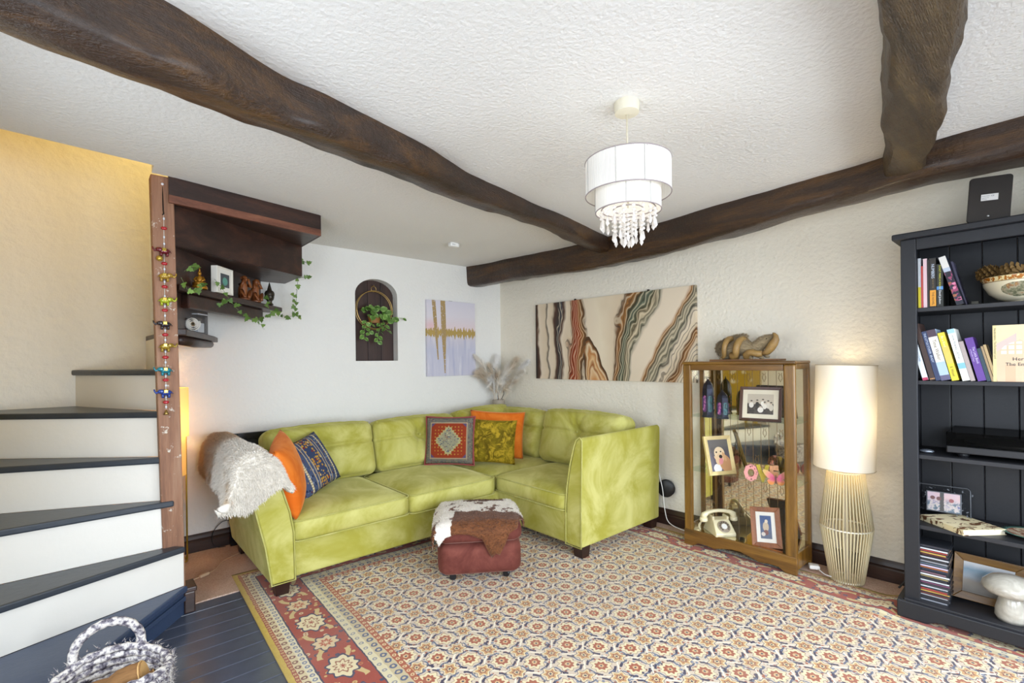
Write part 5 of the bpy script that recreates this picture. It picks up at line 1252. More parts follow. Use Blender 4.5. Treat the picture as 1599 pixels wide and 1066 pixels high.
# china bowl with pine cones
def bowl():
    t = thing('china_bowl', 'cream china bowl with gilt rim and painted scene on top shelf', 'bowl', (-0.155, -3.885, z1))
    b = NB('painted_bowl_glaze'); s_ = b.sep(b.co()); a = b.m_('ARCTAN2', s_[1], b.mul(s_[0], -1.0)); z = s_[2]
    c = b.mix(b.gt(z, 0.098), '#E8DEC2', '#E9D6A2'); c = b.mix(b.mul(b.band(z, 0.098, 0.117), b.gt(b.noise(b.co(), 60, 3), 0.47)), c, '#A8661E')
    c = b.mix(b.band(z, 0.0945, 0.0975), c, '#8A6A3C')
    e = b.add(b.m_('POWER', b.mul(b.sub(a, 0.12), 1/0.50), 2.0), b.m_('POWER', b.mul(b.sub(z, 0.054), 1/0.032), 2.0))
    nz = b.noise(b.co(), 34, 5, 0.65)
    c = b.mix(b.lt(b.add(e, b.mul(nz, 0.5)), 1.2), c, b.ramp(nz, [(0.3, '#3A3E2E'), (0.45, '#6E7058'), (0.55, '#A69E84'), (0.62, '#8A5A3A'), (0.7, '#C8B070')]))
    b.set(color=c, rough=0.2, coat=0.4)
    G().lathe([(0.0, 0.0), (0.055, 0.0), (0.055, 0.006), (0.085, 0.018), (0.115, 0.045), (0.133, 0.08), (0.140, 0.118), (0.136, 0.118), (0.128, 0.08), (0.11, 0.048), (0.08, 0.024), (0.0, 0.016)], 40).obj('bowl', b.m, t, smooth='auto', auto=60)
    pm = simple('pine_cone_scale', '#6E5226', 0.8, vary=0.4, vscale=60)
    def cone(x, y_, z_, ry, rz, lab):
        c = thing('pine_cone', lab, 'pine cone', (-0.155+x, -3.885+y_, z1+z_), (0.3, ry, rz), 'pine cones in the bowl')
        G().lathe([(0.0, -0.04), (0.014, -0.03), (0.018, 0.0), (0.012, 0.03), (0.0, 0.04)], 12).obj('core', simple('pine_cone_core', '#3E2C18', 0.9), c, smooth=True)
        g_ = G()
        for k in range(70):
            u = k/69; a = k*2.39996; zz = -0.042+0.084*u; rr = 0.040*math.sin(PI*(0.14+0.78*u))**0.7
            g_.raw([(rr*0.35, -0.006, 0), (rr*0.35, 0.006, 0), (rr+0.004, 0.008, 0.008), (rr+0.008, 0, 0.011), (rr+0.004, -0.008, 0.008), (rr*0.6, 0, 0.013)], [(0, 1, 2, 3, 4), (0, 5, 1), (1, 5, 2), (2, 5, 3), (3, 5, 4), (4, 5, 0)], Matrix.Translation((0, 0, zz)) @ Matrix.Rotation(a, 4, 'Z'))
        s_ = g_.obj('scale', pm, c); s_['kind'] = 'stuff'
    cone(-0.01, 0.105, 0.142, 1.5, 1.7, 'knobbly pine cone poking over the rim of the bowl')
    cone(-0.03, 0.035, 0.140, 1.4, 1.2, 'second pine cone from the bowl rim, half sunk')
    cone(0.0, -0.035, 0.138, 1.5, 2.2, 'pine cone behind the gilt rim, furthest along the bowl')
bowl()

# turntable with smoked lid
def turntable():
    t = thing('turntable', 'black record player under a smoked dust cover', 'record player', (-0.08, -3.84, SH[2]+0.012))
    k = simple('black_turntable', '#1B1B1E', 0.4); w_, d = 0.43, 0.34
    G().box(-d/2, -w_/2, 0.022, d/2, w_/2, 0.055).obj('plinth', k, t, bevel=0.004)
    for x in (-0.12, 0.12):
        for y_ in (-0.17, 0.16): G().lathe([(0.018, 0), (0.022, 0.01), (0.018, 0.022)], 14, Matrix.Translation((x, y_, 0))).obj('foot', k, t)
    G().lathe([(0.0, 0.055), (0.145, 0.055), (0.148, 0.062), (0.145, 0.07), (0.0, 0.07)], 40, Matrix.Translation((0, 0.02, 0))).obj('platter', simple('grey_platter', '#6A6A6C', 0.3, 0.7), t, smooth='auto')
    G().tube([(0.11, -0.17, 0.085), (0.05, -0.165, 0.085), (-0.08, -0.11, 0.08)], 0.005, 8).obj('tone_arm', simple('silver_arm', '#B8B8BC', 0.3, 0.9), t, smooth=True)
    sm = glass_mat('smoked_acrylic', (0.40, 0.39, 0.38, 1), 0.015)
    G().box(-d/2, -w_/2, 0.057, -d/2+0.003, w_/2, 0.118).box(d/2-0.003, -w_/2, 0.057, d/2, w_/2, 0.118).box(-d/2+0.003, -w_/2, 0.057, d/2-0.003, -w_/2+0.003, 0.118).box(-d/2+0.003, w_/2-0.003, 0.057, d/2-0.003, w_/2, 0.118).box(-d/2, -w_/2, 0.118, d/2, w_/2, 0.121).obj('dust_cover', sm, t)
turntable()
o = G().ball((0, 0, 0.010), (0.022, 0.030, 0.010), 14, 8).obj('trinket', simple('pale_silver_trinket', '#A8B0BC', 0.25, 0.7), None, smooth=True, loc=(-0.19, -3.545, SH[2]+0.012)); tag(o, 'small silvery oval trinket beside the record player', 'trinket')

# filigree picture frame
def filigree():
    t = thing('filigree_frame', 'black wirework picture frame with curling leaves behind the large art book', 'picture frame', (0, 0, 0))
    t.matrix_world = Matrix.Translation((-0.075, -3.592, SH[1]+0.014)) @ Matrix.Rotation(math.radians(-174+90), 4, 'Z') @ Matrix.Rotation(math.radians(-10), 4, 'X')
    m = simple('dark_pewter_wire', '#4A4C50', 0.4, 0.6); w_, h = 0.2, 0.165; iw, ih = 0.062, 0.046
    g = G().tube([(-w_/2+0.01, 0, 0), (w_/2-0.01, 0, 0), (w_/2, 0, 0.01), (w_/2, 0, h-0.01), (w_/2-0.01, 0, h), (-w_/2+0.01, 0, h), (-w_/2, 0, h-0.01), (-w_/2, 0, 0.01)], 0.004, 6, closed=True); g.obj('rim', m, t, smooth=True)
    G().box(-iw-0.006, -0.004, h/2-ih-0.006, iw+0.006, 0.003, h/2+ih+0.006).obj('inner_frame', m, t, bevel=0.002)
    b = NB('colourful_crowd_print'); n_ = b.noise(b.co(), 42, 3, 0.6); s_ = b.sep(b.co()); c = b.mix(b.smooth(s_[2], 0.07, 0.11), b.ramp(n_, [(0.3, '#2A2C3E'), (0.45, '#4A6070'), (0.55, '#C4B4AA'), (0.65, '#5A5E86')]), b.mix(b.noise(b.co(), 15), '#D8A48A', '#B0A8C4'))
    c = b.mix(b.lt(b.ab(b.add(s_[0], b.mul(n_, 0.012))), 0.008), c, '#2A241E')
    for ex, ez in ((-0.042, 0.100), (-0.018, 0.098), (0.030, 0.094)): c = b.mix(b.lt(b.add(b.m_('POWER', b.sub(s_[0], ex), 2.0), b.m_('POWER', b.sub(s_[2], ez), 2.0)), 0.00009), c, '#8A3A3A' if ex > 0 else '#5E2A26')
    b.set(color=c, rough=0.3); G().box(-iw, -0.0055, h/2-ih, iw, -0.004, h/2+ih).obj('print', b.m, t)
    rnd = random.Random(3)
    for k in range(22):
        u = k/22; per = 2*(w_+h)*u
        if per < w_: p = (-w_/2+per, 0.016); d = (1, 0)
        elif per < w_+h: p = (w_/2-0.018, per-w_); d = (0, 1)
        elif per < 2*w_+h: p = (w_/2-(per-w_-h), h-0.016); d = (-1, 0)
        else: p = (-w_/2+0.018, h-(per-2*w_-h)); d = (0, -1)
        a0 = rnd.uniform(0, 6.28); pts = [(p[0]+0.013*(q/5)*math.cos(a0+q*0.5), 0, p[1]+0.013*(q/5)*math.sin(a0+q*0.5)) for q in range(6)]
        x_, z_ = pts[-1][0], pts[-1][2]
        lf = G().tube(pts, 0.0016, 4); lf.raw([(x_, -0.002, z_), (x_+0.006*math.cos(a0+1), -0.002, z_+0.006*math.sin(a0+1)), (x_+0.014*math.cos(a0+1.6), -0.002, z_+0.014*math.sin(a0+1.6)), (x_+0.006*math.cos(a0+2.2), -0.002, z_+0.006*math.sin(a0+2.2))], [(0, 1, 2, 3)])
        lf.obj('leaf', m, t)
filigree()
# big art book lying flat
def artbook():
    t = thing('art_book', 'cream art book with dark brushwork lying flat on the shelf', 'book', (-0.165, -3.665, SH[1]+0.012), (0, 0, math.radians(-40)), BKG)
    b = NB('cover_ink_leaves'); v = b.mapping(b.co(), (1, 1.7, 1), (0, 0, 0.6)); n_ = b.noise(v, 20, 3, 0.6, 0.6)
    s_ = b.sep(b.co()); ink = b.smooth(n_, 0.56, 0.60)
    b.set(color=b.mix(ink, b.mix(b.noise(b.co(), 6), '#DDCB9C', '#E8DCB8'), b.mix(b.noise(b.co(), 40), '#2A241C', '#8A5A34')), rough=0.5)
    w_, d, h = 0.205, 0.23, 0.026
    G().box(-w_/2, -d/2, 0, w_/2, d/2, 0.003).box(-w_/2, -d/2, h-0.003, w_/2, d/2, h).box(-w_/2, -d/2, 0.003, -w_/2+0.003, d/2, h-0.003).obj('cover', b.m, t, bevel=0.001)
    G().box(-w_/2+0.003, -d/2+0.003, 0.003, w_/2-0.004, d/2-0.003, h-0.003).obj('pages', simple('book_pages', '#E6DDC6', 0.9), t)
artbook()
t = thing('china_plate', 'teal rimmed patterned plate at the end of the shelf', 'plate', (-0.125, -3.905, SH[1]+0.013))
b = NB('floral_plate_glaze'); b.set(color=b.mix(b.smooth(b.noise(b.co(), 40, 4), 0.45, 0.55), '#B9A88E', '#8A5A44'), rough=0.25)
G().lathe([(0.0, 0.0), (0.05, 0.0), (0.055, 0.004), (0.09, 0.014), (0.088, 0.016), (0.05, 0.008), (0.0, 0.007)], 36).obj('well', b.m, t, smooth='auto')
G().lathe([(0.0895, 0.0125), (0.106, 0.019), (0.107, 0.021), (0.0885, 0.0165)], 36, cap=False).obj('rim', simple('teal_glaze', '#4E7A6E', 0.25), t, smooth=True)

# stack of disc cases
rnd = random.Random(21); cols = ['#8A8C94', '#2A2A30', '#B8B8BE', '#5A2A2A', '#C29A4A', '#A83A34', '#D0D4DA', '#3A3A42', '#6A3A5A', '#C8CCD4', '#20242E', '#9C8A5A', '#DADDE2', '#7A5A66', '#30364A', '#B4683A', '#C6B8D4', '#4A5A6A']
zc = SH[0]+0.012
CN = ['grey', 'black', 'silver', 'maroon', 'ochre', 'red', 'white', 'charcoal', 'plum', 'pale grey', 'navy', 'khaki', 'off-white', 'mauve', 'slate', 'orange', 'lilac', 'steel blue']
ORD = 'first second third fourth fifth sixth seventh eighth ninth tenth eleventh twelfth thirteenth fourteenth fifteenth sixteenth seventeenth eighteenth nineteenth twentieth twenty-first twenty-second twenty-third twenty-fourth twenty-fifth twenty-sixth'.split()
for k in range(26):
    hh = 0.0104; cc = cols[k % len(cols)]
    t = thing('disc_case', ('lowest disc case, at the foot of the stack' if k == 0 else 'topmost disc case on the stack beside the gilt frame' if k == 25 else 'disc case with %s spine, %s from the bottom of the stack' % (CN[k % len(cols)], ORD[k])), 'disc case', (-0.193+rnd.uniform(-0.008, 0.006), -3.566+rnd.uniform(-0.006, 0.005), zc), (0, 0, rnd.uniform(-0.05, 0.05)), 'stacked disc cases')
    G().box(-0.07, -0.062, 0.0002, 0.07, 0.062, hh-0.0002).obj('case', simple('case_plastic', '#34363C', 0.2, spec=0.7), t)
    G().box(-0.0706, -0.058, 0.0022, -0.0700, 0.058, hh-0.0022).obj('spine_card', simple('case_'+cc, cc, 0.4), t)
    zc += hh
# gilt landscape picture
b = NB('grey_landscape_print'); s_ = b.sep(b.co()); nz = b.noise(b.co(), 18, 4); z = b.add(s_[2], b.mul(b.sub(nz, 0.5), 0.03))
b.set(color=b.ramp(b.mul(z, 4.6), [(0.2, '#4A4034'), (0.42, '#8A8074'), (0.5, '#8C96A0'), (0.66, '#5E7888'), (0.8, '#A8A8AA')]), rough=0.4)
photo('gilt_frame', 'gilt wooden frame with a small landscape behind the stone mushroom', (-0.115, -3.748, SH[0]+0.014), -170, 13, 0.25, 0.215, 0.036, wood('antique_gilt_wood', '#3A2406', '#664410', '#8A641E', 0.4, 3, 'X', 0.1, 0.2), None, b.m, depth=0.022, roll=4, fprof=0.008)
# stone mushroom
def mush():
    t = thing('stone_mushroom', 'pale polished stone mushroom on the bottom shelf', 'ornament', (-0.225, -3.835, SH[0]+0.012))
    b = NB('pale_onyx'); n_ = b.noise(b.co(), 14, 5, 0.6, 1.0); b.set(color=b.mix(b.smooth(n_, 0.35, 0.7), '#A8A296', '#C6C0B4'), rough=0.18, coat=0.4)
    G().lathe([(0.0, 0.0), (0.048, 0.0), (0.056, 0.018), (0.054, 0.05), (0.044, 0.09), (0.034, 0.125), (0.0, 0.13)], 28).obj('stalk', b.m, t, smooth=True)
    G().lathe([(0.0, 0.108), (0.05, 0.112), (0.088, 0.125), (0.101, 0.145), (0.094, 0.168), (0.066, 0.190), (0.03, 0.200), (0.0, 0.202)], 36).obj('cap', b.m, t, smooth=True)
mush()
# upright black panel on top of the bookcase
t = thing('black_tablet_panel', 'black rounded plastic panel with white sticker leaning on top of bookcase', 'panel')
t.matrix_world = Matrix.Translation((-0.268, -3.776, 1.913)) @ Matrix.Rotation(math.radians(-172+90), 4, 'Z') @ Matrix.Rotation(math.radians(-4), 4, 'X') @ Matrix.Rotation(math.radians(4), 4, 'Y')
pw_, ph_, pr_ = 0.142, 0.206, 0.014; pp = []
for cx_, cz_, a0 in ((pw_/2-pr_, ph_-pr_, 0), (-pw_/2+pr_, ph_-pr_, PI/2), (-pw_/2+pr_, pr_, PI), (pw_/2-pr_, pr_, 1.5*PI)):
    for q in range(6): a = a0+PI/2*q/5; pp.append((cx_+pr_*math.cos(a), cz_+pr_*math.sin(a)))
G().prism(pp, -0.008, 0.008, Matrix.Rotation(PI/2, 4, 'X')).obj('panel', simple('black_abs', '#241E1A', 0.45, bumps=(90, 0.1)), t, bevel=0.003)
st_ = G().box(-0.028, -0.0095, 0.095, 0.028, -0.0082, 0.124).obj('sticker', simple('white_sticker', '#D9D6D2', 0.5), t)
for k, (s_, x, z, sz) in enumerate([('CE', 0.004, 0.112, 0.009), ('Model 60-91', -0.025, 0.114, 0.005), ('Input 5V 2A', -0.025, 0.106, 0.0045), ('S/N 0031', -0.025, 0.099, 0.0045)]):
    text('lettering', s_, sz, simple('print_grey', '#5A5A66', 0.5), st_, (x, -0.0098, z), (PI/2, 0, 0), 0.0001)
G().ball((0, -0.008, 0.024), (0.005, 0.004, 0.005)).obj('screw', simple('silver_screw', '#C8C8C8', 0.3, 0.9), t, smooth=True)
# ------------------------------------------------------------------ large abstract canvas on the right wall
def big_painting():
    L, H_ = 1.655, 0.735
    t = thing('abstract_canvas', 'wide marbled abstract canvas in cream, rust and green above the sofa', 'painting', (0.036, -1.379, 1.496), (math.radians(0.2), 0, math.radians(2.05)))
    b = NB('marbled_pour_paint'); s_ = b.sep(b.co()); u = b.sub(0.5, b.mul(s_[1], 1/L)); v = b.add(0.5, b.mul(s_[2], 1/H_))
    q = b.comb(b.mul(u, 5.0), b.mul(v, 1.5), 0.0)
    w1 = b.sub(b.noise(q, 1.0, 3, 0.5), 0.5); w2 = b.sub(b.noise(b.comb(b.mul(u, 10.0), b.mul(v, 2.6), 3.0), 1.0, 2, 0.45, 0.3), 0.5)
    sl = b.mul(b.mul(b.sub(v, 0.45), 0.26), b.smooth(u, 0.48, 0.80))
    k = b.add(b.sub(u, sl), b.add(b.mul(w1, 0.14), b.mul(w2, 0.045)))
    CR, CR2, DK, BR, RU, TA, GR, OL = '#E2D2BA', '#D9C6AA', '#2E2622', '#55392A', '#9A3E1E', '#A9743E', '#6E7A66', '#5A5236'
    st_ = [(0.0, DK), (0.022, BR), (0.034, CR), (0.085, CR2), (0.096, DK), (0.104, CR), (0.138, CR2), (0.150, BR), (0.170, '#3C3430'), (0.19, '#4A5058'), (0.205, BR), (0.222, CR), (0.255, CR2), (0.268, '#8A4A22'), (0.285, RU), (0.32, '#A8481F'), (0.345, TA), (0.368, '#5E3E22'), (0.385, CR), (0.47, '#E6D8BE'), (0.555, CR2), (0.572, '#6A4626'), (0.590, TA), (0.610, '#4E4A34'), (0.632, GR), (0.655, OL), (0.672, '#C8B898'), (0.69, '#6A6A56'), (0.715, CR), (0.81, '#E4D4BC'), (0.832, TA), (0.85, '#6E6A58')]
    c = b.ramp(k, st_[:32])
    k2 = b.mul(b.sub(k, 0.85), 1/0.2)
    c = b.mix(b.gt(k, 0.85), c, b.ramp(k2, [(0.0, '#6E6A58'), (0.14, '#B9AE92'), (0.24, '#5A5A4C'), (0.36, CR), (0.55, CR2), (0.62, '#7A4E26'), (0.74, TA), (0.85, CR)]))
    ln = b.m_('SINE', b.add(b.mul(k, 330.0), b.mul(w2, 26.0)))
    stripe = b.mx(b.mx(b.band(k, 0.255, 0.38), b.band(k, 0.56, 0.70)), b.mx(b.band(k, 0.172, 0.2), b.gt(k, 0.825)))
    c = b.mix(b.mul(stripe, b.smooth(ln, 0.35, 0.95, 0, 0.55)), c, '#E0CFB0'); c = b.mix(b.mul(stripe, b.smooth(ln, -0.4, -0.95, 0, 0.6)), c, '#33281E')
    # warm lobe at the foot of the rust band and pale green pools
    lob = b.add(b.m_('POWER', b.mul(b.sub(u, b.add(0.385, b.mul(b.sub(0.5, v), 0.12))), 1/0.075), 2.0), b.m_('POWER', b.mul(b.sub(v, -0.05), 1/0.55), 2.0)); lob = b.add(lob, b.add(b.mul(w2, 1.3), b.mul(w1, 0.6)))
    c = b.mix(b.mul(b.lt(lob, 1.0), b.gt(k, 0.36)), c, b.ramp(lob, [(0.0, '#C98A4E'), (0.14, '#E2C49A'), (0.24, '#9A5A2A'), (0.36, '#E0BC8A'), (0.5, '#B87A42'), (0.62, '#E2CDA8'), (0.74, '#8A5A30'), (0.86, '#4A3420'), (1.0, '#5A4028')]))
    b.set(color=c, rough=0.5, spec=0.3)
    V, F = rbox((0.03, L, H_), 0.004, 4); G().raw(V, F).obj('canvas', b.m, t, smooth=False)
    for y_ in (-0.43, 0.325): 
        G().box(-0.017, -y_*1-0.006 if False else y_-0.006, H_/2-0.004, 0.004, y_+0.006, H_/2+0.010).obj('clip', simple('dark_clip', '#2A2622', 0.4, 0.6), t, bevel=0.001)
big_painting()
def small_painting():
    W_, H_ = 0.575, 0.738
    t = thing('skyline_canvas', 'small pale lilac canvas with gold streaks beside the niche', 'painting', (-0.653, -0.016, 1.539), (0, math.radians(0.0), 0))
    b = NB('lilac_gold_leaf_paint'); s_ = b.sep(b.co()); u = b.add(0.5, b.mul(s_[0], 1/W_)); v = b.add(0.5, b.mul(s_[2], 1/H_))
    vs_ = b.noise(b.comb(b.mul(u, 16), b.mul(v, 1.4), 0.0), 1.0, 4, 0.6); n2 = b.noise(b.co(), 60, 4, 0.7)
    c = b.ramp(v, [(0.0, '#C9C7D6'), (0.35, '#C2C2D4'), (0.55, '#D2CBD4'), (0.62, '#E2CFD2'), (0.8, '#DCD6DE'), (1.0, '#D6D2DE')])
    c = b.mix(b.mul(b.smooth(vs_, 0.5, 0.7), b.lt(v, 0.55)), c, '#AEB0CC'); c = b.mix(b.mul(b.smooth(vs_, 0.45, 0.3), b.lt(v, 0.6)), c, '#E0DEE6')
    c = b.mix(b.mul(b.smooth(b.ab(b.sub(v, 0.66)), 0.12, 0.0, 0, 0.6), b.smooth(b.ab(b.sub(u, 0.08)), 0.18, 0.0)), c, '#E0AFB4')
    drip = b.mul(b.sub(b.noise(b.comb(b.mul(u, 26), 2.0, 0.0), 1.0, 3, 0.6), 0.42), 0.35)
    band = b.lt(b.ab(b.sub(v, 0.575)), b.add(0.02, b.mx(drip, 0.0)))
    c = b.mix(b.mul(band, b.gt(n2, 0.36)), c, b.mix(n2, '#A08A62', '#C2A248'))
    for (u0, w0, sl, v0) in ((0.135, 0.035, 0.10, 0.22), (0.318, 0.048, 0.03, 0.04)):
        du = b.ab(b.sub(u, b.add(u0, b.mul(b.sub(1.0, v), sl)))); wd = b.mul(b.smooth(v, v0, v0+0.6, 0.012, w0), 1.0)
        c = b.mix(b.mul(b.mul(b.lt(du, wd), b.gt(v, v0)), b.gt(n2, 0.40)), c, b.mix(n2, '#8E7A5A', '#BFA068'))
    b.set(color=c, rough=0.55, spec=0.3)
    V, F = rbox((W_, 0.03, H_), 0.004, 4); G().raw(V, F).obj('canvas', b.m, t)
    G().box(-0.02, 0.006, H_/2, 0.02, 0.014, H_/2+0.004).obj('hanger', simple('dark_clip', '#2A2622', 0.4, 0.6), t)
small_painting()

# ------------------------------------------------------------------ hoop planter in the niche
def leaf_mesh(name, L, W_, mat, kind='oval', cup=0.15):
    pts = {'oval': [(0, 0), (0.25, 0.36), (0.5, 0.5), (0.75, 0.38), (0.92, 0.15), (1.0, 0)], 'ivy': [(0, 0), (-0.06, 0.32), (0.18, 0.58), (0.36, 0.30), (0.62, 0.36), (0.72, 0.16), (1.0, 0)]}[kind]
    V = []; F = []
    for x, y_ in pts: V += [(x*L, y_*W_, cup*abs(y_)*W_-0.12*L*x*x), (x*L, 0, -0.12*L*x*x), (x*L, -y_*W_, cup*abs(y_)*W_-0.12*L*x*x)]
    for i in range(len(pts)-1): F += [(i*3, i*3+1, i*3+4, i*3+3), (i*3+1, i*3+2, i*3+5, i*3+4)]
    me = bpy.data.meshes.new(name); me.from_pydata(V, [], F); me.validate(); me.materials.append(mat); me.polygons.foreach_set('use_smooth', [True]*len(me.polygons)); return me
def leafmat(name, c0, c1, rim=None):
    b = NB(name); s_ = b.sep(b.co()); n_ = b.noise(b.co(), 30, 3)
    oi = b.n('ShaderNodeObjectInfo'); c = b.mix(b.add(b.mul(n_, 0.4), b.mul(oi.outputs['Random'], 0.6)), c0, c1)
    if rim: c = b.mix(b.smooth(b.ab(s_[1]), 0.010, 0.017), c, rim)
    b.set(color=c, rough=0.45, spec=0.4); b.put(b.b.inputs['Subsurface Weight'], 0.0); return b.m
def aim(o, p, d, roll=0.0, up=Vector((0, -0.3, 1))):
    d = d.normalized(); y_ = up.cross(d)
    if y_.length < 1e-4: y_ = Vector((0, 1, 0)).cross(d)
    y_.normalize(); z = d.cross(y_)
    M_ = Matrix(((d.x, y_.x, z.x), (d.y, y_.y, z.y), (d.z, y_.z, z.z))).to_4x4() @ Matrix.Rotation(roll, 4, 'X')
    M_.translation = p; o.matrix_local = M_
def niche_plant():
    c = Vector((-1.452, 0.012, 1.775)); t = thing('hoop_planter', 'gold double hoop planter with trailing green plant hanging in the arched niche', 'plant', tuple(c))
    gold = simple('brass_wire', '#C9A868', 0.3, 0.9)
    for dy, dx, r in ((-0.03, -0.006, 0.166), (0.035, 0.012, 0.170)):
        G().tube([(dx+r*math.cos(2*PI*k/56), dy, r*math.sin(2*PI*k/56)) for k in range(56)], 0.0032, 7, closed=True).obj('hoop', gold, t, smooth=True)
    G().tube([(0.012+0.024*math.cos(2*PI*k/20), 0.03, 0.19+0.024*math.sin(2*PI*k/20)) for k in range(20)], 0.0022, 6, closed=True).obj('hanging_ring', gold, t, smooth=True)
    G().tube([(0.012, 0.075, 0.225), (0.012, 0.03, 0.218), (0.012, 0.022, 0.226)], 0.003, 6).obj('nail', gold, t, smooth=True)
    G().lathe([(0.045, -0.115), (0.055, -0.06), (0.05, -0.055), (0.0, -0.06)], 16).obj('pot', simple('tan_wooden_pot', '#9A6A34', 0.6, vary=0.2), t, smooth='auto')
    for z in (-0.11,): G().tube([(-0.13, 0.0, z+0.0), (0.13, 0.0, z)], 0.003, 6).obj('cross_bar', gold, t, smooth=True)
    lm = leafmat('green_peperomia_leaf', '#3C5F26', '#749C46', '#96B866'); me = leaf_mesh('leaf', 0.058, 0.044, lm)
    rnd = random.Random(4)
    def put(p, d, s_): o = bpy.data.objects.new('leaf', me); link(o, t); aim(o, Vector(p), Vector(d), rnd.uniform(-0.6, 0.6), Vector((rnd.uniform(-.5, .5), -1.0, 0.45))); o.scale = (s_, s_, s_)
    for k in range(46):
        a = rnd.uniform(0, 2*PI); x = rnd.gauss(0.03, 0.062); z = rnd.uniform(-0.10, 0.03)-abs(x)*0.15
        y_ = rnd.uniform(-0.075, 0.02); put((x, y_, z), (rnd.uniform(-1, 1), rnd.uniform(-0.9, -0.1), rnd.uniform(-0.7, 0.6)), rnd.uniform(0.75, 1.25))
    for (x0, z0, x1, z1, n_) in ((-0.10, -0.10, -0.125, -0.27, 8), (0.03, -0.12, 0.0, -0.30, 8), (0.06, -0.10, 0.10, -0.19, 4), (-0.05, -0.1, -0.075, -0.22, 5), (0.1, -0.06, 0.27, -0.065, 4)):
        pts = [(x0+(x1-x0)*q/8, -0.05-0.01*math.sin(q), z0+(z1-z0)*q/8) for q in range(9)]
        G().tube(pts, 0.0014, 5).obj('stem', lm, t, smooth=True)
        for q in range(n_):
            p = pts[min(8, int((q+0.8)*8/n_))]; s_ = 1 if q % 2 else -1
            put(p, ((x1-x0)*2+s_*0.8, -0.35, -0.6), rnd.uniform(0.7, 1.0))
niche_plant()

# ------------------------------------------------------------------ pampas grass in the corner
def pampas():
    base = Vector((-0.175, -0.165, 0.012)); t = thing('pampas_vase', 'tall pale vase of dried cream pampas grass in the corner', 'dried flowers', tuple(base))
    G().lathe([(0.0, 0.0), (0.075, 0.0), (0.08, 0.02), (0.07, 0.3), (0.06, 0.7), (0.066, 0.90), (0.062, 0.90), (0.055, 0.7), (0.0, 0.6)], 24).obj('vase', simple('grey_beige_vase', '#A89C8C', 0.5, vary=0.15), t, smooth='auto')
    rnd = random.Random(12)
    tips = [(-0.20, 0.11, 1.36), (-0.14, 0.10, 1.22), (0.03, 0.06, 1.36), (0.11, -0.02, 1.28), (0.10, -0.16, 1.33), (0.13, -0.32, 1.30), (0.11, -0.28, 1.20), (-0.21, 0.07, 1.18), (-0.02, 0.05, 1.25), (0.05, -0.10, 1.22), (-0.05, -0.02, 1.14), (0.03, -0.06, 1.12), (0.0, 0.0, 1.20), (-0.07, 0.04, 1.26), (0.07, -0.05, 1.17), (-0.03, -0.05, 1.08), (0.06, -0.16, 1.10), (-0.11, 0.02, 1.10)]
    mats = [simple('cream_pampas', '#F4EEE4', 0.95), simple('beige_pampas', '#E2D4C0', 0.95), simple('white_pampas', '#F6F4F1', 0.95)]
    for i, tp in enumerate(tips):
        tp = Vector(tp); p0 = Vector((tp.x*0.15, tp.y*0.15, 0.85)); pts = []
        for q in range(13):
            u = q/12; p = p0+(tp-p0)*u; p.z += 0.10*math.sin(PI*u)*(0.6+0.4*rnd.random()); p.x += 0.02*math.sin(u*5+i); pts.append(p)
        m = mats[i % 3]; st_ = G().tube(pts, 0.002, 5).obj('stem', mats[1], t, smooth=True)
        g = G()
        for k in range(950):
            u = 0.22+0.78*rnd.random()**0.85; j = min(11, int(u*12)); p = pts[j].lerp(pts[j+1], u*12-j); d = (pts[j+1]-pts[j]).normalized()
            L = 0.075*math.sin(PI*min(1, max(0.05, (u-0.15)/0.9)))+0.012
            r_ = Vector((rnd.gauss(0, 1), rnd.gauss(0, 1), rnd.gauss(0, 1))).normalized(); e = p+(d*0.8+r_*0.75)*L+Vector((0, 0, -0.012))
            sd = r_.cross(d).normalized()*0.0014
            g.raw([p-sd, p+sd, e], [(0, 1, 2)])
        f = g.obj('plume', m, st_, smooth=True); f['kind'] = 'stuff'
    tw = simple('dark_twig', '#4A4040', 0.8)
    for pts in ([(0, 0, 0.86), (-0.03, -0.02, 0.98), (-0.02, -0.03, 1.08), (-0.055, -0.02, 1.13), (-0.05, -0.02, 1.2), (-0.075, 0.0, 1.23)], [(0, -0.01, 0.86), (0.03, -0.05, 0.96), (0.015, -0.06, 1.05), (0.045, -0.07, 1.1)]):
        G().tube(pts, [0.004, 0.0035, 0.003, 0.003, 0.002, 0.0015][:len(pts)], 5).obj('twig', tw, t, smooth=True)
pampas()

# ------------------------------------------------------------------ sensor on the ceiling
t = thing('ceiling_sensor', 'small white plastic sensor box on the ceiling', 'sensor', (-1.106, -0.735, HC))
V, F = rbox((0.085, 0.05, 0.034), 0.008, 5); G().raw(V, F).obj('body', M_WHITE, t, smooth=True, loc=(0, 0, -0.018))
text('lettering', 'Sensor', 0.012, simple('print_grey', '#5A5A66', 0.5), t, (-0.032, -0.0254, -0.022), (PI/2, 0, 0), 0.0001)
G().ball((0.03, -0.025, -0.01), 0.0025, 8, 5).obj('indicator', simple('dark_clip', '#2A2622'), t)

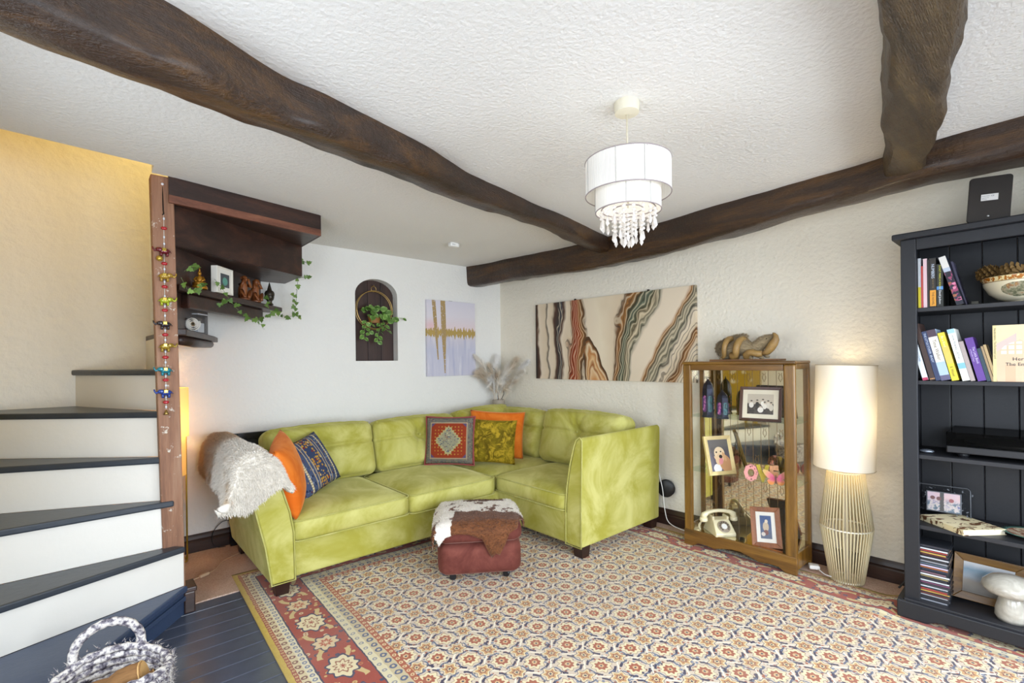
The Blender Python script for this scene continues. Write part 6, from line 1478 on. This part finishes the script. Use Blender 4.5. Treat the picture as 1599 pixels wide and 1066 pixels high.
# ------------------------------------------------------------------ pendant lamp
def pendant():
    t = thing('pendant_lamp', 'two-tier white string pendant shade with hanging crystal drops', 'pendant lamp', (-1.8, -2.905, HC))
    cm = simple('cream_canopy', '#E0D8C2', 0.5)
    G().lathe([(0.0, 0.0), (0.046, 0.0), (0.048, -0.012), (0.045, -0.04), (0.0, -0.046)], 30).obj('canopy', cm, t, smooth='auto')
    G().tube([(0, 0, -0.044), (0, 0, -0.40)], 0.0035, 8).obj('cord', cm, t, smooth=True)
    def strings(name):
        b = NB(name); s_ = b.sep(b.co()); a = b.m_('ARCTAN2', s_[1], s_[0]); f = b.m_('SINE', b.mul(a, 170.0)); n_ = b.noise(b.comb(b.mul(a, 14), 0.0, 0.0), 2.0, 3)
        b.set(color=b.mix(b.smooth(f, -0.6, 0.6), '#DCD8D0', '#F6F4EF'), rough=0.8, emit=b.mix(b.mul(n_, 1.0), '#FFF3DE', '#FFFFFF'), emit_s=0.06)
        b.bump(f, 0.4, 0.002)
        m = b.m; tr = m.node_tree; o = tr.nodes['Material Output']; tl = tr.nodes.new('ShaderNodeBsdfTranslucent'); mx = tr.nodes.new('ShaderNodeMixShader'); tl.inputs[0].default_value = (0.92, 0.9, 0.86, 1); mx.inputs[0].default_value = 0.15
        tr.links.new(b.b.outputs[0], mx.inputs[1]); tr.links.new(tl.outputs[0], mx.inputs[2]); tr.links.new(mx.outputs[0], o.inputs[0]); return m
    ms = strings('white_thread_shade'); rim = simple('grey_satin_trim', '#9A8E8E', 0.5); rib = simple('grey_rib', '#A8A4A0', 0.5)
    for nm, r, z0, z1, ribs in (('outer_shade', 0.159, -0.352, -0.226, (200, 236, 320, 30, 90, 150)), ('inner_shade', 0.1215, -0.414, -0.28, (212, 255, 330, 60, 130))):
        o = G().lathe([(r, z0), (r, z1)], 72, cap=False).obj(nm, ms, t, smooth=True)
        for z in (z0, z1): G().tube([(r*math.cos(2*PI*k/64), r*math.sin(2*PI*k/64), z) for k in range(64)], 0.0022, 6, closed=True).obj('trim', rim, o, smooth=True)
        for a in ribs:
            a = math.radians(a); G().tube([((r+0.001)*math.cos(a), (r+0.001)*math.sin(a), z0), ((r+0.001)*math.cos(a), (r+0.001)*math.sin(a), z1)], 0.0011, 5).obj('rib', rib, o)
    sp = G()
    for k in range(3):
        a = 2*PI*k/3; sp.tube([(0, 0, -0.232), (0.159*math.cos(a), 0.159*math.sin(a), -0.230)], 0.002, 5)
    sp.obj('spider', rim, t)
    G().tube([(0.10*math.cos(2*PI*k/40), 0.10*math.sin(2*PI*k/40), -0.405) for k in range(40)], 0.0025, 5, closed=True).obj('crystal_ring', rim, t, smooth=True)
    G().tube([(0.055*math.cos(2*PI*k/32), 0.055*math.sin(2*PI*k/32), -0.405) for k in range(32)], 0.0025, 5, closed=True).obj('crystal_ring', rim, t, smooth=True)
    G().ball((0, 0, -0.33), (0.03, 0.03, 0.042)).obj('bulb', NB('lit_bulb_white').set(color='#FFFFFF', emit='#FFF2D8', emit_s=2.0).m, t, smooth=True)
    gm = NB('cut_crystal'); gm.set(color='#F6F2EE', rough=0.05, trans=0.55, ior=1.45, spec=0.9, emit='#FFF6EA', emit_s=0.12); gm = gm.m
    def strand(n_, drop):
        g = G(); z = 0.0
        for k in range(n_): g.ball((0, 0, z-0.007), (0.0075, 0.0075, 0.006), 8, 5); z -= 0.0165
        g.lathe([(0.0, z), (0.0035, z-0.004), (0.0055, z-0.016), (0.0075, z-0.026), (0.0, z-0.038)], 6); g.tube([(0, 0, 0.012), (0, 0, z)], 0.0006, 4)
        o = g.obj('crystal_strand', gm, t, smooth='auto'); return o
    first = {}
    def put(kind, n_, x, y_, z):
        if kind not in first: first[kind] = strand(n_, 0); first[kind].location = (x, y_, z)
        else: share(first[kind], 'crystal_strand', t, (x, y_, z), (0, 0, x*50))
    for k in range(18): a = 2*PI*(k+0.3)/18; put('s', 2, 0.10*math.cos(a), 0.10*math.sin(a), -0.412)
    for k in range(12): a = 2*PI*(k+0.1)/12; put('l', 4, 0.055*math.cos(a), 0.055*math.sin(a), -0.425-0.012*(k % 2))
    for k in range(4): a = 2*PI*k/4; put('l', 4, 0.02*math.cos(a), 0.02*math.sin(a), -0.445)
    p = point('pendant_bulb', (0, 0, -0.33), 1.0, (1.0, 0.93, 0.82), 0.045); p.parent = t
pendant()
# ------------------------------------------------------------------ string of glass elephants on the post
def elephants():
    px, py = -3.051, -0.942; t = thing('elephant_string', 'hanging string of coloured glass elephants, red beads and a brass bell on the post', 'wall hanging', (px, py, 1.05))
    Z0 = 1.05; cs = simple('twine', '#CFC8BC', 0.6)
    G().tube([(-0.004, 0.0, 2.236-Z0), (0.0, 0.0, 2.09-Z0), (0.0, -0.004, 1.08-Z0)], 0.0016, 5).obj('cord', cs, t)
    G().tube([(-0.004, 0.0, 2.225-Z0), (-0.002, -0.002, 2.10-Z0), (0.0, -0.006, 2.085-Z0), (-0.006, -0.006, 2.078-Z0)], 0.003, 6).obj('hook', simple('black_hook', '#1E1A1A', 0.5, 0.5), t, smooth=True)
    G().ball((-0.004, 0.0, 2.238-Z0), 0.007, 10, 6).obj('nail_head', simple('white_pin', '#E4E4E8', 0.3), t, smooth=True)
    red = simple('ruby_glass_bead', '#B01E2A', 0.15, coat=0.5); clear = simple('clear_glass_bead', '#D6D8DC', 0.12, spec=0.8)
    bead = None; sm = None
    for z in (2.01, 1.828, 1.709, 1.588, 1.462, 1.346, 1.229, 1.115):
        if bead is None: bead = G().ball((0, 0, 0), (0.014, 0.010, 0.009), 10, 6).obj('red_bead', red, t, smooth=True, loc=(0, -0.006, z-Z0))
        else: share(bead, 'red_bead', t, (0, -0.006, z-Z0))
    for z in (2.06, 1.965, 1.93, 1.80, 1.735, 1.66, 1.61, 1.56, 1.485, 1.435, 1.375, 1.32, 1.25, 1.2, 1.14, 1.09):
        if sm is None: sm = G().ball((0, 0, 0), (0.005, 0.005, 0.008), 8, 5).obj('clear_bead', clear, t, smooth=True, loc=(0, -0.005, z-Z0))
        else: share(sm, 'clear_bead', t, (0, -0.005, z-Z0))
    G().ball((-0.020, -0.010, 1.852-Z0), 0.015, 12, 8).obj('gold_bauble', simple('gold_foil_glass', '#C2A446', 0.2, 0.6), t, smooth=True)
    def eleph(z, c, flip, met=0.2):
        g = G(); s_ = -1 if flip else 1
        g.ball((0, 0, 0), (0.024, 0.012, 0.015), 12, 8); g.ball((s_*0.024, 0, 0.006), (0.012, 0.010, 0.011), 10, 7)
        g.tube([(s_*0.032, 0, 0.004), (s_*0.041, 0, -0.002), (s_*0.047, 0, 0.006), (s_*0.050, 0, 0.018)], [0.006, 0.005, 0.004, 0.003], 7)
        for x in (-0.014, 0.012):
            for y_ in (-0.006, 0.006): g.tube([(x, y_, -0.008), (x, y_, -0.027)], [0.0065, 0.0055], 7)
        g.ball((s_*0.018, -0.010, 0.006), (0.009, 0.003, 0.010), 8, 6); g.ball((s_*0.018, 0.010, 0.006), (0.009, 0.003, 0.010), 8, 6); g.tube([(-s_*0.022, 0, 0.004), (-s_*0.029, 0, -0.008)], 0.0015, 4)
        o = g.obj('elephant', simple('elephant_'+c, c, 0.25, met, coat=0.5), t, smooth=True, loc=(0, -0.014, z-Z0)); o['label'] = 'coloured glass elephant bead'
        G().box(-0.010, -0.0125, -0.003, 0.008, 0.0125, 0.0155).obj('saddle', simple('gold_foil_glass', '#C2A446', 0.2, 0.6), o, bevel=0.003)
    for z, c, f in ((1.891, '#6A1420', 1), (1.762, '#A8842A', 0), (1.638, '#A8B022', 0), (1.515, '#2A2228', 1), (1.401, '#9A7E22', 0), (1.279, '#1F7F8E', 1), (1.165, '#24408E', 1)): eleph(z, c, f)
    G().lathe([(0.0, 0.0), (0.005, -0.002), (0.008, -0.014), (0.013, -0.024), (0.011, -0.024), (0.0, -0.012)], 14).obj('bell', simple('brass_bell', '#A88C50', 0.3, 0.9), t, smooth=True, loc=(0, -0.008, 1.075-Z0))
elephants()

# ------------------------------------------------------------------ things on the stair ledges
Z8 = ZT[7]+0.001; Z7 = ZT[6]+0.001
def figurine():
    t = thing('gold_figurine', 'tiny gold seated figurine beside the white box frame', 'figurine', (-2.872, -0.765, Z8), (0, 0, -0.4)); m = simple('gold_paint', '#A8741E', 0.35, 0.5)
    G().lathe([(0.0, 0.0), (0.038, 0.0), (0.040, 0.010), (0.034, 0.020), (0.0, 0.022)], 18).obj('base', m, t, smooth='auto')
    g = G().tube([(0.028, 0, 0.030), (0.0, -0.02, 0.030), (-0.028, 0, 0.030)], [0.012, 0.014, 0.012], 8); g.ball((0, 0, 0.052), (0.017, 0.013, 0.026), 10, 8); g.ball((0, 0, 0.088), (0.010, 0.010, 0.012), 10, 8)
    for s_ in (-1, 1): g.tube([(s_*0.015, 0, 0.068), (s_*0.026, -0.006, 0.052), (s_*0.012, -0.018, 0.042)], [0.006, 0.005, 0.005], 7)
    g.tube([(0, 0, 0.095), (0, 0, 0.125)], [0.006, 0.001], 8); g.obj('figure', m, t, smooth=True)
figurine()
b = NB('teal_box_print'); n_ = b.noise(b.co(), 26, 3); s_ = b.sep(b.co()); e = b.add(b.m_('POWER', b.mul(s_[0], 1/0.03), 2.0), b.m_('POWER', b.mul(b.sub(s_[2], 0.075), 1/0.026), 2.0))
b.set(color=b.mix(b.lt(b.add(e, n_), 1.3), '#4A4E54', b.mix(n_, '#2E7A70', '#7AB8A4')), rough=0.3)
photo('box_frame', 'white deep box frame with a teal shape on the stair ledge', (-2.735, -0.630, Z8), -41, 0, 0.165, 0.158, 0.012, simple('white_frame', '#E9E4D8', 0.5), simple('white_mount_card', '#EFEBE2', 0.8), b.m, 0.028, depth=0.038, prop=False, fprof=0.0)
def monkey(x, y_, rot, label, arms):
    t = thing('carved_monkey', label, 'carving', (x, y_, Z8), (0, 0, rot), 'carved wooden monkeys'); m = MATS.get('carvedwood') or wood('carved_red_wood', '#5A2E14', '#8A4E26', '#A8703E', 0.4, 4, 'Z', 0.2, 0.4); MATS['carvedwood'] = m
    g = G().lathe([(0.0, 0.0), (0.034, 0.0), (0.036, 0.008), (0.03, 0.014), (0.0, 0.014)], 14); g.obj('base', m, t, smooth='auto')
    g = G().tube([(0, 0.006, 0.012), (0, 0.010, 0.04), (0, 0.008, 0.075), (0, 0.0, 0.105), (0, -0.004, 0.12)], [0.026, 0.03, 0.028, 0.022, 0.014], 12)
    g.ball((0, -0.008, 0.138), (0.020, 0.021, 0.023), 12, 8); g.ball((0, -0.026, 0.132), (0.011, 0.010, 0.010), 10, 6)
    for s_ in (-1, 1):
        g.ball((s_*0.02, -0.004, 0.142), (0.005, 0.006, 0.009), 8, 6)
        g.tube([(s_*0.018, 0.0, 0.02), (s_*0.028, -0.03, 0.055), (s_*0.016, -0.036, 0.02), (s_*0.014, -0.044, 0.012)], [0.013, 0.013, 0.010, 0.008], 8)
        if arms == 'eyes': g.tube([(s_*0.024, 0.0, 0.10), (s_*0.032, -0.028, 0.085), (s_*0.012, -0.032, 0.138)], [0.010, 0.009, 0.008], 8)
        else: g.tube([(s_*0.024, 0.0, 0.10), (s_*0.034, -0.02, 0.095), (s_*0.02, -0.006, 0.142)], [0.010, 0.009, 0.008], 8)
    g.obj('figure', m, t, smooth=True)
monkey(-2.572, -0.405, 0.3, 'carved wooden monkey ornament nearest the white box frame', 'eyes')
monkey(-2.478, -0.310, 0.5, 'carved wooden monkey ornament covering its ears beside the dark bust', 'ears')
def buddha():
    t = thing('buddha_head', 'dark bronze head bust with pointed topknot at the ledge end', 'bust', (-2.362, -0.205, Z8), (0, 0, 0.35)); m = simple('aged_bronze', '#3E382E', 0.4, 0.5, vary=0.3, vscale=40)
    G().lathe([(0.0, 0.0), (0.026, 0.0), (0.024, 0.008), (0.016, 0.016), (0.018, 0.034), (0.0, 0.034)], 16).obj('neck', m, t, smooth='auto')
    g = G().ball((0, 0, 0.062), (0.030, 0.034, 0.040), 16, 10); g.tube([(0, -0.032, 0.066), (0, -0.040, 0.055), (0, -0.034, 0.052)], [0.004, 0.006, 0.004], 7)
    for s_ in (-1, 1): g.ball((s_*0.031, 0.004, 0.055), (0.004, 0.007, 0.018), 8, 6); g.ball((s_*0.012, -0.031, 0.066), (0.007, 0.004, 0.003), 8, 5)
    g.ball((0, -0.032, 0.043), (0.009, 0.005, 0.003), 8, 5); g.obj('head', m, t, smooth=True)
    h = G().lathe([(0.033, 0.070), (0.034, 0.082), (0.028, 0.098), (0.016, 0.106), (0.014, 0.116), (0.009, 0.135), (0.0035, 0.158), (0.0, 0.166)], 18, cap=False); h.obj('hair', m, t, smooth=True)
buddha()
def tape():
    t = thing('cloth_roll', 'rolled white fabric tape on the lower stair ledge', 'roll', (-2.90, -0.66, Z7+0.043), (PI/2, 0, math.radians(20))); m = simple('white_fabric_tape', '#DAD5CC', 0.9, bumps=(120, 0.5))
    sp = []
    for k in range(70): a = k*0.28; r = 0.012+0.030*k/69; sp.append((r*math.cos(a), r*math.sin(a)))
    g = G(); n_ = len(sp)
    g.raw([(x, y_, -0.02) for x, y_ in sp]+[(x, y_, 0.02) for x, y_ in sp], [(i, i+1, n_+i+1, n_+i) for i in range(n_-1)])
    o = g.obj('winding', m, t, smooth=True); md = o.modifiers.new('thick', 'SOLIDIFY'); md.thickness = 0.0028
    G().lathe([(0.0125, -0.018), (0.0125, 0.018), (0.009, 0.018), (0.009, -0.018)], 16, cap=False).obj('core', simple('brown_backing_board', '#8A7A5E'), t)
tape()
t = thing('clear_box', 'clear plastic box standing beside the white roll', 'box', (-2.835, -0.50, Z7), (0, 0, math.radians(52)))
pm = glass_mat('clear_plastic', (0.86, 0.88, 0.9, 1), 0.12)
G().box(-0.05, -0.018, 0, 0.05, 0.018, 0.11).obj('shell', pm, t, bevel=0.002); G().box(-0.046, -0.014, 0.004, 0.02, 0.014, 0.06).obj('contents', simple('white_paper_stack', '#E4E4E6', 0.7), t); G().box(-0.051, -0.019, 0.11, 0.051, 0.019, 0.118).obj('lid', simple('grey_lid', '#C0C0C6', 0.4), t, bevel=0.002)

# ------------------------------------------------------------------ ivy garland
def ivy():
    t = thing('ivy_garland', 'trailing artificial ivy garland draped along the stair ledges', 'ivy', (-2.5, -0.5, Z8)); O = Vector((-2.5, -0.5, Z8)); lm = leafmat('ivy_leaf_green', '#40602A', '#82A04C'); sm = simple('ivy_stem', '#5A6A42', 0.7)
    me = leaf_mesh('leaf', 0.034, 0.034, lm, 'ivy', 0.1); rnd = random.Random(9)
    runs = [[(-2.985, -0.98, 1.76), (-2.95, -0.985, 1.68), (-2.90, -0.95, 1.72), (-2.86, -0.86, 1.76)], [(-2.965, -0.94, 1.80), (-2.93, -0.93, 1.84), (-2.90, -0.90, 1.83)],
            [(-2.80, -0.77, 1.80), (-2.76, -0.74, 1.76), (-2.72, -0.72, 1.70), (-2.66, -0.66, 1.64), (-2.60, -0.60, 1.61), (-2.55, -0.55, 1.585)], [(-2.72, -0.72, 1.70), (-2.76, -0.75, 1.67), (-2.77, -0.76, 1.645)],
            [(-2.60, -0.60, 1.61), (-2.53, -0.5, 1.60), (-2.47, -0.42, 1.57), (-2.46, -0.41, 1.55)], [(-2.53, -0.5, 1.60), (-2.44, -0.36, 1.635), (-2.38, -0.30, 1.665), (-2.34, -0.25, 1.70), (-2.30, -0.20, 1.69)],
            [(-2.40, -0.30, 1.80), (-2.39, -0.30, 1.75), (-2.40, -0.31, 1.70)],
            [(-2.34, -0.25, 1.70), (-2.27, -0.16, 1.67), (-2.21, -0.13, 1.66), (-2.17, -0.13, 1.68), (-2.16, -0.14, 1.75), (-2.16, -0.16, 1.83), (-2.165, -0.2, 1.90), (-2.175, -0.25, 1.97), (-2.18, -0.3, 2.05), (-2.185, -0.36, 2.08)],
            [(-2.16, -0.14, 1.72), (-2.19, -0.16, 1.78), (-2.185, -0.18, 1.84)], [(-2.18, -0.3, 2.05), (-2.15, -0.3, 2.065), (-2.12, -0.30, 2.05)], [(-2.165, -0.2, 1.95), (-2.12, -0.2, 1.965), (-2.09, -0.2, 1.965)], [(-2.17, -0.13, 1.68), (-2.12, -0.14, 1.655)]]
    for r_ in runs:
        P_ = [Vector(p)-O for p in r_]; G().tube(P_, 0.0013, 4).obj('stem', sm, t)
        n_ = max(3, int(sum((P_[i+1]-P_[i]).length for i in range(len(P_)-1))/0.044))
        for k in range(n_):
            u = (k+0.7)/n_*(len(P_)-1); i = min(len(P_)-2, int(u)); p = P_[i].lerp(P_[i+1], min(1, u-i))
            o = bpy.data.objects.new('leaf', me); link(o, t); aim(o, p+Vector((0, -0.004, 0)), Vector((rnd.uniform(-1, 1), rnd.uniform(-0.5, 0.0), rnd.uniform(-1.0, 0.35))), rnd.uniform(-0.5, 0.5), Vector((rnd.uniform(-.6, .6), -1, 0.3)))
            s_ = rnd.uniform(0.75, 1.25); o.scale = (s_, s_, s_)
ivy()

# ------------------------------------------------------------------ slim floor lamp behind the post
def floor_lamp():
    t = thing('floor_lamp', 'slim brass floor lamp with glowing amber shade behind the post', 'lamp', (-2.90, -0.14, 0.007)); br = simple('yellow_brass', '#C9A83A', 0.35, 0.6)
    G().tube([(0.08*math.cos(2*PI*k/36)-0.05, 0.08*math.sin(2*PI*k/36), 0.006) for k in range(36)], 0.005, 7, closed=True).obj('base', br, t, smooth=True)
    G().tube([(0.03, 0, 0.006), (0.03, 0, 0.93)], 0.005, 8).obj('pole', br, t, smooth=True)
    G().tube([(0.03, 0, 0.85), (-0.07, 0, 0.85)], 0.004, 6).obj('arm', br, t, smooth=True)
    sm = shade_mat('amber_lit_shade', '#F4D9A0', '#FFB84A', 0.55)
    G().lathe([(0.118, 0.83), (0.118, 1.15)], 36, Matrix.Translation((-0.07, 0, 0)), cap=False).obj('shade', sm, t, smooth=True)
    G().lathe([(0.100, 0.575), (0.100, 0.83)], 36, Matrix.Translation((-0.07, 0, 0)), cap=False).obj('lower_shade', sm, t, smooth=True)
    G().ball((-0.07, 0, 0.86), (0.028, 0.028, 0.04)).obj('bulb', NB('amber_bulb').set(color='#FFFFFF', emit='#FFC060', emit_s=4.0).m, t, smooth=True)
    p = point('floor_lamp_bulb', (-0.07, 0, 0.90), 6.5, (1.0, 0.66, 0.28), 0.04); p.parent = t
floor_lamp()
cable('lamp_cable', 'pale lamp cable with inline switch lying on the beige carpet', [(-2.945, -0.56, 0.011), (-2.89, -0.53, 0.011), (-2.83, -0.51, 0.014), (-2.76, -0.45, 0.011), (-2.70, -0.34, 0.011), (-2.58, -0.25, 0.011)], 0.003, simple('clear_flex', '#C9A98A', 0.4), [('switch', Matrix.Translation((-2.83, -0.51, 0.017)) @ Matrix.Rotation(0.5, 4, 'Z'), (0.03, 0.011, 0.009))])
cable('lamp_cable', 'thin black cable looping up the skirting board', [(-2.60, -0.05, 0.19), (-2.65, -0.04, 0.185), (-2.70, -0.035, 0.13), (-2.71, -0.035, 0.06), (-2.68, -0.04, 0.014), (-2.63, -0.05, 0.011)], 0.0025, simple('black_flex', '#1E1C1E', 0.5))
# dark flat panel stored behind the sofa
t = thing('black_frame_board', 'flat black framed panel stored upright behind the sofa', 'panel', (-2.4, -0.058, 0.007)); bm_ = simple('black_lacquer', '#15161C', 0.25)
for x0, z0, x1, z1 in ((-0.205, 0.0, -0.155, 0.80), (0.155, 0.0, 0.205, 0.80), (-0.155, 0.75, 0.155, 0.80), (-0.155, 0.03, 0.155, 0.08)): G().box(x0, -0.018, z0, x1, 0.016, z1).obj('frame_rail', bm_, t, bevel=0.003)
G().box(-0.155, -0.004, 0.08, 0.155, 0.008, 0.75).obj('sheet', simple('dark_sheet', '#1C1C22', 0.35), t)

# ------------------------------------------------------------------ rag-woven log basket
def basket():
    c = Vector((-3.300, -1.735, 0.004)); t = thing('log_basket', 'grey and white rag-woven basket with a round handle, near the bottom stair', 'basket', tuple(c), (0, 0, 0.0))
    b = NB('grey_white_rag_weave'); n_ = b.noise(b.co(), 55, 3, 0.6); b.set(color=b.ramp(n_, [(0.34, '#4A4650'), (0.46, '#8E8890'), (0.56, '#D8D2CC'), (0.7, '#EDE8E0')]), rough=0.95, spec=0.1); b.bump(n_, 0.8, 0.006)
    rnd = random.Random(2); rx, ry = 0.175, 0.155; Hb = 0.185
    for k in range(9):
        z = 0.014+k*0.021; s_ = 0.86+0.14*math.sin(min(1.0, k/6)*PI/2); g = G(); pts = []; rs = []
        for q in range(60):
            a = 2*PI*q/60; lift = 0.035*max(0, math.cos(a-PI/2))**2*(k/8)+0.03*max(0, math.cos(a+PI/2))**2*(k/8)
            pts.append((rx*s_*math.cos(a), ry*s_*math.sin(a), z+lift)); rs.append(0.0135*(1+0.22*math.sin(q*2.1+k)))
        g.tube(pts, rs, 8, closed=True).obj('coil', b.m, t, smooth=True)
    G().lathe([(0.0, 0.006), (0.145, 0.006)], 24, Matrix.Diagonal((1, 0.88, 1, 1))).obj('bottom', b.m, t)
    lin = G(); v = []
    for s_ in (1,):   # loop handle on the far side
        pts = [(0.10*math.cos(PI*(q/24)*1.16-0.25), s_*(ry-0.006), 0.225+0.10*math.sin(PI*(q/24)*1.16-0.25)) for q in range(25)]
        G().tube(pts, [0.016*(1+0.08*math.sin(q*3.0)) for q in range(25)], 9).obj('handle', b.m, t, smooth=True)
    g = G()
    for k in range(2600):
        a = rnd.uniform(0, 2*PI); z = rnd.uniform(0.01, 0.20)+0.04*max(0, math.sin(a))**2; kz = 0.90+0.16*min(1, z/0.13); p = Vector((rx*kz*math.cos(a), ry*kz*math.sin(a), z)); d = Vector((math.cos(a)*0.8, math.sin(a)*0.8, rnd.uniform(-0.6, 0.6)))+Vector((rnd.uniform(-.7, .7), rnd.uniform(-.7, .7), 0)); L = rnd.uniform(0.01, 0.026); sd = d.cross(Vector((0, 0, 1))).normalized()*rnd.uniform(0.001, 0.003)
        g.raw([p-sd, p+sd, p+d.normalized()*L+sd*0.5], [(0, 1, 2)])
    f = g.obj('rag_ends', b.m, t); f['kind'] = 'stuff'
    bark = wood('pine_log_bark', '#5A3E24', '#8A6238', '#A87E4E', 0.8, 2, 'X', 0, 0.6); end = simple('cut_log_end', '#D0A468', 0.7, vary=0.2, vscale=40)
    for (x, y_, z, ry_, rz, r, L, lab) in ((-0.02, -0.02, 0.15, -0.3, -0.3, 0.048, 0.25, 'cut log lying across the top of the basket'), (0.02, -0.07, 0.09, -0.15, 0.2, 0.04, 0.26, 'slimmer log at the near side of the basket'), (0.0, 0.07, 0.075, -0.1, 0.0, 0.038, 0.27, 'log beside the basket handle, under the others')):
        l_ = thing('log', lab, 'log', (0, 0, 0), (0, 0, 0), 'logs in the basket'); l_.matrix_world = Matrix.Translation(c) @ Matrix.Translation((x, y_, z)) @ Matrix.Rotation(rz, 4, 'Z') @ Matrix.Rotation(ry_, 4, 'Y')
        g = G().tube([(-L/2+L*q/8, 0.004*math.sin(q), 0.003*math.cos(q*2)) for q in range(9)], [r*(1+0.06*math.sin(q*2.2)) for q in range(9)], 14, cap=False); g.obj('bark', bark, l_, smooth=True)
        for e in (-1, 1): G().lathe([(0.0, 0.0), (r*0.98, 0.0), (r*0.98, 0.004), (0.0, 0.004)], 14, Matrix.Translation((e*L/2-0.002, 0, 0)) @ Matrix.Rotation(PI/2, 4, 'Y')).obj('cut_end', end, l_)
basket()
